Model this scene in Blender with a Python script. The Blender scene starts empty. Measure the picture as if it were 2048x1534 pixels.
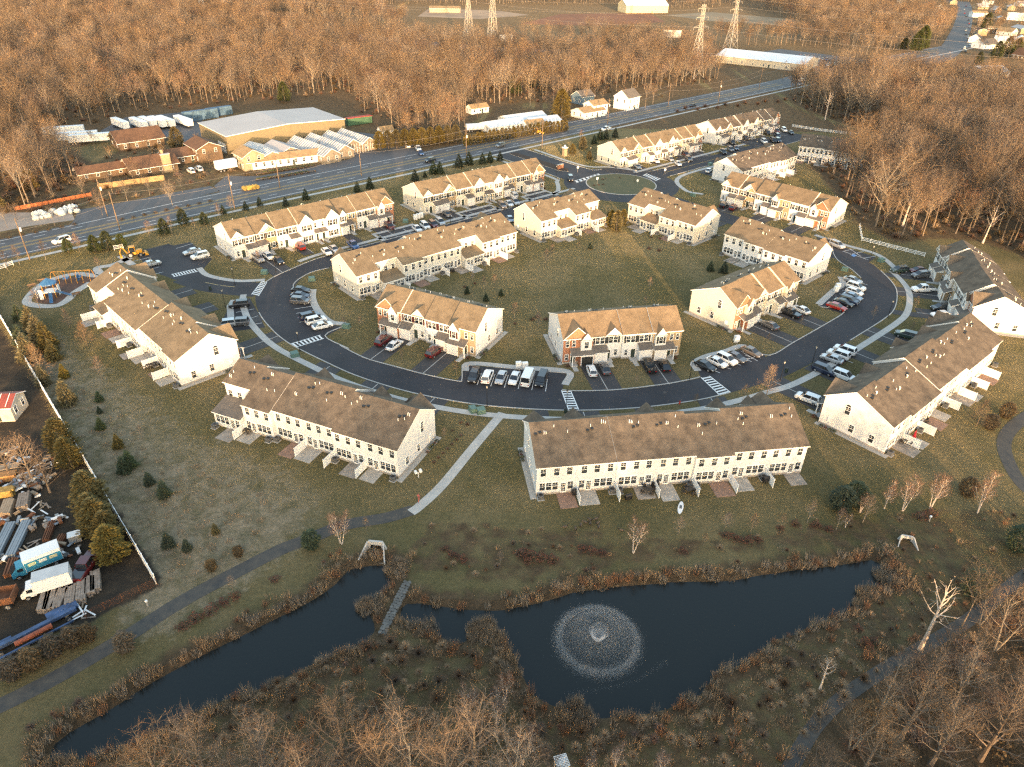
import bpy, math, random
import numpy as np
from mathutils import Vector, Matrix

# ------------------------------------------------------------------ camera, sky, sun, exposure
SC = bpy.context.scene
COL = SC.collection
R_ = math.radians
FPX, PITCH, ROLL, CAMH = 1421.0, R_(32.4), R_(1.14), 75.7      # focal length in photo pixels, tilt, roll, height (m)
_F = np.array([0, math.cos(PITCH), -math.sin(PITCH)])
_U0 = np.cross([1.0, 0, 0], _F)
_R = math.cos(ROLL) * np.array([1.0, 0, 0]) + math.sin(ROLL) * _U0
_U = -math.sin(ROLL) * np.array([1.0, 0, 0]) + math.cos(ROLL) * _U0

def gp(x, y, z=0.0):
    """photo pixel -> point on the horizontal plane at height z"""
    d = _F + _R * (x - 1024) / FPX - _U * (y - 767) / FPX
    t = (z - CAMH) / d[2]
    return (t * d[0], t * d[1])

cam = bpy.data.cameras.new('Camera')
cam_o = bpy.data.objects.new('Camera', cam)
COL.objects.link(cam_o)
cam.sensor_fit = 'HORIZONTAL'
cam.sensor_width = 36.0
cam.lens = FPX / 2048 * 36.0
cam.clip_start = 0.5
cam.clip_end = 12000
M = Matrix((( _R[0], _U[0], -_F[0], 0), (_R[1], _U[1], -_F[1], 0), (_R[2], _U[2], -_F[2], CAMH), (0, 0, 0, 1)))
cam_o.matrix_world = M
SC.camera = cam_o

SUN_EL = R_(6.0)
SUN_AZ = (0.139, -0.990)                 # horizontal direction towards the sun (behind the camera)
world = bpy.data.worlds.new('World')
SC.world = world
world.use_nodes = True
wn = world.node_tree
wn.nodes.clear()
sky = wn.nodes.new('ShaderNodeTexSky')
sky.sky_type = 'NISHITA'
sky.sun_disc = False
sky.sun_elevation = SUN_EL
sky.sun_rotation = math.atan2(SUN_AZ[0], SUN_AZ[1])
sky.air_density = 1.0
sky.dust_density = 2.0
sky.ozone_density = 0.55
bg = wn.nodes.new('ShaderNodeBackground')
bg.inputs['Strength'].default_value = 0.15
wo = wn.nodes.new('ShaderNodeOutputWorld')
wn.links.new(sky.outputs[0], bg.inputs['Color'])
wn.links.new(bg.outputs[0], wo.inputs['Surface'])

sun = bpy.data.lights.new('Sun', 'SUN')
sun.energy = 1.5
sun.angle = R_(0.6)
sun.color = (1.0, 0.64, 0.36)
sun_o = bpy.data.objects.new('Sun', sun)
COL.objects.link(sun_o)
sd = Vector((SUN_AZ[0] * math.cos(SUN_EL), SUN_AZ[1] * math.cos(SUN_EL), math.sin(SUN_EL)))
sun_o.rotation_euler = sd.to_track_quat('Z', 'Y').to_euler()

SC.view_settings.view_transform = 'Standard'
SC.view_settings.look = 'None'
SC.view_settings.gamma = 1.0
SC.view_settings.use_curve_mapping = False
SC.view_settings.exposure = 2.64
SC.cycles.max_bounces = 4
SC.cycles.diffuse_bounces = 2
SC.cycles.glossy_bounces = 2
SC.cycles.transmission_bounces = 2
SC.cycles.transparent_max_bounces = 8
SC.cycles.use_denoising = False
SC.cycles.use_adaptive_sampling = False
SC.cycles.sample_clamp_indirect = 2.0
SC.cycles.filter_width = 1.3

rnd = random.Random(7)

# ------------------------------------------------------------------ materials
MATS = {}
def mat(name, col, rough=0.8, var=0.0, scale=1.0, col2=None, bump=0.0, bscale=20.0, metal=0.0, coord='pos', spec=0.5, detail=4.0, stretch=None, wave=None, orand=0.0):
    if name in MATS: return MATS[name]
    m = bpy.data.materials.new(name)
    m.use_nodes = True
    nt = m.node_tree
    b = nt.nodes['Principled BSDF']
    b.inputs['Roughness'].default_value = rough
    b.inputs['Metallic'].default_value = metal
    b.inputs['Specular IOR Level'].default_value = spec
    b.inputs['Base Color'].default_value = (*col, 1)
    if var or col2 or bump or wave:
        if coord == 'pos':
            g = nt.nodes.new('ShaderNodeNewGeometry'); vec = g.outputs['Position']
        else:
            g = nt.nodes.new('ShaderNodeTexCoord'); vec = g.outputs['Object']
        if stretch:
            mp = nt.nodes.new('ShaderNodeMapping'); mp.inputs['Scale'].default_value = stretch
            nt.links.new(vec, mp.inputs['Vector']); vec = mp.outputs[0]
    if var or col2:
        n = nt.nodes.new('ShaderNodeTexNoise'); n.inputs['Scale'].default_value = scale; n.inputs['Detail'].default_value = detail
        n.inputs['Roughness'].default_value = 0.65
        nt.links.new(vec, n.inputs['Vector'])
        cr = nt.nodes.new('ShaderNodeValToRGB')
        c2 = col2 or tuple(min(1, c * (1 + var)) for c in col)
        c1 = col if col2 else tuple(c * (1 - var) for c in col)
        cr.color_ramp.elements[0].position = 0.32; cr.color_ramp.elements[1].position = 0.68
        cr.color_ramp.elements[0].color = (*c1, 1); cr.color_ramp.elements[1].color = (*c2, 1)
        nt.links.new(n.outputs['Fac'], cr.inputs[0])
        nt.links.new(cr.outputs[0], b.inputs['Base Color'])
    if bump or wave:
        bp = nt.nodes.new('ShaderNodeBump'); bp.inputs['Strength'].default_value = bump or 0.4; bp.inputs['Distance'].default_value = 0.05
        if wave:
            w = nt.nodes.new('ShaderNodeTexWave'); w.wave_type = 'BANDS'; w.bands_direction = wave[0]; w.wave_profile = 'SAW'; w.inputs['Scale'].default_value = wave[1]
            nt.links.new(vec, w.inputs['Vector']); nt.links.new(w.outputs['Fac'], bp.inputs['Height'])
        else:
            n2 = nt.nodes.new('ShaderNodeTexNoise'); n2.inputs['Scale'].default_value = bscale; n2.inputs['Detail'].default_value = 3
            nt.links.new(vec, n2.inputs['Vector']); nt.links.new(n2.outputs['Fac'], bp.inputs['Height'])
        nt.links.new(bp.outputs[0], b.inputs['Normal'])
    if orand:
        oi = nt.nodes.new('ShaderNodeObjectInfo'); hs = nt.nodes.new('ShaderNodeHueSaturation'); mr = nt.nodes.new('ShaderNodeMapRange'); mr.inputs['To Min'].default_value = 1 - orand; mr.inputs['To Max'].default_value = 1 + orand
        nt.links.new(oi.outputs['Random'], mr.inputs['Value']); nt.links.new(mr.outputs[0], hs.inputs['Value'])
        m2 = nt.nodes.new('ShaderNodeMath'); m2.operation = 'FRACT'; m3 = nt.nodes.new('ShaderNodeMath'); m3.operation = 'MULTIPLY'; m3.inputs[1].default_value = 7.31
        nt.links.new(oi.outputs['Random'], m3.inputs[0]); nt.links.new(m3.outputs[0], m2.inputs[0])
        ms = nt.nodes.new('ShaderNodeMapRange'); ms.inputs['To Min'].default_value = 0.72; ms.inputs['To Max'].default_value = 1.12; nt.links.new(m2.outputs[0], ms.inputs['Value']); nt.links.new(ms.outputs[0], hs.inputs['Saturation'])
        src = b.inputs['Base Color'].links[0].from_socket if b.inputs['Base Color'].links else None
        if src: nt.links.new(src, hs.inputs['Color'])
        else: hs.inputs['Color'].default_value = (*col, 1)
        nt.links.new(hs.outputs[0], b.inputs['Base Color'])
    MATS[name] = m
    return m

def shingle(name, c1, c2):
    """asphalt shingles: blotchy tabs, weather streaks and a fine course relief"""
    m = mat(name, c1, 0.95, col2=c2, scale=0.55, spec=0.15)
    nt = m.node_tree; b = nt.nodes['Principled BSDF']
    g = nt.nodes.new('ShaderNodeNewGeometry')
    br = nt.nodes.new('ShaderNodeTexNoise'); br.inputs['Scale'].default_value = 3.2; br.inputs['Detail'].default_value = 6; br.inputs['Roughness'].default_value = 0.8
    nt.links.new(g.outputs['Position'], br.inputs['Vector'])
    mx = nt.nodes.new('ShaderNodeMix'); mx.data_type = 'RGBA'; mx.blend_type = 'MULTIPLY'; mx.inputs[0].default_value = 0.75
    src = b.inputs['Base Color'].links[0].from_socket
    cr = nt.nodes.new('ShaderNodeValToRGB'); cr.color_ramp.elements[0].position = 0.3; cr.color_ramp.elements[1].position = 0.7
    cr.color_ramp.elements[0].color = (0.6, 0.6, 0.62, 1); cr.color_ramp.elements[1].color = (1.2, 1.18, 1.12, 1)
    nt.links.new(br.outputs['Fac'], cr.inputs[0])
    nt.links.new(src, mx.inputs[6]); nt.links.new(cr.outputs[0], mx.inputs[7])
    nt.links.new(mx.outputs[2], b.inputs['Base Color'])
    bp = nt.nodes.new('ShaderNodeBump'); bp.inputs['Strength'].default_value = 0.35; bp.inputs['Distance'].default_value = 0.04
    nt.links.new(br.outputs['Fac'], bp.inputs['Height']); nt.links.new(bp.outputs[0], b.inputs['Normal'])
    return m

SHINGLE = [shingle('roof_shingle_a', (0.150, 0.116, 0.078), (0.235, 0.182, 0.124)),
           shingle('roof_shingle_b', (0.088, 0.072, 0.058), (0.175, 0.14, 0.108)),
           shingle('roof_shingle_c', (0.155, 0.115, 0.076), (0.24, 0.178, 0.118))]
SHINGLE_DARK = shingle('porch_shingle', (0.115, 0.105, 0.098), (0.17, 0.15, 0.135))
SIDING = {'white': mat('siding_white', (0.64, 0.635, 0.63), 0.6, var=0.035, scale=0.8, wave=('Z', 1.6), bump=0.10),
          'cream': mat('siding_cream', (0.60, 0.55, 0.46), 0.65, var=0.035, scale=0.8, wave=('Z', 1.6), bump=0.10),
          'grey': mat('siding_grey', (0.52, 0.51, 0.47), 0.65, var=0.035, scale=0.8, wave=('Z', 1.6), bump=0.10)}
BRICK = mat('brick', (0.27, 0.115, 0.065), 0.9, col2=(0.38, 0.18, 0.105), scale=6.0, bump=0.5, bscale=14, detail=8)
STONE = mat('stone_veneer', (0.27, 0.20, 0.125), 0.9, col2=(0.40, 0.30, 0.19), scale=5.0, bump=0.5, bscale=9, detail=8)
TRIM = mat('white_trim', (0.80, 0.79, 0.77), 0.5)
VINYL = mat('white_vinyl', (0.80, 0.80, 0.79), 0.45, var=0.03, scale=0.6)
GLASS = mat('window_glass', (0.035, 0.042, 0.05), 0.08, var=0.6, scale=0.35, spec=0.9)
SHUTTER = mat('shutter_dark', (0.022, 0.026, 0.03), 0.6)
SHUTTER_RED = mat('shutter_maroon', (0.07, 0.018, 0.016), 0.6)
DOOR = mat('front_door', (0.025, 0.04, 0.033), 0.5)
GARAGE = mat('garage_door_white', (0.72, 0.69, 0.65), 0.55)
CONC = mat('concrete', (0.40, 0.385, 0.36), 0.9, var=0.12, scale=0.5, bump=0.15, bscale=8)
CONC2 = mat('patio_concrete', (0.34, 0.315, 0.28), 0.9, var=0.22, scale=0.9)
STONEBASE = mat('foundation_block', (0.30, 0.275, 0.25), 0.95, var=0.2, scale=2.0)
GRAVEL = mat('edging_gravel', (0.34, 0.32, 0.29), 0.95, var=0.25, scale=3.0, bump=0.4, bscale=15)
ASPH = mat('asphalt_new', (0.030, 0.029, 0.034), 0.85, var=0.30, scale=0.12, detail=9, bump=0.2, bscale=30)
ASPH_DRIVE = mat('asphalt_driveway', (0.048, 0.045, 0.046), 0.85, var=0.2, scale=0.3, bump=0.2, bscale=30)
ASPH_OLD = mat('asphalt_highway', (0.085, 0.087, 0.094), 0.85, var=0.14, scale=0.12, bump=0.15, bscale=20)
ASPH_TRAIL = mat('asphalt_trail', (0.045, 0.045, 0.045), 0.95, col2=(0.085, 0.075, 0.062), scale=0.8, bump=0.2, bscale=20)
PAINT_W = mat('road_paint_white', (0.72, 0.72, 0.70), 0.7, var=0.12, scale=1.5)
PAINT_Y = mat('road_paint_yellow', (0.62, 0.40, 0.08), 0.7, var=0.12, scale=1.5)
PAINT_B = mat('road_paint_blue', (0.10, 0.22, 0.45), 0.7)
PVC = mat('vent_pvc', (0.82, 0.80, 0.76), 0.5)
VENT_SHADE = mat('vent_and_shade_black', (0.02, 0.02, 0.02), 0.6)
ACGREY = mat('condenser_grey', (0.11, 0.115, 0.12), 0.6)
BLACKM = mat('black_metal', (0.015, 0.015, 0.017), 0.5)
STEEL = mat('galvanised_steel', (0.38, 0.36, 0.33), 0.5, metal=0.2)
WOODPOLE = mat('weathered_pole', (0.16, 0.115, 0.08), 0.9, var=0.2, scale=1.0)
MULCH = mat('mulch', (0.045, 0.027, 0.018), 1.0, var=0.3, scale=2.0)
WHITEM = mat('white_metal', (0.74, 0.74, 0.73), 0.5, var=0.04, scale=0.4)
BARK = [mat('bark_tan', (0.18, 0.135, 0.095), 0.95, var=0.3, scale=1.5, orand=0.32), mat('bark_brown', (0.14, 0.105, 0.076), 0.95, var=0.3, scale=1.5, orand=0.32), mat('bark_grey', (0.20, 0.165, 0.125), 0.95, var=0.25, scale=1.5, orand=0.32)]
TWIG = [mat('twig_tan', (0.175, 0.108, 0.060), 0.95, var=0.25, scale=0.05, orand=0.32), mat('twig_brown', (0.125, 0.080, 0.047), 0.95, var=0.25, scale=0.05, orand=0.32), mat('twig_red', (0.155, 0.085, 0.054), 0.95, var=0.25, scale=0.05, orand=0.32)]
BARK_BIRCH = mat('bark_birch', (0.52, 0.43, 0.36), 0.9, var=0.25, scale=1.5)
NEEDLE = [mat('needle_green', (0.045, 0.06, 0.018), 0.85, col2=(0.085, 0.095, 0.03), scale=1.5, orand=0.25), mat('needle_dark', (0.028, 0.042, 0.018), 0.85, col2=(0.055, 0.07, 0.026), scale=1.5, orand=0.25),
          mat('needle_gold', (0.11, 0.085, 0.02), 0.85, col2=(0.17, 0.125, 0.03), scale=1.5, orand=0.25), mat('needle_rust', (0.075, 0.05, 0.022), 0.85, col2=(0.12, 0.075, 0.03), scale=1.5, orand=0.25)]
REED = [mat('reed_tan', (0.36, 0.26, 0.165), 0.95, col2=(0.24, 0.165, 0.10), scale=0.6), mat('reed_rust', (0.27, 0.145, 0.078), 0.95, col2=(0.18, 0.10, 0.06), scale=0.6), mat('reed_grey', (0.29, 0.24, 0.185), 0.95, col2=(0.19, 0.155, 0.12), scale=0.6)]
SHRUB_RED = mat('shrub_red_brown', (0.075, 0.03, 0.022), 0.95, col2=(0.13, 0.05, 0.03), scale=1.2)
LEAF_PALE = mat('leaf_pale', (0.30, 0.24, 0.12), 0.9, col2=(0.42, 0.34, 0.19), scale=2.0)

# ------------------------------------------------------------------ mesh helpers
class MB:
    def __init__(s): s.v = []; s.f = []; s.m = []
    def poly(s, pts, m=0):
        n = len(s.v); s.v.extend([tuple(p) for p in pts]); s.f.append(tuple(range(n, n + len(pts)))); s.m.append(m); return s
    def box(s, x0, x1, y0, y1, z0, z1, m=0, mtop=None):
        n = len(s.v)
        s.v += [(x0, y0, z0), (x1, y0, z0), (x1, y1, z0), (x0, y1, z0), (x0, y0, z1), (x1, y0, z1), (x1, y1, z1), (x0, y1, z1)]
        for q, k in (((0, 3, 2, 1), m), ((4, 5, 6, 7), m if mtop is None else mtop), ((0, 1, 5, 4), m), ((1, 2, 6, 5), m), ((2, 3, 7, 6), m), ((3, 0, 4, 7), m)):
            s.f.append(tuple(n + i for i in q)); s.m.append(k)
        return s
    def obox(s, cx, cy, z0, z1, lx, ly, a=0, m=0):
        c, q = math.cos(a), math.sin(a); n = len(s.v)
        for z in (z0, z1):
            for ux, uy in ((-1, -1), (1, -1), (1, 1), (-1, 1)):
                x, y = ux * lx / 2, uy * ly / 2
                s.v.append((cx + x * c - y * q, cy + x * q + y * c, z))
        for f in ((0, 3, 2, 1), (4, 5, 6, 7), (0, 1, 5, 4), (1, 2, 6, 5), (2, 3, 7, 6), (3, 0, 4, 7)):
            s.f.append(tuple(n + i for i in f)); s.m.append(m)
        return s
    def prism(s, prof, axis_pts, m=0, mends=None):
        """loft a closed list of 3-D points (prof at start, same count at end)"""
        a, b = prof, axis_pts; n = len(s.v); k = len(a)
        s.v += [tuple(p) for p in a] + [tuple(p) for p in b]
        for i in range(k):
            j = (i + 1) % k
            s.f.append((n + i, n + j, n + k + j, n + k + i)); s.m.append(m[i] if isinstance(m, (list, tuple)) else m)
        me = mends if mends is not None else (m if not isinstance(m, (list, tuple)) else m[0])
        s.f.append(tuple(n + i for i in reversed(range(k)))); s.m.append(me)
        s.f.append(tuple(n + k + i for i in range(k))); s.m.append(me)
        return s
    def slab(s, pts, t, m=0, mside=None):
        lo = [(p[0], p[1], p[2] - t) for p in pts]
        k = len(pts); n = len(s.v); ms = m if mside is None else mside
        s.v += [tuple(p) for p in pts] + lo
        s.f.append(tuple(range(n, n + k))); s.m.append(m)
        s.f.append(tuple(n + k + i for i in reversed(range(k)))); s.m.append(ms)
        for i in range(k):
            j = (i + 1) % k
            s.f.append((n + i, n + k + i, n + k + j, n + j)); s.m.append(ms)
        return s
    def tube(s, path, rad, k=5, m=0, cap=True):
        n0 = len(s.v); P = [Vector(p) for p in path]
        for i, p in enumerate(P):
            d = (P[min(i + 1, len(P) - 1)] - P[max(i - 1, 0)])
            d = d.normalized() if d.length > 1e-9 else Vector((0, 0, 1))
            u = d.cross(Vector((0.31, 0.95, 0.02) if abs(d.z) > 0.8 else (0, 0, 1))).normalized(); w = d.cross(u)
            for j in range(k):
                a = 2 * math.pi * j / k
                q = p + (u * math.cos(a) + w * math.sin(a)) * rad[i]
                s.v.append((q.x, q.y, q.z))
        for i in range(len(P) - 1):
            for j in range(k):
                a, b = n0 + i * k + j, n0 + i * k + (j + 1) % k
                s.f.append((a, b, b + k, a + k)); s.m.append(m)
        if cap:
            s.f.append(tuple(n0 + j for j in reversed(range(k)))); s.m.append(m)
            e = n0 + (len(P) - 1) * k
            s.f.append(tuple(e + j for j in range(k))); s.m.append(m)
        return s
    def ball(s, c, r, m=0, nu=8, nv=5):
        n0 = len(s.v); rx, ry, rz = r if isinstance(r, (tuple, list)) else (r, r, r)
        s.v.append((c[0], c[1], c[2] - rz))
        for i in range(1, nv):
            t = -math.pi / 2 + math.pi * i / nv
            for j in range(nu):
                a = 2 * math.pi * j / nu
                s.v.append((c[0] + rx * math.cos(t) * math.cos(a), c[1] + ry * math.cos(t) * math.sin(a), c[2] + rz * math.sin(t)))
        s.v.append((c[0], c[1], c[2] + rz)); top = len(s.v) - 1
        for j in range(nu):
            s.f.append((n0, n0 + 1 + (j + 1) % nu, n0 + 1 + j)); s.m.append(m)
            for i in range(nv - 2):
                a = n0 + 1 + i * nu + j; b = n0 + 1 + i * nu + (j + 1) % nu
                s.f.append((a, b, b + nu, a + nu)); s.m.append(m)
            e = n0 + 1 + (nv - 2) * nu
            s.f.append((e + j, e + (j + 1) % nu, top)); s.m.append(m)
        return s
    def mesh(s, name, *mats, smooth=False):
        me = bpy.data.meshes.new(name)
        me.from_pydata(s.v, [], s.f)
        for q in mats: me.materials.append(q)
        if len(mats) > 1: me.polygons.foreach_set('material_index', s.m)
        if smooth: me.polygons.foreach_set('use_smooth', [True] * len(s.f))
        me.update()
        return me

def obj(name, me, parent=None, loc=(0, 0, 0), rz=0.0, sc=None):
    o = bpy.data.objects.new(name, me)
    COL.objects.link(o)
    if parent is not None: o.parent = parent
    o.location = loc
    if rz: o.rotation_euler = (0, 0, rz)
    if sc is not None: o.scale = (sc, sc, sc) if not isinstance(sc, (tuple, list)) else sc
    return o
def tag(o, label, cat, group=None):
    o['label'] = label; o['category'] = cat
    if group: o['group'] = group
    return o
def thing(name, label, cat, loc=(0, 0, 0), rz=0.0, group=None):
    return tag(obj(name, None, None, loc, rz), label, cat, group)
def struct(o, kind='structure'):
    o['kind'] = kind; return o
def crom(P, n=8, closed=False):
    """Catmull-Rom through 2-D points"""
    P = [np.array(p, float) for p in P]; out = []
    m = len(P)
    for i in range(m if closed else m - 1):
        p0 = P[(i - 1) % m] if closed or i > 0 else 2 * P[0] - P[1]
        p1, p2 = P[i], P[(i + 1) % m]
        p3 = P[(i + 2) % m] if closed or i + 2 < m else 2 * P[-1] - P[-2]
        for k in range(n):
            t = k / n
            out.append(tuple(0.5 * (2 * p1 + (p2 - p0) * t + (2 * p0 - 5 * p1 + 4 * p2 - p3) * t * t + (3 * p1 - p0 - 3 * p2 + p3) * t ** 3)))
    if not closed: out.append(tuple(P[-1]))
    return out
PAVED = []
def sheet(name, pts, z, m, kind='structure'):
    PAVED.append(list(pts))
    a = sum(pts[i - 1][0] * pts[i][1] - pts[i][0] * pts[i - 1][1] for i in range(len(pts)))
    if a < 0: pts = pts[::-1]
    return struct(obj(name, MB().poly([(p[0], p[1], z) for p in pts]).mesh(name, m)), kind)
def strip_mb(L, Rr, z, mb=None):
    mb = mb or MB(); n = len(mb.v)
    for a, b in zip(L, Rr): mb.v += [(a[0], a[1], z), (b[0], b[1], z)]
    for i in range(len(L) - 1):
        mb.f.append((n + 2 * i, n + 2 * i + 1, n + 2 * i + 3, n + 2 * i + 2)); mb.m.append(0)
    return mb
def offs(P, d):
    out = []
    for i, p in enumerate(P):
        a = P[max(i - 1, 0)]; b = P[min(i + 1, len(P) - 1)]
        t = np.array([b[0] - a[0], b[1] - a[1]]); t = t / (np.linalg.norm(t) + 1e-9)
        out.append((p[0] - t[1] * d, p[1] + t[0] * d))      # d>0: left
    return out
def ribbon(name, P, w, z, m, kind='structure'):
    L_, Q_ = offs(P, -w / 2), offs(P, w / 2)
    for i in range(0, len(P) - 1, 6): PAVED.append(L_[i:i + 7] + Q_[i:i + 7][::-1])
    return struct(obj(name, strip_mb(offs(P, -w / 2), offs(P, w / 2), z).mesh(name, m)), kind)
def kerb(P, w=0.22, h=0.12, z=0.0):
    L, Q = offs(P, -w / 2), offs(P, w / 2); mb = MB()
    strip_mb(L, Q, z + h, mb)
    for A, s in ((L, 1), (Q, -1)):
        n = len(mb.v)
        for a in A: mb.v += [(a[0], a[1], z), (a[0], a[1], z + h)]
        for i in range(len(A) - 1):
            q = (n + 2 * i, n + 2 * i + 2, n + 2 * i + 3, n + 2 * i + 1)
            mb.f.append(q if s > 0 else q[::-1]); mb.m.append(0)
    return struct(obj('kerb', mb.mesh('kerb', CONC)))
def G(*P, z=0.0): return [gp(x, y, z) for x, y in P]
def inside(poly, X, Y):
    r = np.zeros(X.shape, bool); n = len(poly); j = n - 1
    for i in range(n):
        xi, yi = poly[i]; xj, yj = poly[j]
        c = ((yi > Y) != (yj > Y)) & (X < (xj - xi) * (Y - yi) / (yj - yi + 1e-12) + xi)
        r ^= c; j = i
    return r
def sdist(poly, X, Y, closed=True):
    d = np.full(X.shape, 1e9); n = len(poly)
    for i in range(n if closed else n - 1):
        ax, ay = poly[i]; bx, by = poly[(i + 1) % n]
        dx, dy = bx - ax, by - ay; L = dx * dx + dy * dy + 1e-9
        t = np.clip(((X - ax) * dx + (Y - ay) * dy) / L, 0, 1)
        d = np.minimum(d, np.hypot(X - ax - t * dx, Y - ay - t * dy))
    return d

# ------------------------------------------------------------------ the lie of the land (traced, bar the unseen WOOD_S, from the photo on the ground plane)
_d = np.array([0.756, 0.655]); _n = np.array([0.655, -0.756]); _o = np.array([-78.4, 182.3])
def SF(along, across): return tuple(_o + _d * along + _n * across)

POND_L = G((702, 1140), (775, 1132), (778, 1168), (752, 1195), (738, 1222), (748, 1258), (722, 1290), (660, 1312), (600, 1340), (520, 1376), (440, 1402), (380, 1428), (300, 1470), (230, 1500), (110, 1520),
           (120, 1480), (225, 1418), (290, 1375), (380, 1325), (470, 1280), (560, 1235), (620, 1205), (665, 1175), (688, 1152), z=-0.5)
POND_M = G((820, 1206), (911, 1219), (1000, 1222), (1031, 1216), (1093, 1204), (1155, 1185), (1258, 1173), (1348, 1166), (1451, 1164), (1521, 1152), (1604, 1140), (1687, 1131), (1745, 1121), (1765, 1138),
           (1786, 1164), (1761, 1175), (1720, 1189), (1695, 1222), (1629, 1247), (1579, 1272), (1546, 1280), (1488, 1325), (1431, 1346), (1402, 1387), (1369, 1396), (1325, 1420), (1217, 1434), (1159, 1438),
           (1134, 1420), (1077, 1396), (1060, 1379), (1039, 1334), (1023, 1297), (1006, 1272), (990, 1252), (969, 1248), (944, 1275), (911, 1286), (866, 1264), (825, 1243), (802, 1239), (806, 1216), z=-0.5)
PONDS = [crom(POND_L, 4, True), crom(POND_M, 4, True)]

# woods (ground outlines)
WOOD_N = [SF(-260, -70)] + G((-150, 330), (0, 300), (85, 275), (222, 252), (385, 226), (560, 216), (700, 216), (745, 245), (760, 285), (850, 303), (925, 290), (930, 252), (975, 212), (1090, 206), (1150, 226), (1210, 200), (1300, 190), (1330, 178), (1420, 165), (1500, 140), (1440, 118), (1310, 112), (1110, 118), (1000, 112), (760, 92), (620, 68), (560, 45), (420, 30), (200, 18), (-300, 40))
WOOD_FAR = G((600, 40), (660, 48), (790, 60), (830, 50), (700, 20), (780, 2), (300, 2), (150, 8))
WOOD_FAR2 = G((1000, 98), (1330, 108), (1380, 88), (1480, 96), (1600, 90), (1560, 82), (1310, 85), (1080, 86), (960, 84), (850, 84))
WOOD_TOWN = G((1935, 112), (1945, 30), (1935, -5), (2400, 0), (2400, 150), (2060, 140), (2000, 118))
WOOD_NE = G((1520, 100), (1620, 92), (1650, 112), (1900, 108), (1915, 40), (1700, 8), (1500, 12), (1620, 60), (1660, 62), (1560, 78))
WOOD_E = G((1600, 214), (1575, 190), (1660, 172), (1760, 168), (1960, 176), (2048, 196), (2400, 240), (2600, 700), (2200, 620), (2048, 508), (1960, 478), (1862, 470), (1790, 482), (1718, 446), (1690, 400), (1652, 352), (1622, 336), (1630, 326), (1740, 324), (1760, 270), (1700, 250))
WOOD_SE = G((2300, 1060), (2120, 1100), (2060, 1150), (1990, 1215), (1900, 1265), (1790, 1330), (1720, 1390), (1690, 1450), (1640, 1530), (1620, 1700), (2600, 1700))
WOOD_S = [(-160, 34), (-70, 33), (-40, 38), (-20, 41), (0, 38), (14, 33), (30, 34), (60, 36), (90, 40), (190, 60), (190, -70), (-160, -70)]  # unseen wood behind the camera, its depth set for the shade it casts
WOOD_NW = G((-400, 430), (0, 318), (120, 290), (175, 330), (150, 365), (105, 400), (50, 425), (0, 428), (-400, 520))
WOOD_TOP = G((-300, 30), (100, 8), (420, 24), (600, 34), (700, 14), (840, 10), (1240, 10), (1330, 18), (1420, 16), (1500, 8), (1900, 4), (2300, 10), (2600, -45), (1000, -45), (-900, -35))
ROUGH = G((300, 1500), (480, 1405), (640, 1318), (760, 1275), (900, 1295), (1010, 1300), (1050, 1400), (1130, 1450), (1330, 1440), (1450, 1395), (1560, 1320), (1740, 1220), (1800, 1120), (1700, 1090), (1560, 1095), (1300, 1120), (1050, 1160), (860, 1150), (800, 1120), (860, 1040), (1400, 1080), (1700, 1040), (1830, 1020), (2000, 1020), (2100, 1060), (1960, 1200), (1700, 1380), (1620, 1540), (300, 1560))
YARDS = G((-300, 470), (60, 400), (240, 300), (390, 215), (700, 205), (930, 250), (1330, 185), (1330, 215), (1000, 280), (830, 308), (440, 385), (0, 480))
WOOD_W = [SF(-150, -40), SF(-62, -24)] + G((-30, 560), (-20, 650), (-80, 700)) + [(-260, 90)]
EXCL = []

def fine(lo, hi, step, far, k=24):
    a = list(np.arange(lo, hi + 1e-6, step)); g = [1.0]
    b = np.geomspace(step * 2, far, k)
    return np.array(sorted([lo - q for q in b] + a + [hi + q for q in b]))
xs = fine(-150, 160, 1.3, 5000); ys = fine(26, 330, 1.3, 5000, 30)
X, Y = np.meshgrid(xs, ys)
Z = np.zeros(X.shape)
near = (np.abs(X) < 150) & (Y > 20) & (Y < 110)
pw = np.zeros(X.shape)
for P in PONDS:
    d = np.where(near, 0, 99.0)
    dd = sdist(P, X[near], Y[near]); ins = inside(P, X[near], Y[near])
    s = np.where(ins, dd, -dd)
    depth = np.clip((s + 1.2) / 2.6, 0, 1)
    z = -1.25 * (depth * depth * (3 - 2 * depth))
    zz = Z[near]; Z[near] = np.minimum(zz, z)
    q = pw[near]; pw[near] = np.maximum(q, np.clip(1 - np.maximum(-s, 0) / 5.0, 0, 1))
# gentle swell of the lawns outside roads is left flat; banks only
cover = np.zeros(X.shape + (4,)); cover[..., 3] = 1
fl = lambda polys: np.maximum.reduce([np.where(inside(p, X, Y), 1.0, np.clip(1 - sdist(p, X, Y) / 5.0, 0, 1) * 0.9) for p in polys])
cover[..., 0] = np.maximum(fl([WOOD_N, WOOD_FAR, WOOD_FAR2, WOOD_NE, WOOD_E, WOOD_SE, WOOD_S, WOOD_W, WOOD_NW, WOOD_TOP]), pw)
cover[..., 0] = np.maximum(cover[..., 0], np.where(inside(ROUGH, X, Y), 0.55, 0)); cover[..., 0] = np.maximum(cover[..., 0], np.where(inside(YARDS, X, Y), 0.62, 0))
outer = (Y > 340) | (X < -175) | (X > 200)
cover[..., 0] = np.where(outer & (cover[..., 0] < 0.05), 0.75, cover[..., 0])
MEADOW = G((60, 690), (150, 760), (330, 905), (470, 960), (560, 1010), (520, 1075), (330, 1200), (300, 1160), (150, 850), (40, 700))
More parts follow.
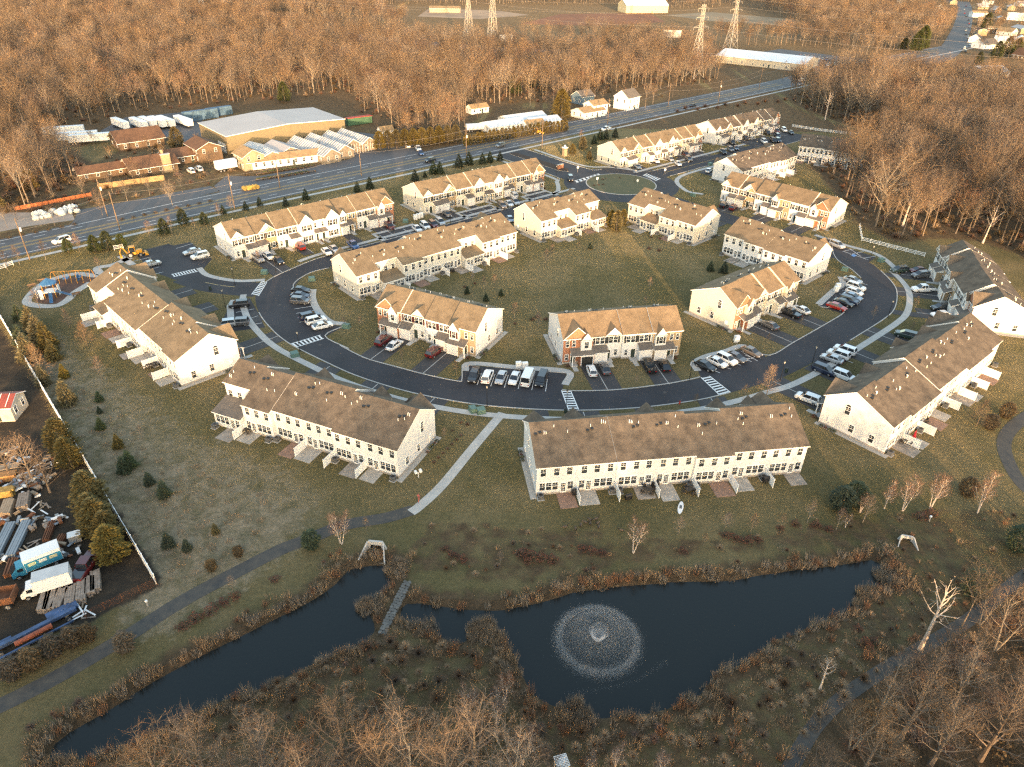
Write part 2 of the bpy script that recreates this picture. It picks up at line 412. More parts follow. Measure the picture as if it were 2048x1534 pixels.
cover[..., 1] = np.where(inside(MEADOW, X, Y), 1.0, np.clip(1 - sdist(MEADOW, X, Y) / 11.0, 0, 1))
YARD = G((-300, 660), (0, 660), (60, 760), (310, 1165), (180, 1235), (90, 1260), (0, 1330), (-400, 1500))
cover[..., 2] = np.where(inside(YARD, X, Y), 1.0, np.clip(1 - sdist(YARD, X, Y) / 2.0, 0, 1))
me = bpy.data.meshes.new('ground')
nx, ny = len(xs), len(ys)
V = np.stack([X, Y, Z], -1).reshape(-1, 3)
idx = np.arange(nx * ny).reshape(ny, nx)
Fq = np.stack([idx[:-1, :-1], idx[:-1, 1:], idx[1:, 1:], idx[1:, :-1]], -1).reshape(-1, 4)
me.from_pydata(V.tolist(), [], Fq.tolist())
ca = me.color_attributes.new('cover', 'FLOAT_COLOR', 'POINT')
ca.data.foreach_set('color', cover.reshape(-1))
me.update()
gm = bpy.data.materials.new('ground_cover'); gm.use_nodes = True
nt = gm.node_tree; B = nt.nodes['Principled BSDF']; B.inputs['Roughness'].default_value = 1.0; B.inputs['Specular IOR Level'].default_value = 0.1
geo = nt.nodes.new('ShaderNodeNewGeometry'); att = nt.nodes.new('ShaderNodeAttribute'); att.attribute_name = 'cover'
def N_(scale, detail=6, rough=0.65, vec=None, dist=0.0):
    n = nt.nodes.new('ShaderNodeTexNoise'); n.inputs['Scale'].default_value = scale; n.inputs['Detail'].default_value = detail; n.inputs['Roughness'].default_value = rough; n.inputs['Distortion'].default_value = dist
    nt.links.new(vec or geo.outputs['Position'], n.inputs['Vector']); return n.outputs['Fac']
def ramp(fac, *st):
    r = nt.nodes.new('ShaderNodeValToRGB'); e = r.color_ramp.elements
    while len(e) < len(st): e.new(0.5)
    for k, (p, c) in enumerate(st): e[k].position = p; e[k].color = (*c, 1)
    nt.links.new(fac, r.inputs[0]); return r.outputs[0]
def mixc(f, a, b, mode='MIX'):
    m = nt.nodes.new('ShaderNodeMix'); m.data_type = 'RGBA'; m.blend_type = mode
    if isinstance(f, float): m.inputs[0].default_value = f
    else: nt.links.new(f, m.inputs[0])
    nt.links.new(a, m.inputs[6]); nt.links.new(b, m.inputs[7]); return m.outputs[2]
def mth(op, a, b, c=None):
    m = nt.nodes.new('ShaderNodeMath'); m.operation = op
    for k, v in enumerate((a, b, c)):
        if v is None: continue
        if isinstance(v, (int, float)): m.inputs[k].default_value = v
        else: nt.links.new(v, m.inputs[k])
    return m.outputs[0]
sep = nt.nodes.new('ShaderNodeSeparateColor'); nt.links.new(att.outputs['Color'], sep.inputs[0])
grass = ramp(N_(0.045, 8, 0.7), (0.30, (0.100, 0.094, 0.042)), (0.46, (0.145, 0.125, 0.062)), (0.60, (0.205, 0.165, 0.090)), (0.76, (0.145, 0.128, 0.064)))
fineg = ramp(N_(1.6, 8, 0.8), (0.28, (0.62, 0.62, 0.60)), (0.72, (1.32, 1.28, 1.2)))
grass = mixc(1.0, grass, fineg, 'MULTIPLY')
mead = ramp(N_(0.35, 9, 0.75, dist=0.6), (0.33, (0.115, 0.108, 0.058)), (0.47, (0.21, 0.178, 0.118)), (0.64, (0.33, 0.27, 0.195)))
mead = mixc(0.8, mead, fineg, 'MULTIPLY')
litt = ramp(N_(0.5, 9, 0.75), (0.30, (0.058, 0.040, 0.026)), (0.50, (0.105, 0.074, 0.047)), (0.68, (0.155, 0.108, 0.068)))
litt = mixc(0.9, litt, fineg, 'MULTIPLY')
dirt = ramp(N_(0.25, 9, 0.7), (0.32, (0.022, 0.021, 0.022)), (0.5, (0.045, 0.038, 0.032)), (0.70, (0.095, 0.070, 0.048)))
edge = mth('MULTIPLY', mth('SUBTRACT', N_(0.4, 6, 0.7), 0.5), 1.5)
sm = lambda ch: (lambda r: r)(nt.nodes.new('ShaderNodeMapRange'))
def mask(ch):
    r = nt.nodes.new('ShaderNodeMapRange'); r.interpolation_type = 'SMOOTHSTEP'
    r.inputs['From Min'].default_value = 0.30; r.inputs['From Max'].default_value = 0.75
    nt.links.new(mth('ADD', sep.outputs[ch], edge), r.inputs['Value']); 
    return mth('MULTIPLY', r.outputs[0], mth('GREATER_THAN', sep.outputs[ch], 0.02))
c = mixc(mask(1), grass, mead)
c = mixc(mask(0), c, litt)
c = mixc(mask(2), c, dirt)
nt.links.new(c, B.inputs['Base Color'])
bp = nt.nodes.new('ShaderNodeBump'); bp.inputs['Strength'].default_value = 1.0; bp.inputs['Distance'].default_value = 0.5
nt.links.new(N_(3.5, 8, 0.85), bp.inputs['Height']); nt.links.new(bp.outputs[0], B.inputs['Normal'])
B.inputs['Sheen Weight'].default_value = 0.3; B.inputs['Sheen Roughness'].default_value = 0.45; nt.links.new(mixc(0.35, c, ramp(N_(1.6, 2), (0.0, (0.55, 0.45, 0.28)), (1.0, (0.55, 0.45, 0.28)))), B.inputs['Sheen Tint'])
me.materials.append(gm)
struct(obj('ground', me))

# water
wm = bpy.data.materials.new('pond_water'); wm.use_nodes = True
nt2 = wm.node_tree; wb = nt2.nodes['Principled BSDF']
wb.inputs['Base Color'].default_value = (0.012, 0.015, 0.015, 1); wb.inputs['Roughness'].default_value = 0.10; wb.inputs['IOR'].default_value = 1.33
wg = nt2.nodes.new('ShaderNodeNewGeometry'); wnz = nt2.nodes.new('ShaderNodeTexNoise'); wnz.inputs['Scale'].default_value = 2.5; wnz.inputs['Detail'].default_value = 4
nt2.links.new(wg.outputs['Position'], wnz.inputs['Vector'])
wbp = nt2.nodes.new('ShaderNodeBump'); wbp.inputs['Strength'].default_value = 0.25; wbp.inputs['Distance'].default_value = 0.04
nt2.links.new(wnz.outputs['Fac'], wbp.inputs['Height']); nt2.links.new(wbp.outputs[0], wb.inputs['Normal'])
sheet('pond_water', [(-64, 40.5), (66, 40.5), (66, 82), (-64, 82)], -0.5, wm)

# ------------------------------------------------------------------ roads
pairs = [((642, 515), (672, 531)), ((590, 535), (616, 548)), ((538, 560), (588, 574)), ((512, 588), (578, 600)), ((518, 625), (588, 625)), ((545, 660), (607, 652)), ((580, 688), (648, 673)), ((649, 723), (698, 699)),
         ((714, 752), (741, 720)), ((806, 781), (830, 744)), ((906, 802), (919, 763)), ((1000, 814), (1010, 776)), ((1131, 821), (1135, 782)), ((1261, 817), (1250, 779)), ((1380, 803), (1350, 766)), ((1450, 788), (1418, 752)),
         ((1519, 769), (1478, 738)), ((1567, 754), (1534, 713)), ((1640, 717), (1587, 686)), ((1700, 681), (1645, 652)), ((1768, 638), (1700, 618)), ((1789, 617), (1722, 599)), ((1794, 587), (1728, 578)), ((1785, 566), (1722, 556)),
         ((1758, 539), (1704, 540)), ((1734, 523), (1678, 522))]
outer_e = [SF(118, 17.2), SF(60, 17.2), SF(30, 17.2)] + [gp(*a) for a, b in pairs] + [SF(139.5, 100), SF(139, 70), SF(139, 40)]
inner_e = [SF(118, 25.2), SF(60, 25.2), SF(30, 25.2)] + [gp(*b) for a, b in pairs] + [SF(131, 103), SF(131, 70), SF(131, 40)]
OUT = crom(outer_e, 8); INN = crom(inner_e, 8)
struct(obj('ring_road', strip_mb(OUT, INN, 0.016).mesh('ring_road', ASPH)))
for i_ in range(0, len(OUT) - 1, 6): PAVED.append(OUT[i_:i_ + 7] + INN[i_:i_ + 7][::-1])
RBC = np.array(SF(135, 21.5))
circ = lambda r, n=64: [(RBC[0] + r * math.cos(2 * math.pi * k / n), RBC[1] + r * math.sin(2 * math.pi * k / n)) for k in range(n)]
sheet('roundabout_road', circ(20.5), 0.020, ASPH)
isl = MB(); cc = circ(12.3)
isl.slab([(x, y, 0.14) for x, y in cc], 0.14, 0, 1)
struct(obj('roundabout_island', isl.mesh('roundabout_island', mat('island_grass', (0.075, 0.078, 0.034), 1.0, col2=(0.115, 0.10, 0.05), scale=0.4, detail=8), CONC)))
kc = circ(12.5); kerb(kc + [kc[0]], 0.35, 0.15)
ribbon('east_street', [SF(150, 21.5), SF(255, 21.5)], 8.0, 0.012, ASPH)
sheet('east_street_lot', [SF(246, 12), SF(258, 12), SF(258, 40), SF(246, 40)], 0.008, ASPH)
ribbon('entrance_road', [SF(131, -40), SF(131, 6)], 16.5, 0.008, ASPH)
med = MB().slab([(*SF(129.3, -34), 0.13), (*SF(132.6, -34), 0.13), (*SF(133.4, -4), 0.13), (*SF(131, -1.5), 0.13), (*SF(128.6, -4), 0.13)][::-1], 0.13, 0, 1)
struct(obj('median_island', med.mesh('median_island', MULCH, CONC)))
# west road and west car park
ribbon('west_road', crom(G((372, 553), (415, 567), (465, 575), (520, 580)), 6), 8.0, 0.012, ASPH)
sheet('west_car_park', G((268, 504), (337, 488), (347, 491), (380, 484), (424, 518), (405, 540), (398, 545), (352, 560), (318, 548), (300, 540)), 0.008, ASPH)
# parking bays
BAYS = {'south': G((936, 731), (1132, 747), (1124, 783), (1020, 782), (912, 764)), 'southeast': G((1391, 729), (1415, 716), (1478, 700), (1530, 708), (1530, 718), (1480, 742), (1418, 756), (1402, 755)),
        'east': G((1637, 612), (1672, 583), (1690, 571), (1686, 555), (1720, 557), (1730, 580), (1722, 602), (1696, 622), (1684, 627)), 'northwest': G((622, 578), (620, 596), (627, 617), (642, 636), (662, 650), (686, 654), (648, 675), (600, 655), (580, 625), (572, 600), (585, 575)),
        'far_east': G((1634, 475), (1690, 495), (1752, 514), (1735, 527), (1690, 515), (1640, 498)), 'outer_east': G((1619, 732), (1634, 752), (1652, 748), (1720, 706), (1690, 684), (1650, 706)),
        'west_inner': G((466, 600), (500, 597), (516, 625), (530, 655), (470, 662), (440, 650))}
for k, P in BAYS.items(): sheet('parking_bay', P, 0.024, ASPH)
LOTN = [('m', 28, 8.5, 15), ('n1', 73, 8, 14), ('n2', 103, 8, 14)]
for a0, a1 in ((40, 52), (70.5, 82), (98, 107)): sheet('parking_bay', [SF(a0, 11.8), SF(a1, 11.8), SF(a1, 18), SF(a0, 18)], 0.024, ASPH)
for a0, a1 in ((178, 190), (222, 238)): sheet('parking_bay', [SF(a0, 11.5), SF(a1, 11.5), SF(a1, 18), SF(a0, 18)], 0.024, ASPH)

# highway
HN = [(-310, 22), (-220, 100), (-136.6, 175.4), (-93.5, 217.5), (-43, 263.5), (-6.8, 297), (51.5, 352), (132, 428), (205, 497), (300, 590), (420, 700)]
HF = [(-317, 34), (-228, 113), (-146, 189.5), (-105, 231.5), (-55, 278), (-18, 312), (38, 366), (119, 442), (192, 511), (288, 604), (410, 715)]
HNc, HFc = crom(HN, 6), crom(HF, 6)
PAVED.append(HNc + HFc[::-1])
struct(obj('highway', strip_mb(HFc, HNc, 0.010).mesh('highway', ASPH_OLD)))
lerp = lambda t: [((1 - t) * a[0] + t * b[0], (1 - t) * a[1] + t * b[1]) for a, b in zip(HNc, HFc)]
def dashes(name, P, w, z, m, on=3.0, off=7.0):
    mb = MB(); acc = 0.0
    pts = []; 
    for i in range(len(P) - 1):
        a = np.array(P[i]); b = np.array(P[i + 1]); L = np.linalg.norm(b - a); t = 0.0
        u = (b - a) / L; nrm = np.array([-u[1], u[0]]) * w / 2
        while t < L:
            ph = (acc + t) % (on + off)
            if ph < on:
                e = min(L, t + on - ph); p, q = a + u * t, a + u * e
                mb.poly([(*(p - nrm), z), (*(q - nrm), z), (*(q + nrm), z), (*(p + nrm), z)]); t = e + 1e-6
            else: t += (on + off) - ph
        acc += L
    return struct(obj(name, mb.mesh(name, m)))
for t in (0.08, 0.92): ribbon('road_line', lerp(t), 0.22, 0.016, PAINT_W)
for t in (0.40, 0.44, 0.56, 0.60): ribbon('road_line', lerp(t), 0.16, 0.016, PAINT_Y)
for t in (0.24, 0.76): dashes('lane_dashes', lerp(t), 0.18, 0.016, PAINT_W)
ribbon('sidewalk', offs(HNc, -3.4), 1.6, 0.03, CONC)
# far roads
ribbon('far_road', crom(G((2300, 190), (1990, 168), (1800, 146), (1640, 128), (1560, 108)), 6), 11, 0.02, ASPH_OLD)
ribbon('far_road', crom(G((1560, 168), (1640, 148), (1760, 128), (1880, 116), (1922, 60), (1930, 20), (1926, 3)), 6), 17, 0.026, ASPH_OLD)
ribbon('far_road', crom(G((560, 58), (665, 66), (780, 79), (900, 90), (1040, 100), (1200, 104)), 6), 16, 0.02, ASPH_OLD)
sheet('far_lot', G((1440, 118), (1560, 98), (1760, 122), (1640, 148), (1560, 140)), 0.012, ASPH_OLD)
sheet('far_field', G((1040, 48), (1120, 28), (1300, 26), (1330, 44), (1200, 52)), 0.02, mat('ploughed_soil', (0.19, 0.065, 0.022), 1.0, var=0.2, scale=0.02))
sheet('far_clearing', G((835, 33), (860, 16), (1000, 22), (1060, 30), (960, 38)), 0.02, mat('bare_earth', (0.30, 0.20, 0.125), 1.0, var=0.25, scale=0.03))
sheet('far_clearing', G((1330, 30), (1420, 24), (1600, 40), (1590, 52), (1420, 42)), 0.02, mat('dry_field', (0.20, 0.15, 0.09), 1.0, var=0.25, scale=0.03))
# commercial yards on the far side of the highway
def HX(t): return lerp(t)
sheet('garden_centre_lot', G((428, 372), (452, 352), (520, 352), (700, 318), (830, 290), (850, 306), (700, 335), (520, 369), (440, 385)), 0.014, ASPH_OLD)
sheet('restaurant_lot', G((150, 437), (156, 420), (260, 402), (330, 388), (420, 372), (440, 382), (330, 410), (215, 442), (205, 455), (160, 470), (120, 478)), 0.014, ASPH_OLD)
sheet('gravel_lot', G((-40, 455), (0, 425), (80, 425), (140, 418), (150, 440), (60, 452), (-60, 475)), 0.010, mat('pale_gravel', (0.30, 0.25, 0.21), 1.0, var=0.2, scale=0.15))
sheet('warehouse_yard', G((200, 262), (250, 235), (390, 222), (420, 260), (395, 290), (330, 275), (230, 285)), 0.012, ASPH_OLD)
sheet('garden_yard', G((690, 300), (700, 262), (760, 270), (830, 290), (820, 300), (700, 318)), 0.010, ASPH_OLD)

# sidewalks, kerbs
iN = 8 * 3
walk_end = 8 * (3 + len(pairs) - 2)
SW = offs(OUT, 2.6); SWs = [p for p in SW]
test = offs(OUT, 1.0)
# which side is outward?
cx, cy = 10.0, 160.0
k0 = len(OUT) // 2
sgn = 1 if (test[k0][0] - cx) ** 2 + (test[k0][1] - cy) ** 2 > (OUT[k0][0] - cx) ** 2 + (OUT[k0][1] - cy) ** 2 else -1
ribbon('sidewalk', offs(OUT, sgn * 2.9)[8 * 6:walk_end], 1.5, 0.05, CONC)
ribbon('sidewalk', offs(OUT, sgn * 2.2)[0:8 * 3 + 6], 1.5, 0.05, CONC)
kerb(OUT[8 * 7:8 * 18 + 2]); kerb(OUT[8 * 22:walk_end])
kerb(OUT[4:8 * 3 + 20])
ribbon('sidewalk', [SF(150, 14.5), SF(222, 14.5)], 1.6, 0.05, CONC)
ribbon('sidewalk', crom([SF(196, 28), SF(160, 28.5), SF(148, 40), SF(149, 47)], 6), 1.6, 0.05, CONC)
ribbon('sidewalk', crom([SF(120, -33), SF(120.6, 0), SF(118, 6), SF(112, 13), SF(108, 14.8)], 6), 1.5, 0.05, CONC)
ribbon('sidewalk', crom([SF(142, -33), SF(141.2, -4), SF(148, 4), SF(153, 14)], 6), 1.5, 0.05, CONC)
for P in (crom([SF(139.4, -36), SF(139.4, 0), SF(143.5, 4)], 6), crom([SF(122.6, -36), SF(122.6, 0), SF(119, 4)], 6), crom([SF(157, 17.4), SF(180, 17.4)], 6), crom([SF(250, 25.8), SF(157, 25.8)], 6)): kerb(P)
for P in (G((680, 691), (712, 708), (741, 720), (793, 734), (830, 744), (871, 754), (919, 763), (924, 758), (936, 731), (1037, 739), (1132, 746)),
          G((1124, 780), (1148, 782), (1213, 781), (1262, 777), (1295, 773), (1340, 767), (1385, 758), (1400, 754)),
          G((1391, 729), (1415, 715), (1452, 706), (1484, 695), (1538, 711), (1587, 685), (1645, 652), (1682, 630), (1688, 622), (1681, 617), (1637, 611), (1672, 582), (1690, 570), (1685, 555)),
          G((1722, 556), (1703, 539), (1676, 521), (1666, 505), (1664, 492)), G((658, 536), (625, 544), (600, 557), (588, 568), (590, 577), (620, 579), (619, 596), (626, 616), (641, 635), (661, 648), (689, 651), (650, 672), (698, 698))):
    kerb(crom(P, 4))
# footways behind the bays
ribbon('sidewalk', crom(G((930, 742), (941, 727), (1037, 735), (1135, 743), (1130, 770)), 5), 1.5, 0.05, CONC)
ribbon('sidewalk', crom(G((1396, 742), (1388, 727), (1412, 713), (1450, 703), (1482, 692), (1500, 697)), 5), 1.5, 0.05, CONC)
ribbon('sidewalk', crom(G((1637, 609), (1668, 581), (1686, 569), (1681, 554)), 5), 1.6, 0.05, CONC)
ribbon('sidewalk', crom(G((626, 579), (625, 596), (632, 615), (646, 633), (664, 645), (690, 648)), 5), 1.7, 0.05, CONC)
ribbon('sidewalk', crom(G((1630, 470), (1690, 490), (1756, 510), (1800, 545)), 5), 1.6, 0.05, CONC)
ribbon('sidewalk', crom(G((398, 536), (412, 549), (440, 557), (480, 562), (530, 560)), 5), 1.5, 0.05, CONC)
ribbon('sidewalk', G((463, 652), (460, 612), (468, 600)), 1.5, 0.05, CONC)
ribbon('sidewalk', G((240, 512), (266, 530)), 1.8, 0.05, CONC)
for a0, a1 in ((39, 53), (69.5, 83), (97, 108)): ribbon('sidewalk', [SF(a0, 17), SF(a0, 11), SF(a1, 11), SF(a1, 17)], 1.5, 0.05, CONC)
# concrete walk to the pond and the trails
ribbon('footpath', crom(G((1005, 826), (945, 897), (885, 970), (840, 1012), (822, 1025)), 5), 1.7, 0.03, CONC)
ribbon('trail', crom(G((826, 1020), (770, 1036), (690, 1050), (612, 1080), (560, 1100), (470, 1146), (360, 1205), (250, 1275), (130, 1345), (40, 1392), (-60, 1440)), 5), 2.3, 0.02, ASPH_TRAIL)
ribbon('trail', crom(G((2090, 810), (2030, 850), (2008, 885), (2020, 930), (2050, 975), (2100, 1010)), 5), 2.3, 0.02, ASPH_TRAIL)
ribbon('trail', crom(G((2080, 1130), (2010, 1180), (1930, 1245), (1800, 1320), (1700, 1385), (1640, 1440), (1600, 1500), (1560, 1580)), 5), 1.7, 0.02, ASPH_TRAIL)

# crosswalks and paint
def crosswalk(a, b, c, d, n=8):
    """a-b one side line, c-d the other; n bars between"""
    a, b, c, d = [np.array(gp(*p)) for p in (a, b, c, d)]; mb = MB()
    def line(p, q, w):
        u = (q - p) / np.linalg.norm(q - p); v = np.array([-u[1], u[0]]) * w / 2
        mb.poly([(*(p - v), 0.030), (*(q - v), 0.030), (*(q + v), 0.030), (*(p + v), 0.030)])
    line(a, b, 0.2); line(c, d, 0.2)
    for k in range(n):
        t = (k + 0.5) / n; p, q = a + (b - a) * t, c + (d - c) * t
        s = (q - p) * 0.06; line(p + s, q - s, np.linalg.norm(b - a) / n * 0.45)
    return struct(obj('crosswalk', mb.mesh('crosswalk', PAINT_W)))
crosswalk((1123, 781), (1137, 819), (1141, 781), (1157, 819))
crosswalk((1402, 755), (1440, 791), (1419, 752), (1461, 785))
crosswalk((581, 688), (641, 670), (591, 695), (648, 677))
crosswalk((503, 589), (525, 561), (517, 592), (534, 564), 9)
crosswalk((342, 549), (390, 538), (347, 554), (396, 543), 9)
crosswalk((1148, 362), (1198, 347), (1152, 366), (1206, 350), 7)
crosswalk((1285, 350), (1313, 362), (1292, 347), (1322, 358), 7)
def lines(name, segs, w=0.12, z=0.030, m=PAINT_W):
    mb = MB()
    for a, b in segs:
        p, q = np.array(gp(*a)), np.array(gp(*b)); u = (q - p) / np.linalg.norm(q - p); v = np.array([-u[1], u[0]]) * w / 2
        mb.poly([(*(p - v), z), (*(q - v), z), (*(q + v), z), (*(p + v), z)])
    return struct(obj(name, mb.mesh(name, m)))
lines('stall_lines', [((954 + 27.4 * k, 770 + 2.6 * k), (964 + 26.2 * k, 746 + 2.2 * k)) for k in range(6)])
lines('stall_lines', [((1404 + 22 * k, 731 - 6.2 * k), (1440 + 21 * k, 746 - 7.6 * k)) for k in range(4)] + [((1481, 702), (1515, 722)), ((1490, 700), (1522, 717)), ((1481, 724), (1515, 712)), ((1490, 710), (1500, 714)), ((1484, 717), (1508, 717))])
lines('stall_lines', [((1664 + 7 * k, 600 - 6.4 * k), (1702 + 5.5 * k, 615 - 7.5 * k)) for k in range(7)])
lines('stall_lines', [((586 + 3 * k, 609 + 9 * k), (622 + 6.5 * k, 604 + 8 * k)) for k in range(5)])
lines('stall_lines', [((1687, 503), (1737, 520)), ((1685, 503), (1712, 497)), ((1700, 509), (1728, 503)), ((1700, 498), (1722, 513)), ((1726, 517), (1752, 512))])
lines('stall_lines', [((352 + 15 * k, 497 + 7.5 * k), (386 + 13 * k, 487 + 9 * k)) for k in range(4)] + [((262 + 8 * k, 524 + 10 * k), (303 + 8 * k, 514 + 10 * k)) for k in range(4)])
lines('stall_lines', [((1636 + 19 * k, 738 - 12 * k), (1672 + 17 * k, 752 - 13 * k)) for k in range(4)])
lines('stall_lines', [((470 + 2 * k, 610 + 15 * k), (500 + 8 * k, 604 + 14 * k)) for k in range(4)])
def sflines(aa, c0, c1):
    mb = MB()
    for a in aa:
        p, q = np.array(SF(a, c0)), np.array(SF(a, c1)); v = _d * 0.06
        mb.poly([(*(p - v), 0.030), (*(p + v), 0.030), (*(q + v), 0.030), (*(q - v), 0.030)])
    struct(obj('stall_lines', mb.mesh('stall_lines', PAINT_W)))
sflines(np.arange(40.2, 52.5, 2.75), 12.3, 17.2); sflines(np.arange(70.8, 82.5, 2.75), 12.3, 17.2); sflines(np.arange(98.3, 107.5, 2.75), 12.3, 17.2)
sheet('blue_badge_mark', G((1502, 709), (1510, 705), (1520, 709), (1511, 713)), 0.034, PAINT_B)
sheet('blue_badge_mark', G((1702, 511), (1707, 508), (1714, 511), (1708, 514)), 0.034, PAINT_B)
ribbon('road_line', G((411, 565), (440, 571), (470, 574)), 0.15, 0.030, mat('paint_pale_yellow', (0.6, 0.45, 0.2), 0.7))
ribbon('road_line', [SF(160, 21.5), SF(240, 21.5)], 0.15, 0.030, PAINT_Y)
# playground surface and paths
ribbon('sidewalk', crom(G((262, 515), (225, 530), (195, 536), (200, 548), (190, 552), (150, 548), (90, 565), (55, 598), (65, 610), (110, 612), (135, 600), (150, 585), (182, 565)), 6), 2.0, 0.05, CONC)
sheet('playground_mulch', crom(G((95, 566), (150, 553), (192, 540), (188, 560), (150, 585), (128, 602), (100, 608), (70, 600)), 5, True), 0.012, mat('play_mulch', (0.10, 0.055, 0.040), 1.0, var=0.25, scale=1.0))

# ------------------------------------------------------------------ plants: prototypes (shared meshes) and scattering
def grow(seed, H, r0, first, nl, el, reach, nsub, ntw, twl, tww, bark, twig, stems=1, splay=0.0, name='tree', tops=0.8, vase=False):
    r = random.Random(seed); T = MB(); Cb = MB()
    for sidx in range(stems):
        az0 = 2 * math.pi * sidx / stems + r.uniform(-0.4, 0.4)
        lean = Vector((math.cos(az0), math.sin(az0), 0)) * (splay if stems > 1 else r.uniform(0, 0.05))
        path = []; p = Vector((lean.x * 0.3, lean.y * 0.3, -0.15)); nseg = 6; hh = H * tops * (1 if sidx == 0 else r.uniform(0.8, 1.0))
        for k in range(nseg + 1):
            path.append(p.copy()); p = p + Vector((lean.x, lean.y, 0)) * (hh / nseg) + Vector((r.uniform(-.03, .03) * H / nseg, r.uniform(-.03, .03) * H / nseg, hh / nseg))
        rs = r0 / (stems ** 0.5)
        T.tube(path, [rs * (1.25 if k == 0 else 1 - 0.82 * k / nseg) for k in range(nseg + 1)], 6)
        def at(t):
            q = t * nseg; i = min(int(q), nseg - 1); return path[i].lerp(path[i + 1], q - i)
        for l in range(nl // stems):
            u = (l + r.random()) / (nl / stems); t = first + (1 - first) * u
            b = at(min(t, 0.999)); az = l * 2.4 + r.uniform(-0.5, 0.5) + sidx
            e = el + (1.25 - el) * u ** 1.6 + r.uniform(-0.15, 0.15)
            LN = reach * (1.05 - 0.6 * u) * r.uniform(0.75, 1.15)
            if vase: e = el + 0.45 * u + r.uniform(-0.12, 0.12); LN = reach * (1 - 0.22 * u) * r.uniform(0.7, 1.12)
            d = Vector((math.cos(az) * math.cos(e), math.sin(az) * math.cos(e), math.sin(e)))
            pts = [b]; 
            for k in range(3):
                d = (d + Vector((r.uniform(-.15, .15), r.uniform(-.15, .15), 0.16))).normalized(); pts.append(pts[-1] + d * LN / 3)
            br = max(0.025, rs * (0.5 if vase else 0.36) * (1 - 0.5 * u))
            Cb.tube(pts, [br, br * 0.7, br * 0.45, br * 0.2], 3, 0, False)
            for q in range(nsub):
                tt = 0.25 + 0.75 * (q + r.random()) / nsub; z = tt * 3; i = min(int(z), 2); bp = pts[i].lerp(pts[i + 1], z - i)
                dd = (d * 0.7 + Vector((r.gauss(0, 1), r.gauss(0, 1), r.gauss(0.35, 0.7))).normalized() * 0.9).normalized()
                sl = LN * (0.62 - 0.3 * tt) * r.uniform(0.7, 1.2); ep = bp + dd * sl
                wv = dd.cross(Vector((r.uniform(-1, 1), r.uniform(-1, 1), r.uniform(-1, 1)))).normalized()
                w2 = max(0.02, br * (0.42 if vase else 0.35))
                Cb.poly([bp - wv * w2, bp + wv * w2, ep], 0)
                for m in range(ntw):
                    f = 0.15 + 0.85 * (m + r.random()) / ntw; o = bp.lerp(ep, f)
                    td = (dd * 0.55 + Vector((r.gauss(0, 1), r.gauss(0, 1), r.gauss(0.25, 0.8))).normalized()).normalized()
                    e2 = o + td * twl * r.uniform(0.5, 1.25)
                    wv = td.cross(Vector((r.uniform(-1, 1), r.uniform(-1, 1), r.uniform(-1, 1)))).normalized() * tww
                    Cb.poly([o - wv, o + wv, e2], 1)
    return T.mesh('trunk', bark), Cb.mesh('crown', bark, twig)

def conifer(seed, H, rad, shape, n, sz, needle, bark=None, base=0.04, droop=0.25):
    r = random.Random(seed); T = MB().tube([(0, 0, -0.1), (0, 0, H * 0.9)], [H * 0.018 + 0.04, 0.02], 5); Cb = MB()
    lob = [(r.uniform(0, 6.28), r.uniform(0.78, 1.15)) for _ in range(7)]
    for k in range(n):
        t = base + (1 - base) * (1 - math.sqrt(r.random()) if shape == 'cone' else r.random())
        if shape == 'cone': R0 = rad * (1 - t) ** 0.85 + 0.05
        elif shape == 'round': R0 = rad * math.sqrt(max(0.02, 1 - (2 * t - 0.95) ** 2)) 
        else: R0 = rad * min(1, 0.55 + 2.2 * t) * (1 - t ** 2.6) ** 0.7 + 0.04
        a = r.uniform(0, 6.283)
        m = 1 + 0.16 * math.sin(3 * a + seed + 9 * t) + 0.12 * math.sin(7 * a + 23 * t + seed)
        rr = R0 * m * (0.35 + 0.65 * r.random() ** 0.45)
        z = t * H
        d = Vector((math.cos(a), math.sin(a), r.uniform(-droop, 0.55))).normalized()
        p = Vector((math.cos(a) * rr, math.sin(a) * rr, z))
        s = sz * r.uniform(0.6, 1.3)
        wv = d.cross(Vector((r.uniform(-.5, .5), r.uniform(-.5, .5), 1))).normalized() * s * 0.42
        up = Vector((0, 0, s * 0.25 * r.uniform(-1, 1)))
        Cb.poly([p - d * s * 0.4 - wv * 0.5 + up, p - d * s * 0.4 + wv * 0.5 - up, p + d * s * 0.35 + wv * 0.6, p + d * s * 0.75, p + d * s * 0.35 - wv * 0.6])
    return T.mesh('trunk', bark or BARK[1]), Cb.mesh('crown', needle)

def tuft(seed, H, rad, n, w, m, lean=0.35, spread=1.0):
    r = random.Random(seed); b = MB()
    for k in range(n):
        a = r.uniform(0, 6.283); q = rad * math.sqrt(r.random()); p = Vector((q * math.cos(a), q * math.sin(a), -0.05))
        h = H * r.uniform(0.5, 1.1); d = Vector((math.cos(a) * lean * r.random() + r.gauss(0, .12), math.sin(a) * lean * r.random() + r.gauss(0, .12), 1)).normalized()
        e = p + d * h; c = r.uniform(0, 6.283); wv = Vector((math.cos(c), math.sin(c), 0)) * w
        b.poly([p - wv, p + wv, e + wv * 0.3])
    return b.mesh('tuft', m)

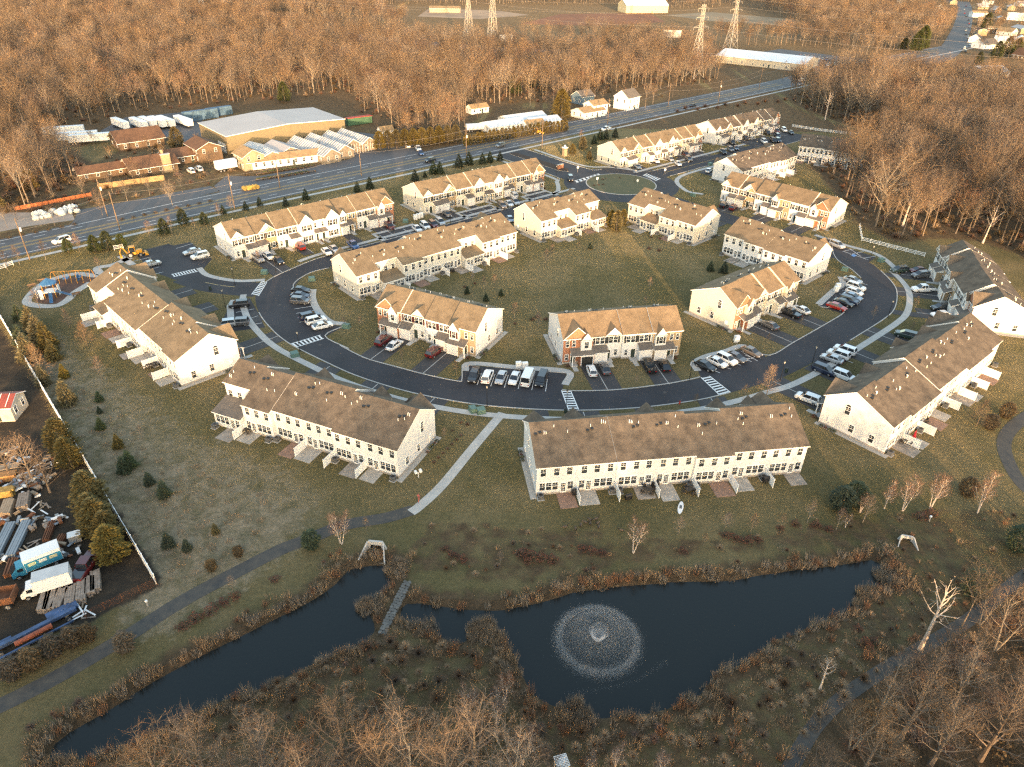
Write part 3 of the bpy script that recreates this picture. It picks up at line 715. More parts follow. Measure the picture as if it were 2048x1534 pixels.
def bush(seed, H, rad, n, sz, m, twn=40, tm=None):
    r = random.Random(seed); b = MB()
    for k in range(twn):
        a = r.uniform(0, 6.283); e = r.uniform(0.3, 1.4); L = rad * 1.15
        d = Vector((math.cos(a) * math.cos(e) * L, math.sin(a) * math.cos(e) * L, math.sin(e) * H)); w = Vector((-math.sin(a), math.cos(a), 0)) * 0.018
        b.poly([-w, w, d], 1)
    for k in range(n):
        a = r.uniform(0, 6.283); t = math.asin(r.random()); q = 0.45 + 0.55 * r.random() ** 0.5
        mm = 1 + 0.18 * math.sin(3 * a + seed) + 0.12 * math.sin(5 * a - seed)
        p = Vector((math.cos(a) * math.cos(t) * rad * q * mm, math.sin(a) * math.cos(t) * rad * q * mm, 0.05 + math.sin(t) * H * q * mm))
        d = Vector((r.gauss(0, 1), r.gauss(0, 1), r.gauss(0.3, 1))).normalized(); u = d.orthogonal().normalized(); v = d.cross(u); s = sz * r.uniform(0.6, 1.3)
        b.poly([p - u * s, p - v * s * 0.5, p + u * s, p + v * s * 0.6], 0)
    return b.mesh('bush', m, tm or TWIG[1])

# tall woodland trees (reference height 16 m), five shapes for single trees; the same joined for the mass of the wood
WOODS = []
for k in range(8):
    HH = (17, 16, 18, 15, 17, 16, 18, 14)[k]
    WOODS.append(grow(100 + k, HH, (.19, .17, .2, .16, .18, .17, .2, .17)[k], (0.55, 0.62, 0.48, 0.66, 0.5, 0.58, 0.6, 0.4)[k], (15, 13, 18, 12, 16, 14, 15, 18)[k], (0.72, 0.85, 0.62, 0.9, 0.55, 0.7, 0.8, 0.5)[k], (8.0, 7.4, 8.6, 7.0, 8.4, 7.8, 8.4, 6.4)[k], 11, 7, 1.25, 0.015, BARK[k % 3], TWIG[(0, 1, 0, 1, 2, 0, 1, 0)[k]], tops=(.60, .62, .58, .64, .55, .6, .62, .6)[k], vase=True))
BIGBARE = [grow(130 + k, 15, 0.36, 0.20, 22, 0.45, 7.4, 9, 7, 1.3, 0.013, BARK[(0, 2, 1)[k]], TWIG[(0, 0, 1)[k]], stems=(1, 2, 1)[k], splay=0.16) for k in range(3)]
YOUNG = [grow(150 + k, 5.5, 0.055, 0.30, 22, 0.55, 1.7, 5, 5, 0.55, 0.010, BARK[2], TWIG[(0, 2, 0)[k]]) for k in range(3)]
PIN = [grow(160 + k, 8, 0.10, 0.14, 44, 0.12, 2.5, 6, 6, 0.6, 0.012, BARK[0], TWIG[0]) for k in range(2)]
BIRCH = [grow(170 + k, 8.5, 0.13, 0.30, 30, 0.75, 2.2, 7, 8, 0.8, 0.009, BARK_BIRCH, TWIG[2], stems=(3, 2, 2)[k], splay=(0.14, 0.2, 0.1)[k]) for k in range(3)]
DEAD = [grow(180, 13, 0.30, 0.5, 12, 0.55, 4.2, 3, 1, 0.8, 0.02, BARK_BIRCH, BARK_BIRCH, tops=0.85)]
CONE = [conifer(200 + k, 4.0, 1.35, 'cone', 900, 0.34, NEEDLE[(0, 1, 1)[k]]) for k in range(3)]
CONE_GOLD = [conifer(210 + k, 6.0, 1.9, 'cone', 1500, 0.42, NEEDLE[2]) for k in range(2)]
PINE = [conifer(220 + k, 8.0, 2.6, 'oval', 1900, 0.55, NEEDLE[(0, 2)[k]], base=0.10, droop=0.0) for k in range(2)]
CEDAR = [conifer(230 + k, 4.5, 1.7, 'round', 1300, 0.36, NEEDLE[(3, 1)[k]]) for k in range(2)]
ARBOR = [conifer(240 + k, 4.0, 1.0, 'oval', 800, 0.34, NEEDLE[(0, 2)[k]], droop=-0.2) for k in range(2)]
BUSH = [bush(300, 1.0, 1.0, 260, 0.13, NEEDLE[0]), bush(301, 1.0, 1.0, 260, 0.13, NEEDLE[1]), bush(302, 1.0, 1.0, 200, 0.12, NEEDLE[3]), bush(303, 1.0, 1.0, 150, 0.12, SHRUB_RED, 110), bush(304, 1.0, 1.0, 60, 0.09, TWIG[2], 260, TWIG[2]), bush(305, 1.0, 1.0, 30, 0.08, REED[0], 240, REED[0])]
PALE = [(BIRCH[1][0], bush(306, 1, 1, 10, 0.1, LEAF_PALE, 10))]

def tree(name, protos, xy, h, label, group, href, i=None, rz=None, z=0.0, lean=None):
    k = rnd.randrange(len(protos)) if i is None else i
    t = thing(name, label, 'tree', (xy[0], xy[1], z), rnd.uniform(0, 6.28) if rz is None else rz, group)
    t.scale = (h / href,) * 3
    if lean: t.rotation_euler = (lean[0], lean[1], t.rotation_euler[2])
    obj('trunk', protos[k][0], t); obj('crown', protos[k][1], t)
    return t
SHRUB_LABEL = ['small round green shrub in the planting bed by a townhouse wall', 'dark evergreen shrub in the planting bed by a townhouse wall', 'russet evergreen shrub in the planting bed by a townhouse wall', 'dark red leafless shrub in the planting bed by a townhouse wall']
def shrub_at(xy, r, kind, label=None, group='foundation shrubs', z=0.0):
    o = obj('shrub', BUSH[kind], None, (xy[0], xy[1], z), rnd.uniform(0, 6.28), (r * rnd.uniform(0.85, 1.2), r * rnd.uniform(0.85, 1.2), r * rnd.uniform(0.85, 1.3)))
    return tag(o, label or SHRUB_LABEL[kind], 'shrub', group + ' ' + ('green', 'dark', 'russet', 'red', 'bare', 'straw')[kind])

def scatter(name, pts, meshes, label, cat):
    """one object: a cloud of points with geometry-node instances of the given meshes; pts rows x,y,z,scale,rot,index"""
    coll = bpy.data.collections.new(name + '_pieces')
    for k, m in enumerate(meshes):
        coll.objects.link(bpy.data.objects.new('%s_piece_%02d' % (name, k), m))
    me = bpy.data.meshes.new(name)
    pts = np.array(pts, float)
    me.from_pydata(pts[:, :3].tolist(), [], [])
    for an, col, tp in (('sc', 3, 'FLOAT'), ('rt', 4, 'FLOAT'), ('ix', 5, 'INT')):
        at = me.attributes.new(an, tp, 'POINT'); at.data.foreach_set('value', pts[:, col].astype(np.int32 if tp == 'INT' else np.float32))
    o = obj(name, me); o['kind'] = 'stuff'; o['label'] = label; o['category'] = cat
    ng = bpy.data.node_groups.new(name + '_scatter', 'GeometryNodeTree')
    ng.interface.new_socket('Geometry', in_out='INPUT', socket_type='NodeSocketGeometry'); ng.interface.new_socket('Geometry', in_out='OUTPUT', socket_type='NodeSocketGeometry')
    nd = ng.nodes; gi, go = nd.new('NodeGroupInput'), nd.new('NodeGroupOutput'); ip = nd.new('GeometryNodeInstanceOnPoints'); ci = nd.new('GeometryNodeCollectionInfo')
    ci.inputs['Collection'].default_value = coll; ci.inputs['Separate Children'].default_value = True; ci.inputs['Reset Children'].default_value = True
    def na(n, t):
        a = nd.new('GeometryNodeInputNamedAttribute'); a.data_type = t; a.inputs['Name'].default_value = n; return a.outputs['Attribute']
    cx = nd.new('ShaderNodeCombineXYZ'); L = ng.links.new
    L(gi.outputs[0], ip.inputs['Points']); L(ci.outputs[0], ip.inputs['Instance']); ip.inputs['Pick Instance'].default_value = True
    L(na('ix', 'INT'), ip.inputs['Instance Index']); L(na('rt', 'FLOAT'), cx.inputs[2]); L(cx.outputs[0], ip.inputs['Rotation']); L(na('sc', 'FLOAT'), ip.inputs['Scale']); L(ip.outputs[0], go.inputs[0])
    md = o.modifiers.new('scatter', 'NODES'); md.node_group = ng
    return o
def joined(pair, name='bare_tree'):
    a, b = pair; me = bpy.data.meshes.new(name)
    va = [tuple(v.co) for v in a.vertices]; vb = [tuple(v.co) for v in b.vertices]; n = len(va)
    fa = [tuple(p.vertices) for p in a.polygons]; fb = [tuple(q + n for q in p.vertices) for p in b.polygons]
    me.from_pydata(va + vb, [], fa + fb)
    mats = list(b.materials) if len(b.materials) > 1 else [a.materials[0], b.materials[0]]
    for m in mats: me.materials.append(m)
    off = 0 if len(b.materials) > 1 else 1
    me.polygons.foreach_set('material_index', [0] * len(fa) + [p.material_index + off for p in b.polygons])
    me.update(); return me

# ------------------------------------------------------------------ townhouse rows
HE, HR, YF, YR = 5.7, 9.0, -5.0, 7.3          # eave, ridge, front wall and rear wall measured from the ridge
SF_, SR_ = (HR - HE) / 5.3, (HR - 5.58) / 7.6  # roof slopes front / rear
RT = 0.16
def frame_window(w, h, grid=True, arch=False):
    f = MB(); t = 0.09
    f.box(-w / 2 - t, w / 2 + t, -0.07, 0.02, -h / 2 - t, -h / 2, 0); f.box(-w / 2 - t, w / 2 + t, -0.07, 0.02, h / 2, h / 2 + t, 0)
    f.box(-w / 2 - t, -w / 2, -0.065, 0.02, -h / 2, h / 2, 0); f.box(w / 2, w / 2 + t, -0.065, 0.02, -h / 2, h / 2, 0)
    f.box(-w / 2, w / 2, -0.05, 0.02, -0.035, 0.035, 0)
    if grid:
        f.box(-0.015, 0.015, -0.045, 0.02, 0.035, h / 2, 0); f.box(-w / 2, w / 2, -0.044, 0.02, h / 4 - 0.012, h / 4 + 0.012, 0)
    if arch:
        pts = [(w / 2 * math.cos(a), h / 2 + t + 0.45 * math.sin(a)) for a in [math.pi * k / 8 for k in range(9)]]
        o = [(1.16 * x, h / 2 + t + (z - h / 2 - t) * 1.25) for x, z in pts]
        for k in range(8): f.prism([(pts[k][0], -0.06, pts[k][1]), (o[k][0], -0.06, o[k][1]), (o[k + 1][0], -0.06, o[k + 1][1]), (pts[k + 1][0], -0.06, pts[k + 1][1])], [(pts[k][0], 0.02, pts[k][1]), (o[k][0], 0.02, o[k][1]), (o[k + 1][0], 0.02, o[k + 1][1]), (pts[k + 1][0], 0.02, pts[k + 1][1])])
    p = MB().poly([(-w / 2, -0.02, -h / 2), (w / 2, -0.02, -h / 2), (w / 2, -0.02, h / 2), (-w / 2, -0.02, h / 2)])
    if arch: p.poly([(x, -0.02, z) for x, z in pts])
    return f.mesh('window', TRIM), p.mesh('pane', GLASS)
WIN = {'s': frame_window(0.85, 1.45), 'l': frame_window(0.85, 1.5), 'n': frame_window(0.62, 1.35), 'a': frame_window(0.9, 1.5, arch=True), 'sq': frame_window(0.6, 0.75, False)}
SHUT = MB().box(-0.19, 0.19, -0.06, 0.01, -0.78, 0.78).mesh('shutter', SHUTTER)
SHUT_R = MB().box(-0.19, 0.19, -0.06, 0.01, -0.78, 0.78).mesh('shutter', SHUTTER_RED)
dm = MB().box(-0.46, 0.46, -0.05, 0.02, 0.0, 2.05)
DOORM = dm.mesh('door', DOOR)
DOORF = MB().box(-0.58, -0.46, -0.08, 0.02, 0, 2.2).box(0.46, 0.58, -0.08, 0.02, 0, 2.2).box(-0.46, 0.46, -0.08, 0.02, 2.05, 2.2).mesh('door_frame', TRIM)
pd = MB().box(-0.47, 0.47, -0.05, 0.02, 0.0, 2.1)
for i in range(3):
    for j in range(5): pd.box(-0.36 + 0.25 * i, -0.36 + 0.25 * i + 0.21, -0.055, 0.0, 0.25 + 0.35 * j, 0.25 + 0.35 * j + 0.3, 1)
PATIODOOR = pd.mesh('patio_door', TRIM, GLASS)
gd = MB().box(-1.2, 1.2, -0.04, 0.02, 0.0, 2.15)
for j in range(4): gd.box(-1.16, 1.16, -0.07, -0.04, 0.06 + 0.53 * j, 0.06 + 0.53 * j + 0.46)
GARM = gd.mesh('garage_door', GARAGE)
GARF = MB().box(-1.34, -1.2, -0.09, 0.02, 0, 2.3).box(1.2, 1.34, -0.09, 0.02, 0, 2.3).box(-1.2, 1.2, -0.09, 0.02, 2.15, 2.3).mesh('door_frame', TRIM)
pipe = MB().tube([(0, 0, -0.15), (0, 0, 0.48)], [0.055, 0.055], 6)
PIPE1 = pipe.mesh('vent_pipe', PVC)
PIPE2 = MB().tube([(-0.16, 0, -0.15), (-0.16, 0, 0.42), (-0.16, -0.18, 0.48)], [0.055] * 3, 6).tube([(0.16, 0, -0.15), (0.16, 0, 0.5), (0.16, -0.2, 0.56)], [0.055] * 3, 6).mesh('vent_pipe', PVC)
RVENT = MB().box(-0.2, 0.2, -0.2, 0.2, -0.1, 0.16).box(-0.24, 0.24, -0.24, 0.24, 0.16, 0.2).mesh('roof_vent', VENT_SHADE)
pf = MB()
for k in range(10): pf.box(-0.018, 0.018, 0.05 + 0.30 * k, 0.05 + 0.30 * k + 0.285, 0.12, 1.72)
pf.box(-0.035, 0.035, 0.05, 3.05, 1.72, 1.80).box(-0.035, 0.035, 0.05, 3.05, 0.06, 0.14).box(-0.06, 0.06, -0.06, 0.06, 0, 1.9).box(-0.06, 0.06, 3.0, 3.12, 0, 1.9)
PRIV = pf.mesh('privacy_screen', VINYL)
ac = MB().box(-0.42, 0.42, -0.42, 0.42, 0.06, 0.80)
for a in range(4):
    for k in range(9):
        t = -0.38 + 0.095 * k; c, s = math.cos(a * math.pi / 2), math.sin(a * math.pi / 2)
        ac.obox(c * 0.43 - s * t, s * 0.43 + c * t, 0.10, 0.76, 0.02, 0.035, a * math.pi / 2, 0)
ACBODY = ac.mesh('casing', ACGREY)
ACFAN = MB().tube([(0, 0, 0.80), (0, 0, 0.86)], [0.34, 0.30], 12).tube([(0, 0, 0.86), (0, 0, 0.9)], [0.1, 0.1], 8).mesh('fan_grille', BLACKM)
ACPAD = MB().box(-0.55, 0.55, -0.55, 0.55, 0.0, 0.06).mesh('pad', CONC)

def add_window(root, kind, x, y, z, rz=0.0):
    f = obj('window', WIN[kind][0], root, (x, y, z), rz)
    obj('pane', WIN[kind][1], f)
    return f

STY = {  # front styles: wall, gables (xc, half, peak, projection, gable wall), window pairs, singles, bump xc, garage side, door x, ground window x
    'a': dict(wall='s', gab=[(1.6, 1.75, 7.55, 0.12, 's')], pairs=[1.6, 4.6], gar='R', door=2.55, gw=[1.05]),
    'b': dict(wall='t', gab=[(3.7, 2.45, 8.15, 0.12, 's'), (4.65, 1.55, 7.2, 0.32, 't')], pairs=[1.7, 4.7], gar='L', door=3.7, gwp=[5.15]),
    'c': dict(wall='s', gab=[], pairs=[1.7, 4.5], gar='R', door=2.45, gw=[0.95]),
    'd': dict(wall='s', gab=[(2.25, 2.15, 8.1, 0.6, 's')], pairs=[2.25], pairs_g=[2.25], single=[5.1], gar=None, door=5.2, porch=(4.3, 6.3), proj=(0.15, 4.35)),
    'e': dict(wall='t', gab=[], bump=1.5, single=[4.05, 5.35], gar='L', door=3.75, gw=[5.35], porch=(0.0, 4.5)),
    'f': dict(wall='b', gab=[(3.45, 2.75, 8.35, 0.12, 'b')], bump=1.6, single=[4.05, 5.35], gar='L', door=4.1, gw=[5.4], porch=(0.0, 4.7), post=True),
    'g': dict(wall='s', gab=[(4.35, 1.7, 7.6, 0.12, 's')], pairs=[1.55, 4.35], gar='L', door=3.45, gw=[5.1]),
}
def facing(root_xy, nx, ny):
    """does a wall at that place with that outward normal look towards the camera's side of the scene"""
    vx, vy = -root_xy[0], -root_xy[1]; L = math.hypot(vx, vy)
    return (vx * nx + vy * ny) / L > -0.35

PATIO2 = mat('patio_pavers', (0.24, 0.15, 0.11), 0.95, var=0.3, scale=1.8); PATIO3 = mat('patio_stained', (0.27, 0.235, 0.20), 0.95, var=0.35, scale=0.7)
LAWN_SKIP = []
N_PIPE = random.Random(3)
KERBS = [OUT, INN, [SF(150, 17.5), SF(255, 17.5)]]
KP = np.array([q for K in KERBS for a_, b_ in zip(K[:-1], K[1:]) for q in np.linspace(a_, b_, max(2, int(math.dist(a_, b_) / 0.4)))])
def to_kerb(p, d, cap=15.0):
    t = np.arange(0, cap, 0.25); q = np.array(p)[None] + np.array(d)[None] * t[:, None]
    D = np.sqrt(((q[:, None] - KP[None]) ** 2).sum(-1)).min(1); k = np.nonzero(D < 0.35)[0]
    return float(t[k[0]]) if len(k) else None
def townhouses(label, a, b, styles, siding='white', roof=0, ext=(), red=False, dlen=7.5, front_detail=True, jog=None, rear=True, brick=None, mirror_rear=False, patio=True, open_garage=None, group='townhouse rows'):
    """a, b: ridge ends in photo pixels (roof height), ordered so that the front lies to the right of a->b"""
    A = np.array(gp(*a, z=HR)); Bp = np.array(gp(*b, z=HR)); d = Bp - A; L = float(np.linalg.norm(d)); yaw = math.atan2(d[1], d[0])
    ca, sa = math.cos(yaw), math.sin(yaw)
    n = len(styles); w = L / n; k = w / 6.25
    root = thing('townhouse_row', label, 'townhouses', (A[0], A[1], 0), yaw, group)
    W2 = lambda x, y: (A[0] + x * ca - y * sa, A[1] + x * sa + y * ca)
    S = SIDING[siding]; RM = SHINGLE[roof]
    FW = {'s': S, 'b': brick or BRICK, 't': STONE}
    mid = W2(L / 2, 0)
    PAVED.append([W2(-1.1, YF - 1.6), W2(L + 1.1, YF - 1.6), W2(L + 1.1, YR + 0.6), W2(-1.1, YR + 0.6)])
    LAWN_SKIP.append([W2(-1, YR), W2(L + 1, YR), W2(L + 1, YR + 3.3), W2(-1, YR + 3.3)])
    fface = facing(mid, sa, -ca); rface = facing(mid, -sa, ca)
    jog = jog or [(0, 0), (0.45, -0.22), (0, 0), (-0.5, 0.22), (-0.5, 0.22), (0.3, -0.15), (0, 0), (-0.3, 0.12)]
    jogs = [jog[i % len(jog)] for i in range(n)]
    for i, code in enumerate(styles):
        mir = code.endswith('*'); st = STY[code[0]]
        x0, x1 = i * w, (i + 1) * w
        dy, dz = jogs[i]
        fx = lambda x: x0 + (w - x * k if mir else x * k)
        yf, yr = YF + dy, YR + dy
        hr = HR + dz
        pf_, pr_ = (lambda y: hr + (y - dy) * SF_), (lambda y: hr - (y - dy) * SR_)
        if i in ext: yr -= 2.6
        zf, zr = pf_(yf) - 0.03, pr_(yr) - 0.03
        mb = MB()
        prof = [(yf, 0.0), (yf, zf), (dy, hr - 0.05), (yr, zr), (yr, 0.0)]
        e0, e1 = x0 + 0.003, x1 - 0.003
        n0 = len(mb.v); mb.v += [(e0, y, z) for y, z in prof] + [(e1, y, z) for y, z in prof]
        for q in range(5):
            r = (q + 1) % 5; mb.f.append((q, r, 5 + r, 5 + q)[::-1]); mb.m.append(1 if q == 0 else 0)
        mb.f.append((0, 1, 2, 3, 4)); mb.m.append(0); mb.f.append((9, 8, 7, 6, 5)); mb.m.append(0)
        ws = FW[st['wall']]
        obj('wall', mb.mesh('wall', S, ws), root)
        bw = MB().box(x0 - (0.03 if i == 0 else 0), x1 + (0.03 if i == n - 1 else 0), yf - 0.03, yr + 0.03, 0, 0.38)
        obj('foundation', bw.mesh('foundation', STONEBASE), root)
        # roof
        oL = 0.22 if i == 0 else (0.08 if jogs[i][1] > jogs[i - 1][1] else 0.0); oR = 0.22 if i == n - 1 else (0.08 if jogs[i][1] > jogs[i + 1][1] else 0.0)
        rx0, rx1 = x0 - oL + 0.002, x1 + oR - 0.002
        ye, yo = yf - 0.3, yr + 0.3
        rb = MB()
        rb.slab([(rx0, ye, pf_(ye) + RT), (rx1, ye, pf_(ye) + RT), (rx1, dy, hr + RT), (rx0, dy, hr + RT)], RT + 0.02, 0, 1)
        rb.slab([(rx0, dy, hr + RT), (rx1, dy, hr + RT), (rx1, yo, pr_(yo) + RT), (rx0, yo, pr_(yo) + RT)], RT + 0.02, 0, 1)
        obj('roof', rb.mesh('roof', RM, TRIM), root)
        # cross gables
        def gable(xc, half, zp, proj, wm, zbase=None):
            yg = yf - proj; ov = 0.18
            ze = pf_(yf - 0.05) - 0.02 if zbase is None else zbase
            sl = (zp - ze) / half
            zeo = ze - ov * sl; yo_ = yg - 0.28
            yb = lambda z: dy + (z - hr) / SF_
            g = MB()
            for s in (-1, 1):
                q = [(xc + s * (half + ov), yo_, zeo + RT), (xc, yo_, zp + RT), (xc, yb(zp), zp + RT), (xc + s * (half + ov), max(yb(zeo), yo_ + 0.05), zeo + RT)]
                if s > 0: q = q[::-1]
                g.slab(q[::-1], RT, 0, 1)
            obj('gable_roof', g.mesh('gable_roof', RM, TRIM), root)
            t = MB().prism([(xc - half, yg, ze - 0.05), (xc + half, yg, ze - 0.05), (xc, yg, zp - 0.06)], [(xc - half, yb(zp), ze - 0.05), (xc + half, yb(zp), ze - 0.05), (xc, yb(zp), zp - 0.06)])
            obj('gable_wall', t.mesh('gable_wall', FW[wm]), root)
        for (xc, half, zp, proj, wmk) in st['gab']:
            if 'proj' in st:
                p0, p1 = fx(st['proj'][0]), fx(st['proj'][1]); p0, p1 = min(p0, p1), max(p0, p1)
                obj('bay_wall', MB().box(p0, p1, yf - proj, yf + 0.1, 0, pf_(yf - 0.05)).mesh('bay_wall', S), root)
            gable(fx(xc), half * k, zp + dz, proj, wmk)
        if 'bump' in st:
            xc = fx(st['bump']); h = 1.15
            obj('bay_wall', MB().box(xc - h, xc + h, yf - 0.75, yf + 0.1, 3.0, 5.62).mesh('bay_wall', S), root)
            gable(xc, h, 7.15 + dz * 0.5, 0.75, 's', 5.6)
        # garage, porch
        gx = None
        if st['gar']:
            gx0, gx1 = (fx(0), fx(2.95)) if st['gar'] == 'L' else (fx(3.30), fx(6.25))
            gx0, gx1 = min(gx0, gx1), max(gx0, gx1); gx = (gx0 + gx1) / 2
            obj('garage_wall', MB().box(gx0 + 0.01, gx1 - 0.01, yf - 1.5, yf + 0.05, 0, 2.72).mesh('garage_wall', FW['s'] if st['wall'] == 's' and code[0] != 'g' else FW['t' if st['wall'] == 't' else 'b'] if st['wall'] != 's' else S), root)
            px0, px1 = gx0, gx1
            if 'porch' in st:
                q0, q1 = fx(st['porch'][0]), fx(st['porch'][1]); px0, px1 = min(q0, q1, gx0), max(q0, q1, gx1)
            r = MB().slab([(px0 - 0.1, yf - 1.85, 2.70), (px1 + 0.1, yf - 1.85, 2.70), (px1 + 0.1, yf + 0.02, 3.62), (px0 - 0.1, yf + 0.02, 3.62)], 0.14, 0, 1)
            r.prism([(gx0 + 0.01, yf - 1.5, 2.72), (gx0 + 0.01, yf, 2.72), (gx0 + 0.01, yf, 3.4)], [(gx1 - 0.01, yf - 1.5, 2.72), (gx1 - 0.01, yf, 2.72), (gx1 - 0.01, yf, 3.4)], 1)
            obj('garage_roof', r.mesh('garage_roof', SHINGLE_DARK, TRIM), root)
            if st.get('post') or 'porch' in st:
                pxx = fx(st['porch'][1] - 0.15)
                obj('porch_post', MB().box(pxx - 0.09, pxx + 0.09, yf - 1.65, yf - 1.47, 0, 2.66).mesh('porch_post', TRIM), root)
        elif 'porch' in st:
            q0, q1 = sorted((fx(st['porch'][0]), fx(st['porch'][1])))
            r = MB().slab([(q0 - 0.1, yf - 1.5, 2.75), (q1, yf - 1.5, 2.75), (q1, yf + 0.02, 3.6), (q0 - 0.1, yf + 0.02, 3.6)], 0.14, 0, 1)
            obj('porch_roof', r.mesh('porch_roof', SHINGLE_DARK, TRIM), root)
            obj('porch_post', MB().box(q0, q0 + 0.18, yf - 1.4, yf - 1.22, 0, 2.62).mesh('porch_post', TRIM), root)
        if fface and front_detail:
            sh = SHUT_R if red else SHUT
            def pair(x, z, y):
                for s in (-1, 1):
                    add_window(root, 's', x + s * 0.52, y, z)
                    obj('shutter', sh, root, (x + s * 1.24, y - 0.03, z))
            for x in st.get('pairs', []):
                pr = st['gab'][0][3] if 'proj' in st else 0
                pair(fx(x), 4.6, yf - pr)
            for x in st.get('pairs_g', []): pair(fx(x), 1.55, yf - st['gab'][0][3])
            for x in st.get('single', []): add_window(root, 'n', fx(x), yf, 4.65)
            if 'bump' in st:
                xc = fx(st['bump']); add_window(root, 's', xc, yf - 0.75, 4.5)
                if code[0] == 'e':
                    for s in (-1, 1): obj('shutter', sh, root, (xc + s * 0.74, yf - 0.78, 4.5))
            for x in st.get('gw', []): add_window(root, 'n', fx(x), yf, 1.55)
            for x in st.get('gwp', []):
                for s in (-1, 1):
                    obj('shutter', sh, root, (fx(x) + s * 0.72, yf - 0.03, 1.55))
                add_window(root, 's', fx(x), yf, 1.55)
            dr = obj('front_door', DOORM, root, (fx(st['door']), yf - 0.01, 0.2)); obj('door_frame', DOORF, dr)
            obj('door_step', MB().box(fx(st['door']) - 0.8, fx(st['door']) + 0.8, yf - 1.5, yf, 0, 0.18).mesh('door_step', CONC), root)
            obj('front_walk', MB().box(fx(st['door']) - 0.5, fx(st['door']) + 0.5, yf - 3.4, yf - 1.5, 0, 0.06).mesh('front_walk', CONC), root)
            if gx is not None:
                if open_garage == i:
                    g_ = obj('garage_opening_shade', MB().box(-1.2, 1.2, -0.015, 0.02, 0, 2.15).mesh('garage_opening_shade', VENT_SHADE), root, (gx, yf - 1.5, 0.05))  # flat black panel paints the shaded inside of the open garage
                else:
                    g_ = obj('garage_door', GARM, root, (gx, yf - 1.5, 0.05))
                obj('door_frame', GARF, g_)
            if i % 2 == 0 or i == n - 1:
                bx = fx(st['door'] + 1.3); 
                shrub_at(W2(bx, yf - 1.3), 0.55, 3)
        if gx is not None and dlen:
            dlen = to_kerb(W2(gx, yf - 1.5), (sa, -ca)) or 7.0
            q = [W2(gx0 + 0.08, yf - 1.5), W2(gx1 - 0.08, yf - 1.5), W2(gx1 - 0.08, yf - 1.5 - dlen), W2(gx0 + 0.08, yf - 1.5 - dlen)]
            sheet('driveway', q, 0.034, ASPH_DRIVE)
            if st['gar'] == 'R' and not mir or st['gar'] == 'L' and mir:
                xe = max(gx0, gx1) if not mir else max(gx0, gx1)
                sheet('driveway_edging', [W2(x1 - 0.08, yf - 1.6), W2(x1 + 0.08, yf - 1.6), W2(x1 + 0.08, yf - 1.5 - dlen), W2(x1 - 0.08, yf - 1.5 - dlen)], 0.038, CONC)
        # rear
        if rear and rface:
            rm = (i % 2 == 1) != mirror_rear
            bx_ = lambda x: x0 + (w - x * k if rm else x * k)
            for x in (1.0, 3.1, 5.1): add_window(root, 's', bx_(x), yr, min(4.62, pr_(yr) - 1.15), math.pi)
            yw = yr
            if i in ext:
                ye2 = yr + 3.9
                eb = MB().box(x0 + 0.06, x1 - 0.06, yr - 0.05, ye2, 0, 2.75)
                eb.prism([(x0 + 0.06, yr, 2.75), (x0 + 0.06, ye2, 2.75), (x0 + 0.06, yr, 3.75)], [(x1 - 0.06, yr, 2.75), (x1 - 0.06, ye2, 2.75), (x1 - 0.06, yr, 3.75)])
                obj('sunroom_wall', eb.mesh('sunroom_wall', S), root)
                er = MB().slab([(x0 - 0.12, yr + 0.01, 4.12), (x1 + 0.12, yr + 0.01, 4.12), (x1 + 0.12, ye2 + 0.3, 2.90), (x0 - 0.12, ye2 + 0.3, 2.90)], 0.16, 0, 1)
                obj('sunroom_roof', er.mesh('sunroom_roof', SHINGLE_DARK if roof == 1 else RM, TRIM), root)
                yw = ye2
            for x in (0.95, 1.95, 2.95): add_window(root, 'l', bx_(x), yw, 1.65, math.pi)
            obj('patio_door', PATIODOOR, root, (bx_(4.25), yw + 0.01, 0.2), math.pi)
            add_window(root, 'l', bx_(5.35), yw, 1.6, math.pi)
            if patio:
                pc = W2(bx_(4.5), yw + 1.75)
                PAVED.append([(pc[0] + ux_ * ca - uy_ * sa, pc[1] + ux_ * sa + uy_ * ca) for ux_, uy_ in ((-1.6, -1.8), (1.8, -1.8), (1.8, 2.3), (-1.6, 2.3))])
                struct(obj('patio', MB().box(-1.5, 1.35 + .2 * (i % 3), -1.75, 1.3 + 0.3 * (i % 4), 0, 0.07).mesh('patio', (CONC2, PATIO2, CONC2, PATIO3)[(i * 5 + n) % 4]), None, (pc[0], pc[1], 0.0), yaw))
                if i < n - 1 and (i * 7 + n) % 9 != 0: obj('privacy_screen', PRIV, root, (x1, max(yw, yr, YR + jogs[i + 1][0]) + 0.03, 0))
                ax = bx_(0.6)
                acu = thing('condenser', 'grey air conditioner on a pad behind the ' + ' '.join(label.split(' with ')[0].split()[:7]), 'air conditioner', (*W2(ax, yw + 0.9), 0), yaw, 'condensers behind the townhouses')
                obj('casing', ACBODY, acu); obj('fan_grille', ACFAN, acu); obj('pad', ACPAD, acu)
        # vents on the rear slope (seen over the ridge too)
        r_ = N_PIPE
        for q in range(3):
            y = dy + r_.uniform(0.9, 4.0); x = x0 + r_.uniform(0.5, w - 0.5)
            obj('vent_pipe', PIPE2 if q == 0 else PIPE1, root, (x, y, pr_(y) + RT), yaw * 0)
        xv = x0 + r_.uniform(1.2, w - 1.2)
        for q in (0, 0.75): obj('roof_vent', RVENT, root, (xv + q, dy + 1.9 + 0.3 * q, pr_(dy + 1.9 + 0.3 * q) + RT))
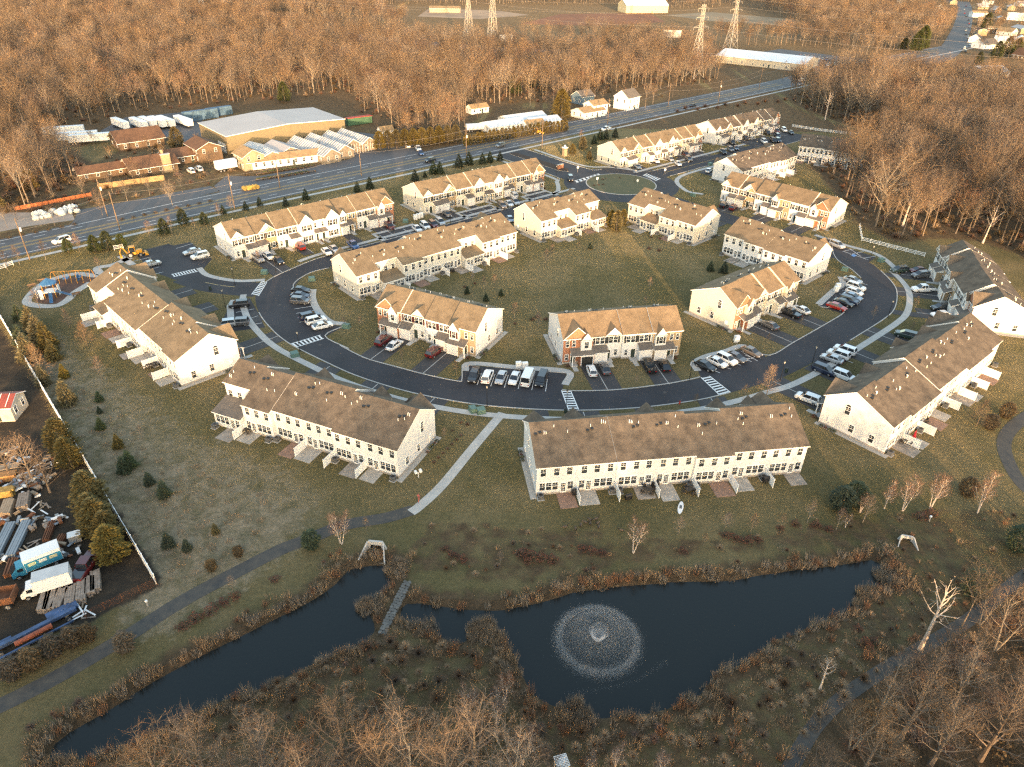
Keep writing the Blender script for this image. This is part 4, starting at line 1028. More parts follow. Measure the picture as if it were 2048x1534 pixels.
    # gable ends
    for end, x, rz in ((0, 0, -math.pi / 2), (n - 1, L, math.pi / 2)):
        s = -1 if end == 0 else 1
        if not facing(W2(x, 0), s * ca, s * sa): continue
        dy = jogs[end][0]; xe = x + s * -0.003
        add_window(root, 'a', xe, dy - 0.6, 4.9, rz); add_window(root, 's', xe, dy + 0.9, 1.8, rz); add_window(root, 's', xe, dy + 4.6, 1.7, rz)
        obj('meter_box', MB().box(-0.35, 0.35, -0.14, 0.0, 1.0, 1.9).mesh('meter_box', WHITEM), root, (xe, dy - 3.1, 0), rz)
        yb0, yb1 = YF + dy - 0.3, YR + dy + 0.9
        sx0, sx1 = (x - 1.0, x) if s < 0 else (x, x + 1.0)
        e = obj('gravel_edging', MB().box(sx0, sx1, yb0, yb1, 0, 0.04).mesh('gravel_edging', GRAVEL), root)
        for q in range(4): shrub_at(W2(x + s * 0.75, dy - 1.6 - 0.8 * q), 0.45, (1, 0, 3, 1)[q])
    return root, W2, w

# ------------------------------------------------------------------ the rows
S8 = ['a', 'b', 'c', 'd', 'd*', 'e', 'c', 'f']; S4 = ['f*', 'g', 'c', 'e']; S6 = ['a', 'b', 'c', 'e', 'c', 'f']
LB = 'townhouse row '
R = {}
R['M'] = townhouses('white eight-unit townhouse row along the highway beside the western car park', (443.2, 445.4), (766, 376.7), S8, 'white', 0, dlen=6.0)
R['N'] = townhouses('cream eight-unit townhouse row along the highway next to the entrance road', (828.3, 365.6), (1070, 316.4), S8, 'cream', 0, dlen=6.0)
R['Y'] = townhouses('cream eight-unit townhouse row above the roundabout beside the entrance planting', (1224, 282.7), (1387.3, 249.4), S8, 'cream', 0, dlen=6.0)
R['Z'] = townhouses('white eight-unit townhouse row at the end of the east street by the rail fence', (1416.3, 241.9), (1543, 216.1), S8, 'white', 1, dlen=6.0)
R['C'] = townhouses('four-unit townhouse row with maroon shutters and brick ends inside the ring road', (776.9, 569), (976.1, 617.1), S4, 'white', 0, red=True, dlen=8.0, rear=True)
R['E'] = townhouses('white four-unit townhouse row with black shutters and an open garage door', (1116.7, 629.1), (1349, 611.6), S4, 'white', 2, dlen=7.6, open_garage=0)
R['D'] = townhouses('cream four-unit townhouse row with a tall blank gable inside the ring road', (1441.3, 575.5), (1564, 523), S4, 'cream', 2, dlen=8.2)
R['V'] = townhouses('six-unit townhouse row with orange brick fronts backing onto the eastern wood', (1465, 343.5), (1679.4, 396), S6, 'white', 2, dlen=7.0)
HID = ['f*', 'g', 'c', 'e', 'c', 'g', 'c', 'f']
R['P'] = townhouses('long cream eight-unit townhouse row with two sunrooms behind the green', (1000, 426), (681, 510), HID, 'grey', 0, ext=(2, 6), dlen=5.5)
R['Q'] = townhouses('cream four-unit townhouse row with two sunrooms by the roundabout', (1177, 378.7), (1052.8, 409.4), S4, 'cream', 0, ext=(0, 2), dlen=5.5)
R['S'] = townhouses('cream four-unit townhouse row with one sunroom beside the tall golden conifers', (1424.2, 418.2), (1288, 377.6), S4, 'cream', 2, ext=(2,), dlen=7.0)
R['U'] = townhouses('grey-white four-unit townhouse row without a sunroom on the east side of the green', (1651.6, 486.7), (1481.5, 435.7), S4, 'white', 2, dlen=6.5)
R['W'] = townhouses('six-unit townhouse row with white rear walls across the street from the roundabout lawn', (1564.3, 285.5), (1452.7, 314.5), HID[:6], 'white', 1, dlen=5.5)
R['X'] = townhouses('shaded grey townhouse row half hidden by bare trees of the eastern wood', (1732, 282), (1604.8, 268.8), HID[:5], 'white', 1, dlen=6)
R['F'] = townhouses('white seven-unit townhouse row facing the pond with its rear patios', (1583.7, 808), (1059.7, 845.8), ['f*', 'g', 'c', 'g', 'c', 'g', 'a*'], 'white', 1, dlen=7.6, jog=[(0, 0), (0, 0), (0.55, -0.2), (0.1, 0.05), (0.1, 0.05), (0, -0.05), (0, -0.05)], mirror_rear=True)
R['B'] = townhouses('white six-unit townhouse row with a sunroom beside the concrete footpath', (837.7, 819.5), (478, 720), ['f*', 'g', 'c', 'g', 'c', 'a*'], 'white', 1, ext=(5,), dlen=7.6, jog=[(0, 0), (0, 0), (-0.5, 0.2), (-0.5, 0.2), (0.2, -0.05), (-0.3, 0.0)])
R['L'] = townhouses('white eight-unit townhouse row next to the playground and the vinyl fence', (417.3, 667.8), (235, 525.4), ['f*', 'g', 'c', 'g', 'c', 'g', 'c', 'f'], 'white', 0, ext=(6,), dlen=6.5, jog=[(0, 0), (-0.35, 0.15), (-0.35, 0.15), (0.4, -0.12), (0.4, -0.12), (0.4, -0.12), (0.3, -0.3), (0, 0)])
R['R'] = townhouses('white eight-unit townhouse row with the red patio parasol east of the pond lawn', (1940, 627), (1714.7, 785.7), ['f*', 'g', 'c', 'e', 'c', 'g', 'c', 'f'], 'white', 1, dlen=7.0, jog=[(0, 0), (0.4, -0.12), (0.4, -0.12), (-0.2, 0.15), (-0.2, 0.15), (0.3, -0.2), (0.3, -0.2), (0, 0.05)])
R['T'] = townhouses('six-unit townhouse row with dark front roofs at the eastern bend of the ring road', (1925.4, 480.8), (2006.4, 592.6), ['a', 'b', 'c', 'e', 'c', 'f'], 'white', 1, dlen=7.0)

# ------------------------------------------------------------------ trees and planting
def blocked(X_, Y_):
    b = np.zeros(X_.shape, bool)
    for a in (HNc, HFc):
        b |= sdist(a, X_, Y_, False) < 7
    b |= inside(HNc + HFc[::-1], X_, Y_)
    for P in NOTREE: b |= inside(P, X_, Y_) | (sdist(P, X_, Y_) < 4.5)
    return b
NOTREE = [crom(G(*q), 1) for q in (
    [(380, 215), (695, 190), (705, 262), (440, 330), (390, 262)], [(195, 262), (250, 228), (390, 218), (420, 260), (395, 290), (330, 285), (230, 290)],
    [(690, 300), (690, 225), (760, 240), (765, 290), (830, 292), (820, 303), (700, 318)], [(930, 275), (960, 212), (1110, 208), (1110, 262), (940, 278)],
    [(1140, 232), (1150, 205), (1205, 202), (1215, 225)], [(1215, 190), (1285, 182), (1285, 220), (1220, 225)],
    [(560, 50), (665, 58), (780, 70), (900, 82), (1040, 92), (1200, 97), (1200, 112), (1040, 108), (900, 99), (780, 88), (665, 75), (560, 66)],
    [(1425, 100), (1560, 92), (1780, 118), (1640, 152), (1430, 152)], [(1560, 172), (1640, 140), (1760, 120), (1880, 108), (1922, 30), (1950, 30), (1910, 122), (1770, 138), (1650, 158)],
    [(2300, 200), (1990, 176), (1800, 153), (1640, 134), (1560, 114), (1560, 104), (1640, 122), (1800, 140), (1990, 160), (2300, 180)])]
def wood_points(poly, step, rr, jit=0.48):
    xs_ = np.array([p[0] for p in poly]); ys_ = np.array([p[1] for p in poly])
    gx_, gy_ = np.meshgrid(np.arange(xs_.min(), xs_.max(), step), np.arange(ys_.min(), ys_.max(), step))
    gx_ = gx_ + rr.uniform(-jit, jit, gx_.shape) * step; gy_ = gy_ + rr.uniform(-jit, jit, gy_.shape) * step
    k = inside(poly, gx_, gy_)
    gx_, gy_ = gx_[k], gy_[k]
    q = ~blocked(gx_, gy_)
    return np.stack([gx_[q], gy_[q]], 1)
def on_screen(P, z=6.0):
    D = np.stack([P[:, 0], P[:, 1], np.full(len(P), z - CAMH)], 1); w = D @ _F
    return 1024 + FPX * (D @ _R) / w, 767 - FPX * (D @ _U) / w, w
rr = np.random.RandomState(11)
WMESH = [joined(p) for p in WOODS]
mass = []; singles = []
for poly, step, who in ((WOOD_N, 6.6, 'N'), (WOOD_FAR, 8.5, 'X'), (WOOD_FAR2, 8.5, 'X'), (WOOD_NE, 8.0, 'X'), (WOOD_E, 5.9, 'E'), (WOOD_SE, 8.0, 'S'), (WOOD_S, 6.0, 'B'), (WOOD_W, 6.0, 'W'), (WOOD_NW, 6.5, 'N'), (WOOD_TOP, 10.0, 'X'), (WOOD_TOWN, 24.0, 'X')):
    P = wood_points(poly, step, rr); sx, sy, sw = on_screen(P)
    keep = (sx > -700) & (sx < 2750) if who not in ('B', 'S', 'W') else np.ones(len(P), bool)
    keep &= (P[:, 1] < 2200)
    P, sx, sy, sw = P[keep], sx[keep], sy[keep], sw[keep]
    # patchy density, as in a real wood
    nz = np.sin(P[:, 0] * 0.045 + 1.3) * np.sin(P[:, 1] * 0.038) + 0.6 * np.sin(P[:, 0] * 0.11 - P[:, 1] * 0.09)
    thin = rr.rand(len(P)) < np.clip(0.90 + 0.12 * nz, 0.55, 1.0) * (0.80 if who == 'B' else 1)
    for p, a, b, w in zip(P[thin], sx[thin], sy[thin], sw[thin]):
        vis = (-10 < a < 2058) and (b > -40) and (b < 1560) and w > 0
        h = rr.uniform(0.62, 1.2) * {'N': 1.12, 'X': 1.1, 'E': 1.2, 'S': 0.64, 'B': 0.98, 'W': 0.75}[who]
        if who == 'B': h *= 0.5 if (p[0] > 60 or p[0] < -56) else (1.15 if p[1] < 9 else 0.66)  # unseen southern wood: heights shaped to dapple the near rows and leave sun gaps
        singles.append((w if (vis and who in 'NES') else 1e9, p, h, who))
singles.sort(key=lambda q: q[0])
LBL = {'N': 'bare brown deciduous tree at the edge of the wood beyond the highway', 'E': 'bare deciduous tree standing in the wood behind the eastern townhouses', 'S': 'bare deciduous tree in the dark wood along the trail past the pond'}
GRP = {'N': 'trees of the wood beyond the highway', 'E': 'trees of the eastern wood', 'S': 'trees of the wood by the pond trail'}
cnt = {'N': 0, 'E': 0, 'S': 0}; LIM = {'N': 110, 'E': 120, 'S': 60}
for w, p, h, who in singles:
    if w < 1e8 and cnt[who] < LIM[who]:
        cnt[who] += 1
        tree('bare_tree', WOODS, p, 16.5 * h, LBL[who], GRP[who], 16.5)
    else:
        mass.append((p[0], p[1], 0, h, rr.uniform(0, 6.28), rr.randint(len(WMESH))))
scatter('woodland', mass, WMESH, 'dense mass of leafless brown woodland reaching to the horizon', 'woodland')
# undergrowth of the woods
und = []
for poly, step in ((WOOD_N, 6.5), (WOOD_E, 4.0), (WOOD_SE, 3.0), (WOOD_W, 4.0), (YARDS, 7.5), (WOOD_NW, 4.0)):
    P = wood_points(poly, step, rr)
    P = P[(P[:, 1] < 560)]
    if poly is YARDS:
        for Q in PAVED: P = P[~inside(Q, P[:, 0], P[:, 1])] if len(P) else P
    for p in P: und.append((p[0], p[1], 0, rr.uniform(0.7, 1.9), rr.uniform(0, 6.28), rr.choice([0, 0, 1, 2])))
scatter('undergrowth', und, [BUSH[4], BUSH[5], BUSH[2]], 'brown leafless undergrowth on the floor of the woods', 'undergrowth')

# reeds and brush round the ponds
reedM = [tuft(400 + k, 1.3, 0.55, 60, 0.03, REED[k]) for k in range(3)] + [tuft(405, 0.6, 0.7, 60, 0.03, REED[0], 0.6), BUSH[4], tuft(406, 0.45, 0.7, 50, 0.03, REED[2], 0.8)]
rp = []; WEIR = G((814, 1166), (762, 1272))
for P, side in ((PONDS[0], 0), (PONDS[1], 1)):
    gx_, gy_ = np.meshgrid(np.arange(-66, 72, 0.8), np.arange(36, 92, 0.8)); gx_ = gx_ + rr.uniform(-.4, .4, gx_.shape); gy_ = gy_ + rr.uniform(-.4, .4, gy_.shape)
    dd = sdist(P, gx_, gy_); ins = inside(P, gx_, gy_); other = inside(PONDS[1 - side], gx_, gy_)
    s = np.where(ins, -dd, dd)
    nz = 0.5 + 0.5 * np.sin(gx_ * 0.37 + 2 * np.sin(gy_ * 0.21)) * np.cos(gy_ * 0.5 + np.sin(gx_ * 0.29))
    k = (~other) & (s > 0.15) & (s < 0.8 + 3.8 * nz) & (rr.rand(*s.shape) < 0.8 * np.clip(1.1 - 0.16 * np.maximum(s, 0), 0.25, 1)) & (sdist(WEIR, gx_, gy_, False) > 1.2) & ~((gx_ > -12) & (gx_ < -1) & (gy_ > 60) & (gy_ < 71) & (s > 0.5))
    for x, y, q in zip(gx_[k], gy_[k], s[k]):
        zc = -1.25 * (lambda d: d * d * (3 - 2 * d))(min(max((-q + 1.2) / 2.6, 0), 1))
        t = rr.choice([0, 0, 1, 2, 2, 3]) if q < 2.2 else rr.choice([1, 3, 3, 4, 5, 5, 0])
        rp.append((x, y, max(zc, -0.6), rr.uniform(0.55, 1.15) * (0.7 if t == 4 else 1), rr.uniform(0, 6.28), t))
# reed islands at the weir and the outlet
for cx_, cy_, rx_, n_ in ((735, 1212, 1.2, 30), (795, 1135, 1.6, 70), (968, 1262, 2.0, 80), (850, 1256, 1.4, 30), (1775, 1150, 1.6, 45), (1742, 1186, 1.4, 40), (1155, 1430, 2.0, 60)):
    q = gp(cx_, cy_)
    for _ in range(n_):
        a = rr.uniform(0, 6.28); e = rx_ * math.sqrt(rr.rand()); rp.append((q[0] + e * math.cos(a), q[1] + e * math.sin(a), -0.55, rr.uniform(0.6, 1.2), rr.uniform(0, 6.28), rr.choice([0, 2, 2])))
scatter('bank_reeds', rp, reedM, 'dry tan and rust reeds and brush along the pond banks', 'reeds')
# rough grass tussocks on the meadow and south bank
tp = []; BRUSH = bush(310, 1.1, 1.0, 20, 0.07, TWIG[1], 330, TWIG[1])
for poly, step in ((MEADOW, 1.7), (G((640, 1320), (900, 1300), (1020, 1330), (1050, 1400), (1130, 1460), (1330, 1450), (1450, 1400), (1560, 1330), (1740, 1230), (1850, 1150), (1900, 1240), (1780, 1320), (1680, 1390), (1620, 1540), (400, 1540), (300, 1500), (480, 1410)), 1.5)):
    P = wood_points(poly, step, rr)
    for p in P:
        if not (inside(PONDS[0], p[:1], p[1:])[0] or inside(PONDS[1], p[:1], p[1:])[0]): tp.append((p[0], p[1], 0, rr.uniform(0.3, 0.9), rr.uniform(0, 6.28), rr.choice([0, 1, 1])))
for p in wood_points(ROUGH, 1.55, rr):
    if not (inside(PONDS[0], p[:1], p[1:])[0] or inside(PONDS[1], p[:1], p[1:])[0]) and (p[1] < 66 or rr.rand() < 0.25): tp.append((p[0], p[1], 0, rr.uniform(0.5, 1.25) * (1.0 if p[1] < 60 else .6), rr.uniform(0, 6.28), rr.choice([2, 2, 3, 0, 0, 5, 6])))
scatter('rough_grass', tp, [reedM[3], reedM[5], BUSH[5], BRUSH, BUSH[4], reedM[0], reedM[1]], 'rough dry grass and low brush', 'rough grass')

# single trees: (px, py of the foot, height)
def put(name, protos, href, lst, label, group, i=None):
    for q in lst:
        tree(name, protos, gp(q[0], q[1]), q[2], label, group, href, i)
put('evergreen_tree', CONE, 4.0, [(40, 640, 4), (62, 655, 5.5), (45, 690, 5)], 'dark green cone-shaped evergreen in the clump by the vinyl fence', 'evergreens by the vinyl fence', 1)
put('evergreen_tree', CONE_GOLD, 6.0, [(70, 668, 7), (85, 690, 7.5), (100, 700, 7), (60, 720, 6.5), (110, 720, 5)], 'sunlit golden green spruce in the clump by the vinyl fence', 'golden spruces by the vinyl fence')
put('evergreen_tree', CONE_GOLD, 6.0, [(137, 808, 5.6), (90, 768, 4.5), (130, 755, 3.2)], 'golden green spruce standing apart on the lawn beside the vinyl fence', 'spruces on the western lawn')
put('evergreen_tree', CONE, 4.0, [(200, 803, 2.4), (200, 826, 1.6), (203, 858, 2.6), (262, 935, 3.6), (250, 945, 3.4), (300, 968, 2.6), (330, 992, 3.2), (338, 1092, 2.8), (375, 1100, 2.2)], 'small dark green spruce on the rough western lawn', 'small spruces on the western lawn')
put('evergreen_tree', CONE_GOLD, 6.0, [(238, 895, 3.0), (432, 1066, 2.0)], 'small gold-tinged spruce on the rough western lawn', 'gold-tinged spruces on the western lawn', 0)
put('evergreen_tree', CEDAR, 4.5, [(478, 1112, 1.9), (425, 1140, 2.0)], 'low russet juniper beside the asphalt trail', 'junipers by the trail', 0)
put('evergreen_tree', CEDAR, 4.5, [(624, 1096, 3.4)], 'round dark juniper at the bend of the asphalt trail', None, 1)
put('evergreen_tree', CEDAR, 4.5, [(254, 1300, 3.2)], 'rusty brown juniper overhanging the asphalt trail', None, 0)
put('evergreen_tree', PINE, 8.0, [(190, 1020, 7.5), (205, 1070, 7), (232, 1120, 6.5), (225, 1085, 6), (195, 1055, 6.5), (130, 905, 7), (145, 935, 6)], 'golden green pine on the scrap yard side of the vinyl fence', 'pines in the scrap yard', 1)
put('evergreen_tree', CEDAR, 4.5, [(150, 1290, 3.2), (110, 1310, 3.4), (180, 1280, 2.8), (70, 1335, 3.4), (30, 1355, 3.2)], 'dark russet cedar in the row between the scrap yard and the trail', 'cedars by the scrap yard', 0)
put('pin_oak', PIN, 8.0, [(90, 757, 8.5), (138, 655, 5), (175, 692, 6.5)], 'tan-twigged bare tree with level branches on the western lawn', 'bare trees on the western lawn')
put('young_tree', YOUNG, 5.5, [(203, 758, 5.5), (285, 880, 3.5), (60, 985, 5), (82, 620, 6)], 'thin young leafless tree on the western lawn', 'young trees on the western lawn')
put('evergreen_tree', ARBOR, 4.0, [(1232, 462, 6.5), (1222, 455, 5.5), (1245, 450, 5)], 'tall golden arborvitae between two townhouse rows on the green', 'golden arborvitae on the green', 1)
put('evergreen_tree', ARBOR, 4.0, [(1217, 442, 3)], 'short golden arborvitae at the corner of a sunroom', None, 1)
put('evergreen_tree', CONE, 4.0, [(934, 588, 2.2), (972, 602, 2.2), (1002, 592, 2.0)], 'small dark green conifer on the lawn behind the maroon-shuttered row', 'conifers on the green', 1)
put('evergreen_tree', CONE, 4.0, [(1180, 498, 2.2)], 'lone small green conifer near the middle of the green', None, 0)
put('evergreen_tree', CONE, 4.0, [(1447, 546, 3.6), (1420, 542, 3.0)], 'dark conifer beside the tall blank gable', 'conifers beside the blank gable', 1)
put('young_tree', YOUNG, 5.5, [(1091, 532, 5.5), (1102, 520, 5.0)], 'russet young leafless tree in the mulch ring on the green', 'russet young trees on the green', 1)
put('young_tree', YOUNG, 5.5, [(1028, 640, 5), (990, 575, 4), (968, 578, 4), (945, 565, 3.5), (1157, 500, 3), (1298, 580, 4), (1077, 657, 4.5), (1290, 612, 3), (913, 750, 3.5), (1172, 478, 3)], 'slender young leafless tree on the green', 'young trees on the green')
put('young_tree', YOUNG, 5.5, [(805, 722, 3), (1272, 770, 2.5), (1535, 688, 3), (1600, 655, 3), (590, 515, 4), (520, 535, 5.5), (880, 432, 3), (1650, 590, 4), (1822, 665, 3), (1745, 640, 4), (1828, 620, 4), (1390, 815, 3.5), (1485, 800, 4), (890, 880, 3), (720, 655, 3), (690, 655, 3)], 'thin young leafless street tree in the grass verge', 'young street trees')
put('street_tree', PIN, 8.0, [(1533, 790, 7.5)], 'bare tan tree with a full crown on the verge of the ring road', None, 0)
put('birch_tree', BIRCH, 8.5, [(684, 1088, 7.5), (680, 1086, 6)], 'reddish-twigged birch with pale twin stems beside the trail', 'birches by the trail')
put('birch_tree', BIRCH, 8.5, [(1266, 1106, 7.5)], 'reddish birch standing alone on the lawn behind the seven-unit row', None, 1)
put('birch_tree', BIRCH, 8.5, [(1805, 1022, 8), (1860, 1018, 8.5), (1955, 1026, 8.5), (1768, 1018, 6.5)], 'reddish birch with pale stems on the slope east of the pond', 'birches east of the pond')
put('young_tree', YOUNG, 5.5, [(1355, 1070, 4), (1448, 1060, 4), (1500, 1068, 4.5), (1614, 1046, 5), (1560, 1058, 3.5), (1672, 1060, 5), (1725, 1045, 6), (1000, 1130, 3.2), (466, 1185, 3.5), (733, 1062, 3), (1408, 1090, 2.5)], 'spindly young leafless tree between the patios and the pond', 'young trees above the pond')
put('evergreen_tree', CEDAR, 4.5, [(1680, 1022, 4.8), (1705, 1010, 4.6)], 'dark bushy cedar above the eastern end of the pond', 'cedars above the pond', 1)
put('evergreen_tree', CEDAR, 4.5, [(1932, 990, 3.6), (1978, 858, 3.2), (2010, 835, 3.4)], 'rusty brown cedar on the eastern lawn', 'rusty cedars on the eastern lawn', 0)
put('evergreen_tree', CEDAR, 4.5, [(1945, 1190, 4.5), (2030, 1100, 4.5)], 'dark cedar by the culvert slope east of the pond', 'cedars by the culvert', 1)
put('bare_tree', PIN, 8.0, [(1952, 852, 6.5)], 'bare spreading tree beside the cedars on the eastern lawn', None, 1)
for (x, y, h) in ((700, 1570, 15), (830, 1590, 16), (955, 1590, 15.5), (540, 1600, 13.5), (420, 1580, 13), (770, 1640, 16), (1090, 1600, 9), (640, 1640, 14), (890, 1640, 16), (340, 1600, 12), (1010, 1640, 14)):
    tree('bare_tree', BIGBARE, gp(x, y), h, 'large sunlit bare tree with twisting pale limbs on the south bank of the pond', 'large bare trees on the south bank', 15)
put('birch_tree', BIRCH, 8.5, [(995, 1450, 7), (1045, 1530, 8), (935, 1430, 6), (1010, 1400, 6)], 'red-twigged birch on the south bank of the pond', 'birches on the south bank')
put('dead_tree', DEAD, 13, [(1840, 1300, 13)], 'dead pale tree with a broken top and stubby limbs by the wood', None)
put('dead_tree', DEAD, 13, [(1640, 1378, 6)], 'short dead reddish snag on the grass by the pond trail', None)
put('bare_tree', BIGBARE, 15, [(2090, 1060, 9), (2035, 1420, 12), (1905, 1420, 11), (1800, 1480, 12), (1960, 1520, 12), (1700, 1500, 10), (2060, 1560, 13), (1860, 1530, 11), (1760, 1420, 9), (1990, 1300, 10), (1930, 1360, 10), (1870, 1340, 8), (2040, 1250, 11), (1720, 1560, 11), (1620, 1590, 9), (2010, 1480, 12), (1840, 1400, 9), (1960, 1250, 7)], 'large bare tree with spreading limbs in the wood by the pond trail', 'large bare trees in the pond wood')
put('pale_leafed_tree', BIRCH, 8.5, [(1230, 1534, 5), (1320, 1550, 5), (1180, 1545, 4), (1720, 1025, 4.5), (1690, 1055, 3.5)], 'small multi-stemmed tree speckled with pale buds', 'pale budding trees')
for (x, y, h) in ((1230, 1534, 5), (1320, 1550, 5), (1180, 1545, 4), (1720, 1025, 4.5), (1690, 1055, 3.5)):
    q = gp(x, y); r_ = random.Random(x)
# along the highway (near side): conifers, bare trees
put('evergreen_tree', CONE, 4.0, [(447, 428, 3), (492, 420, 3), (520, 412, 3.2), (572, 412, 3.2), (612, 400, 4), (715, 385, 4), (740, 378, 4.5), (830, 362, 4.5), (850, 355, 2.5), (867, 348, 5), (880, 348, 4.8), (918, 335, 5.5), (938, 330, 5.5), (965, 328, 4.5), (980, 325, 4.5), (1000, 322, 4)], 'dark green young conifer in the screen row along the highway', 'conifers along the highway', 1)
put('evergreen_tree', CONE, 4.0, [(1188, 288, 4), (1200, 280, 5), (1212, 278, 4.5), (1230, 275, 4.5), (1165, 290, 3.5)], 'dark conifer behind the row above the roundabout', 'conifers behind the roundabout row', 1)
put('evergreen_tree', PINE, 8.0, [(192, 505, 5), (218, 500, 5.5), (245, 495, 4), (330, 470, 5), (368, 450, 5), (138, 505, 4), (410, 450, 4)], 'rounded green pine on the grass bank along the highway', 'pines on the highway bank', 0)
put('evergreen_tree', PINE, 8.0, [(1145, 310, 4.5), (1165, 300, 5.5), (1178, 320, 3.5)], 'golden pine beside the entrance sign', 'pines by the entrance sign', 1)
put('young_tree', YOUNG, 5.5, [(92, 520, 6), (160, 505, 6), (200, 540, 4), (300, 478, 6), (345, 470, 6), (390, 460, 4), (440, 440, 6), (465, 425, 6), (40, 530, 6), (15, 540, 6), (880, 378, 4), (1160, 285, 6)], 'russet young leafless tree on the grass bank along the highway', 'young trees on the highway bank', 1)
# far side of the highway
put('evergreen_tree', PINE, 8.0, [(1122, 240, 14)], 'tall dense golden evergreen by the sheds beyond the highway', None, 1)
put('evergreen_tree', PINE, 8.0, [(357, 300, 9), (0, 262, 10), (65, 380, 7), (-8, 420, 9)], 'broad golden evergreen near the brown-roofed restaurant', 'evergreens near the restaurant', 1)
put('evergreen_tree', PINE, 8.0, [(1030, 190, 10), (1060, 178, 12), (570, 205, 10)], 'dark evergreen among the bare trees beyond the highway', 'dark evergreens beyond the highway', 0)
put('evergreen_tree', PINE, 8.0, [(1830, 105, 16), (1840, 100, 18), (1990, 120, 13), (2010, 112, 14), (2030, 110, 12), (1955, 130, 9), (1620, 165, 8), (1880, 165, 7), (1970, 60, 16), (2000, 178, 6), (1805, 100, 10)], 'tall dark evergreen near the distant crossroads', 'evergreens near the distant crossroads', 0)
for k, (x, y) in enumerate([(760 + 17 * j, 300 - 1.6 * j) for j in range(10)]):
    tree('evergreen_tree', PINE, gp(x, y), 7.5, 'golden green evergreen below the bare trees at the end of the garden centre', 'golden evergreens past the garden centre', 8.0, 1)
for j in range(21):
    x, y = 932 + 8.0 * j, 292 - 1.35 * j
    tree('hedge_arborvitae', ARBOR, gp(x, y), rnd.uniform(4.2, 5.2), 'golden arborvitae in the clipped screen along the highway', 'arborvitae screen along the highway', 4.0, 1)
for j in range(6):
    tree('hedge_arborvitae', ARBOR, gp(1091 + 8 * j, 267 - 1.0 * j), rnd.uniform(4.6, 5.4), 'golden arborvitae in the short screen beside the yellow digger', 'arborvitae screen by the digger', 4.0, 1)
put('bare_tree', WOODS, 16.5, [(90, 310, 15), (40, 350, 13), (10, 360, 14), (70, 395, 9), (110, 400, 9), (150, 350, 8), (300, 310, 8), (330, 330, 8), (400, 300, 7), (270, 370, 7), (200, 415, 7), (340, 400, 7), (265, 350, 6), (1290, 215, 13), (1305, 210, 11), (1170, 215, 12), (1240, 215, 10), (1345, 195, 11), (1205, 212, 10), (640, 305, 5), (25, 405, 9), (55, 330, 13), (120, 345, 10), (170, 395, 8), (225, 385, 7), (255, 402, 7), (300, 392, 7), (365, 385, 6), (190, 300, 9), (225, 330, 8), (280, 360, 7), (330, 365, 7), (420, 330, 6), (35, 440, 7), (15, 455, 7), (110, 452, 6), (205, 430, 7), (345, 410, 7), (1000, 208, 12), (1060, 215, 11), (1100, 225, 11), (1140, 205, 12), (955, 240, 11), (930, 262, 9)], 'bare tree standing among the buildings beyond the highway', 'bare trees among the roadside buildings')
put('feathery_tree', [grow(190, 12, 0.2, 0.1, 60, 0.6, 2.6, 8, 8, 0.9, 0.02, BARK[1], TWIG[2])], 12, [(95, 318, 13)], 'orange feathery cypress-like bare tree beside the white trailers', None)
put('pale_tree', DEAD, 13, [(1805, 452, 15), (1990, 408, 18), (1965, 486, 12), (1650, 240, 14), (1890, 300, 16)], 'pale-barked tree with bare white limbs at the edge of the eastern wood', 'pale-barked trees of the eastern wood')
# shrubs
def bushes(lst, kind, label, group):
    for x, y, r in lst: 
        q = gp(x, y); o = tag(obj('shrub', BUSH[kind], None, (q[0], q[1], 0), rnd.uniform(0, 6.28), (r, r, r * rnd.uniform(0.7, 1.0))), label, 'shrub', group)
bushes([(1040, 1108, 1.0), (1060, 1112, 1.2), (1083, 1118, 1.2), (1105, 1122, 1.0), (1055, 1125, .9)], 3, 'dark red shrub in the large bed on the lawn above the pond', 'red shrubs in the large lawn bed')
bushes([(890, 1100, .7), (905, 1112, 0.9), (925, 1120, .9), (1165, 1100, .9), (1185, 1104, 1.0), (1205, 1108, .8), (1365, 1102, .8), (1450, 1072, 0.9), (1470, 1078, 1.0), (1495, 1084, 1.0), (1515, 1082, .7), (1560, 1058, .7), (1590, 1050, .9), (1630, 1052, .9), (1655, 1060, .8)], 3, 'dark red-brown shrub in the row along the top of the pond bank', 'red shrubs along the pond bank')
bushes([(365, 1255, .9), (390, 1240, 1.1), (420, 1225, 1.1), (445, 1208, 1.0), (470, 1195, .9), (550, 1160, .8)], 3, 'dark red shrub in the band between the trail and the west pond', 'red shrubs by the trail')
bushes([(1730, 1290, 1.0), (1840, 1035, 1.2), (1862, 1030, 1.0), (1745, 1285, .8), (1715, 1260, 0.7)], 3, 'dark red shrub in the rough east of the pond', 'red shrubs east of the pond')
bushes([(868 + 9 * k, 925 - 9 * k, .45) for k in range(7)], 4, 'brown leafless shrub in the bed beside the concrete footpath', 'shrubs beside the footpath')
bushes([(855, 905, .5), (935, 850, .6), (922, 846, .5), (905, 862, .4)], 4, 'small leafless shrub on the lawn by the footpath', 'shrubs by the footpath lawn')
bushes([(1075, 635, .7), (1065, 640, .7), (1092, 640, .7), (1030, 648, .5), (1302, 475, .6), (1320, 478, .6), (1298, 498, .8), (1318, 502, .8), (930, 575, .6), (950, 568, .5)], 3, 'low dark shrub in a planting bed on the green', 'shrubs on the green')
bushes([(1355 + 40 * k, 228 - 3.8 * k - 4, 2.0) for k in range(6)] + [(1370 + 40 * k, 218 - 3.5 * k, 2.2) for k in range(6)], 4, 'brown brush on the bank between the highway and the townhouses', 'brush along the highway')
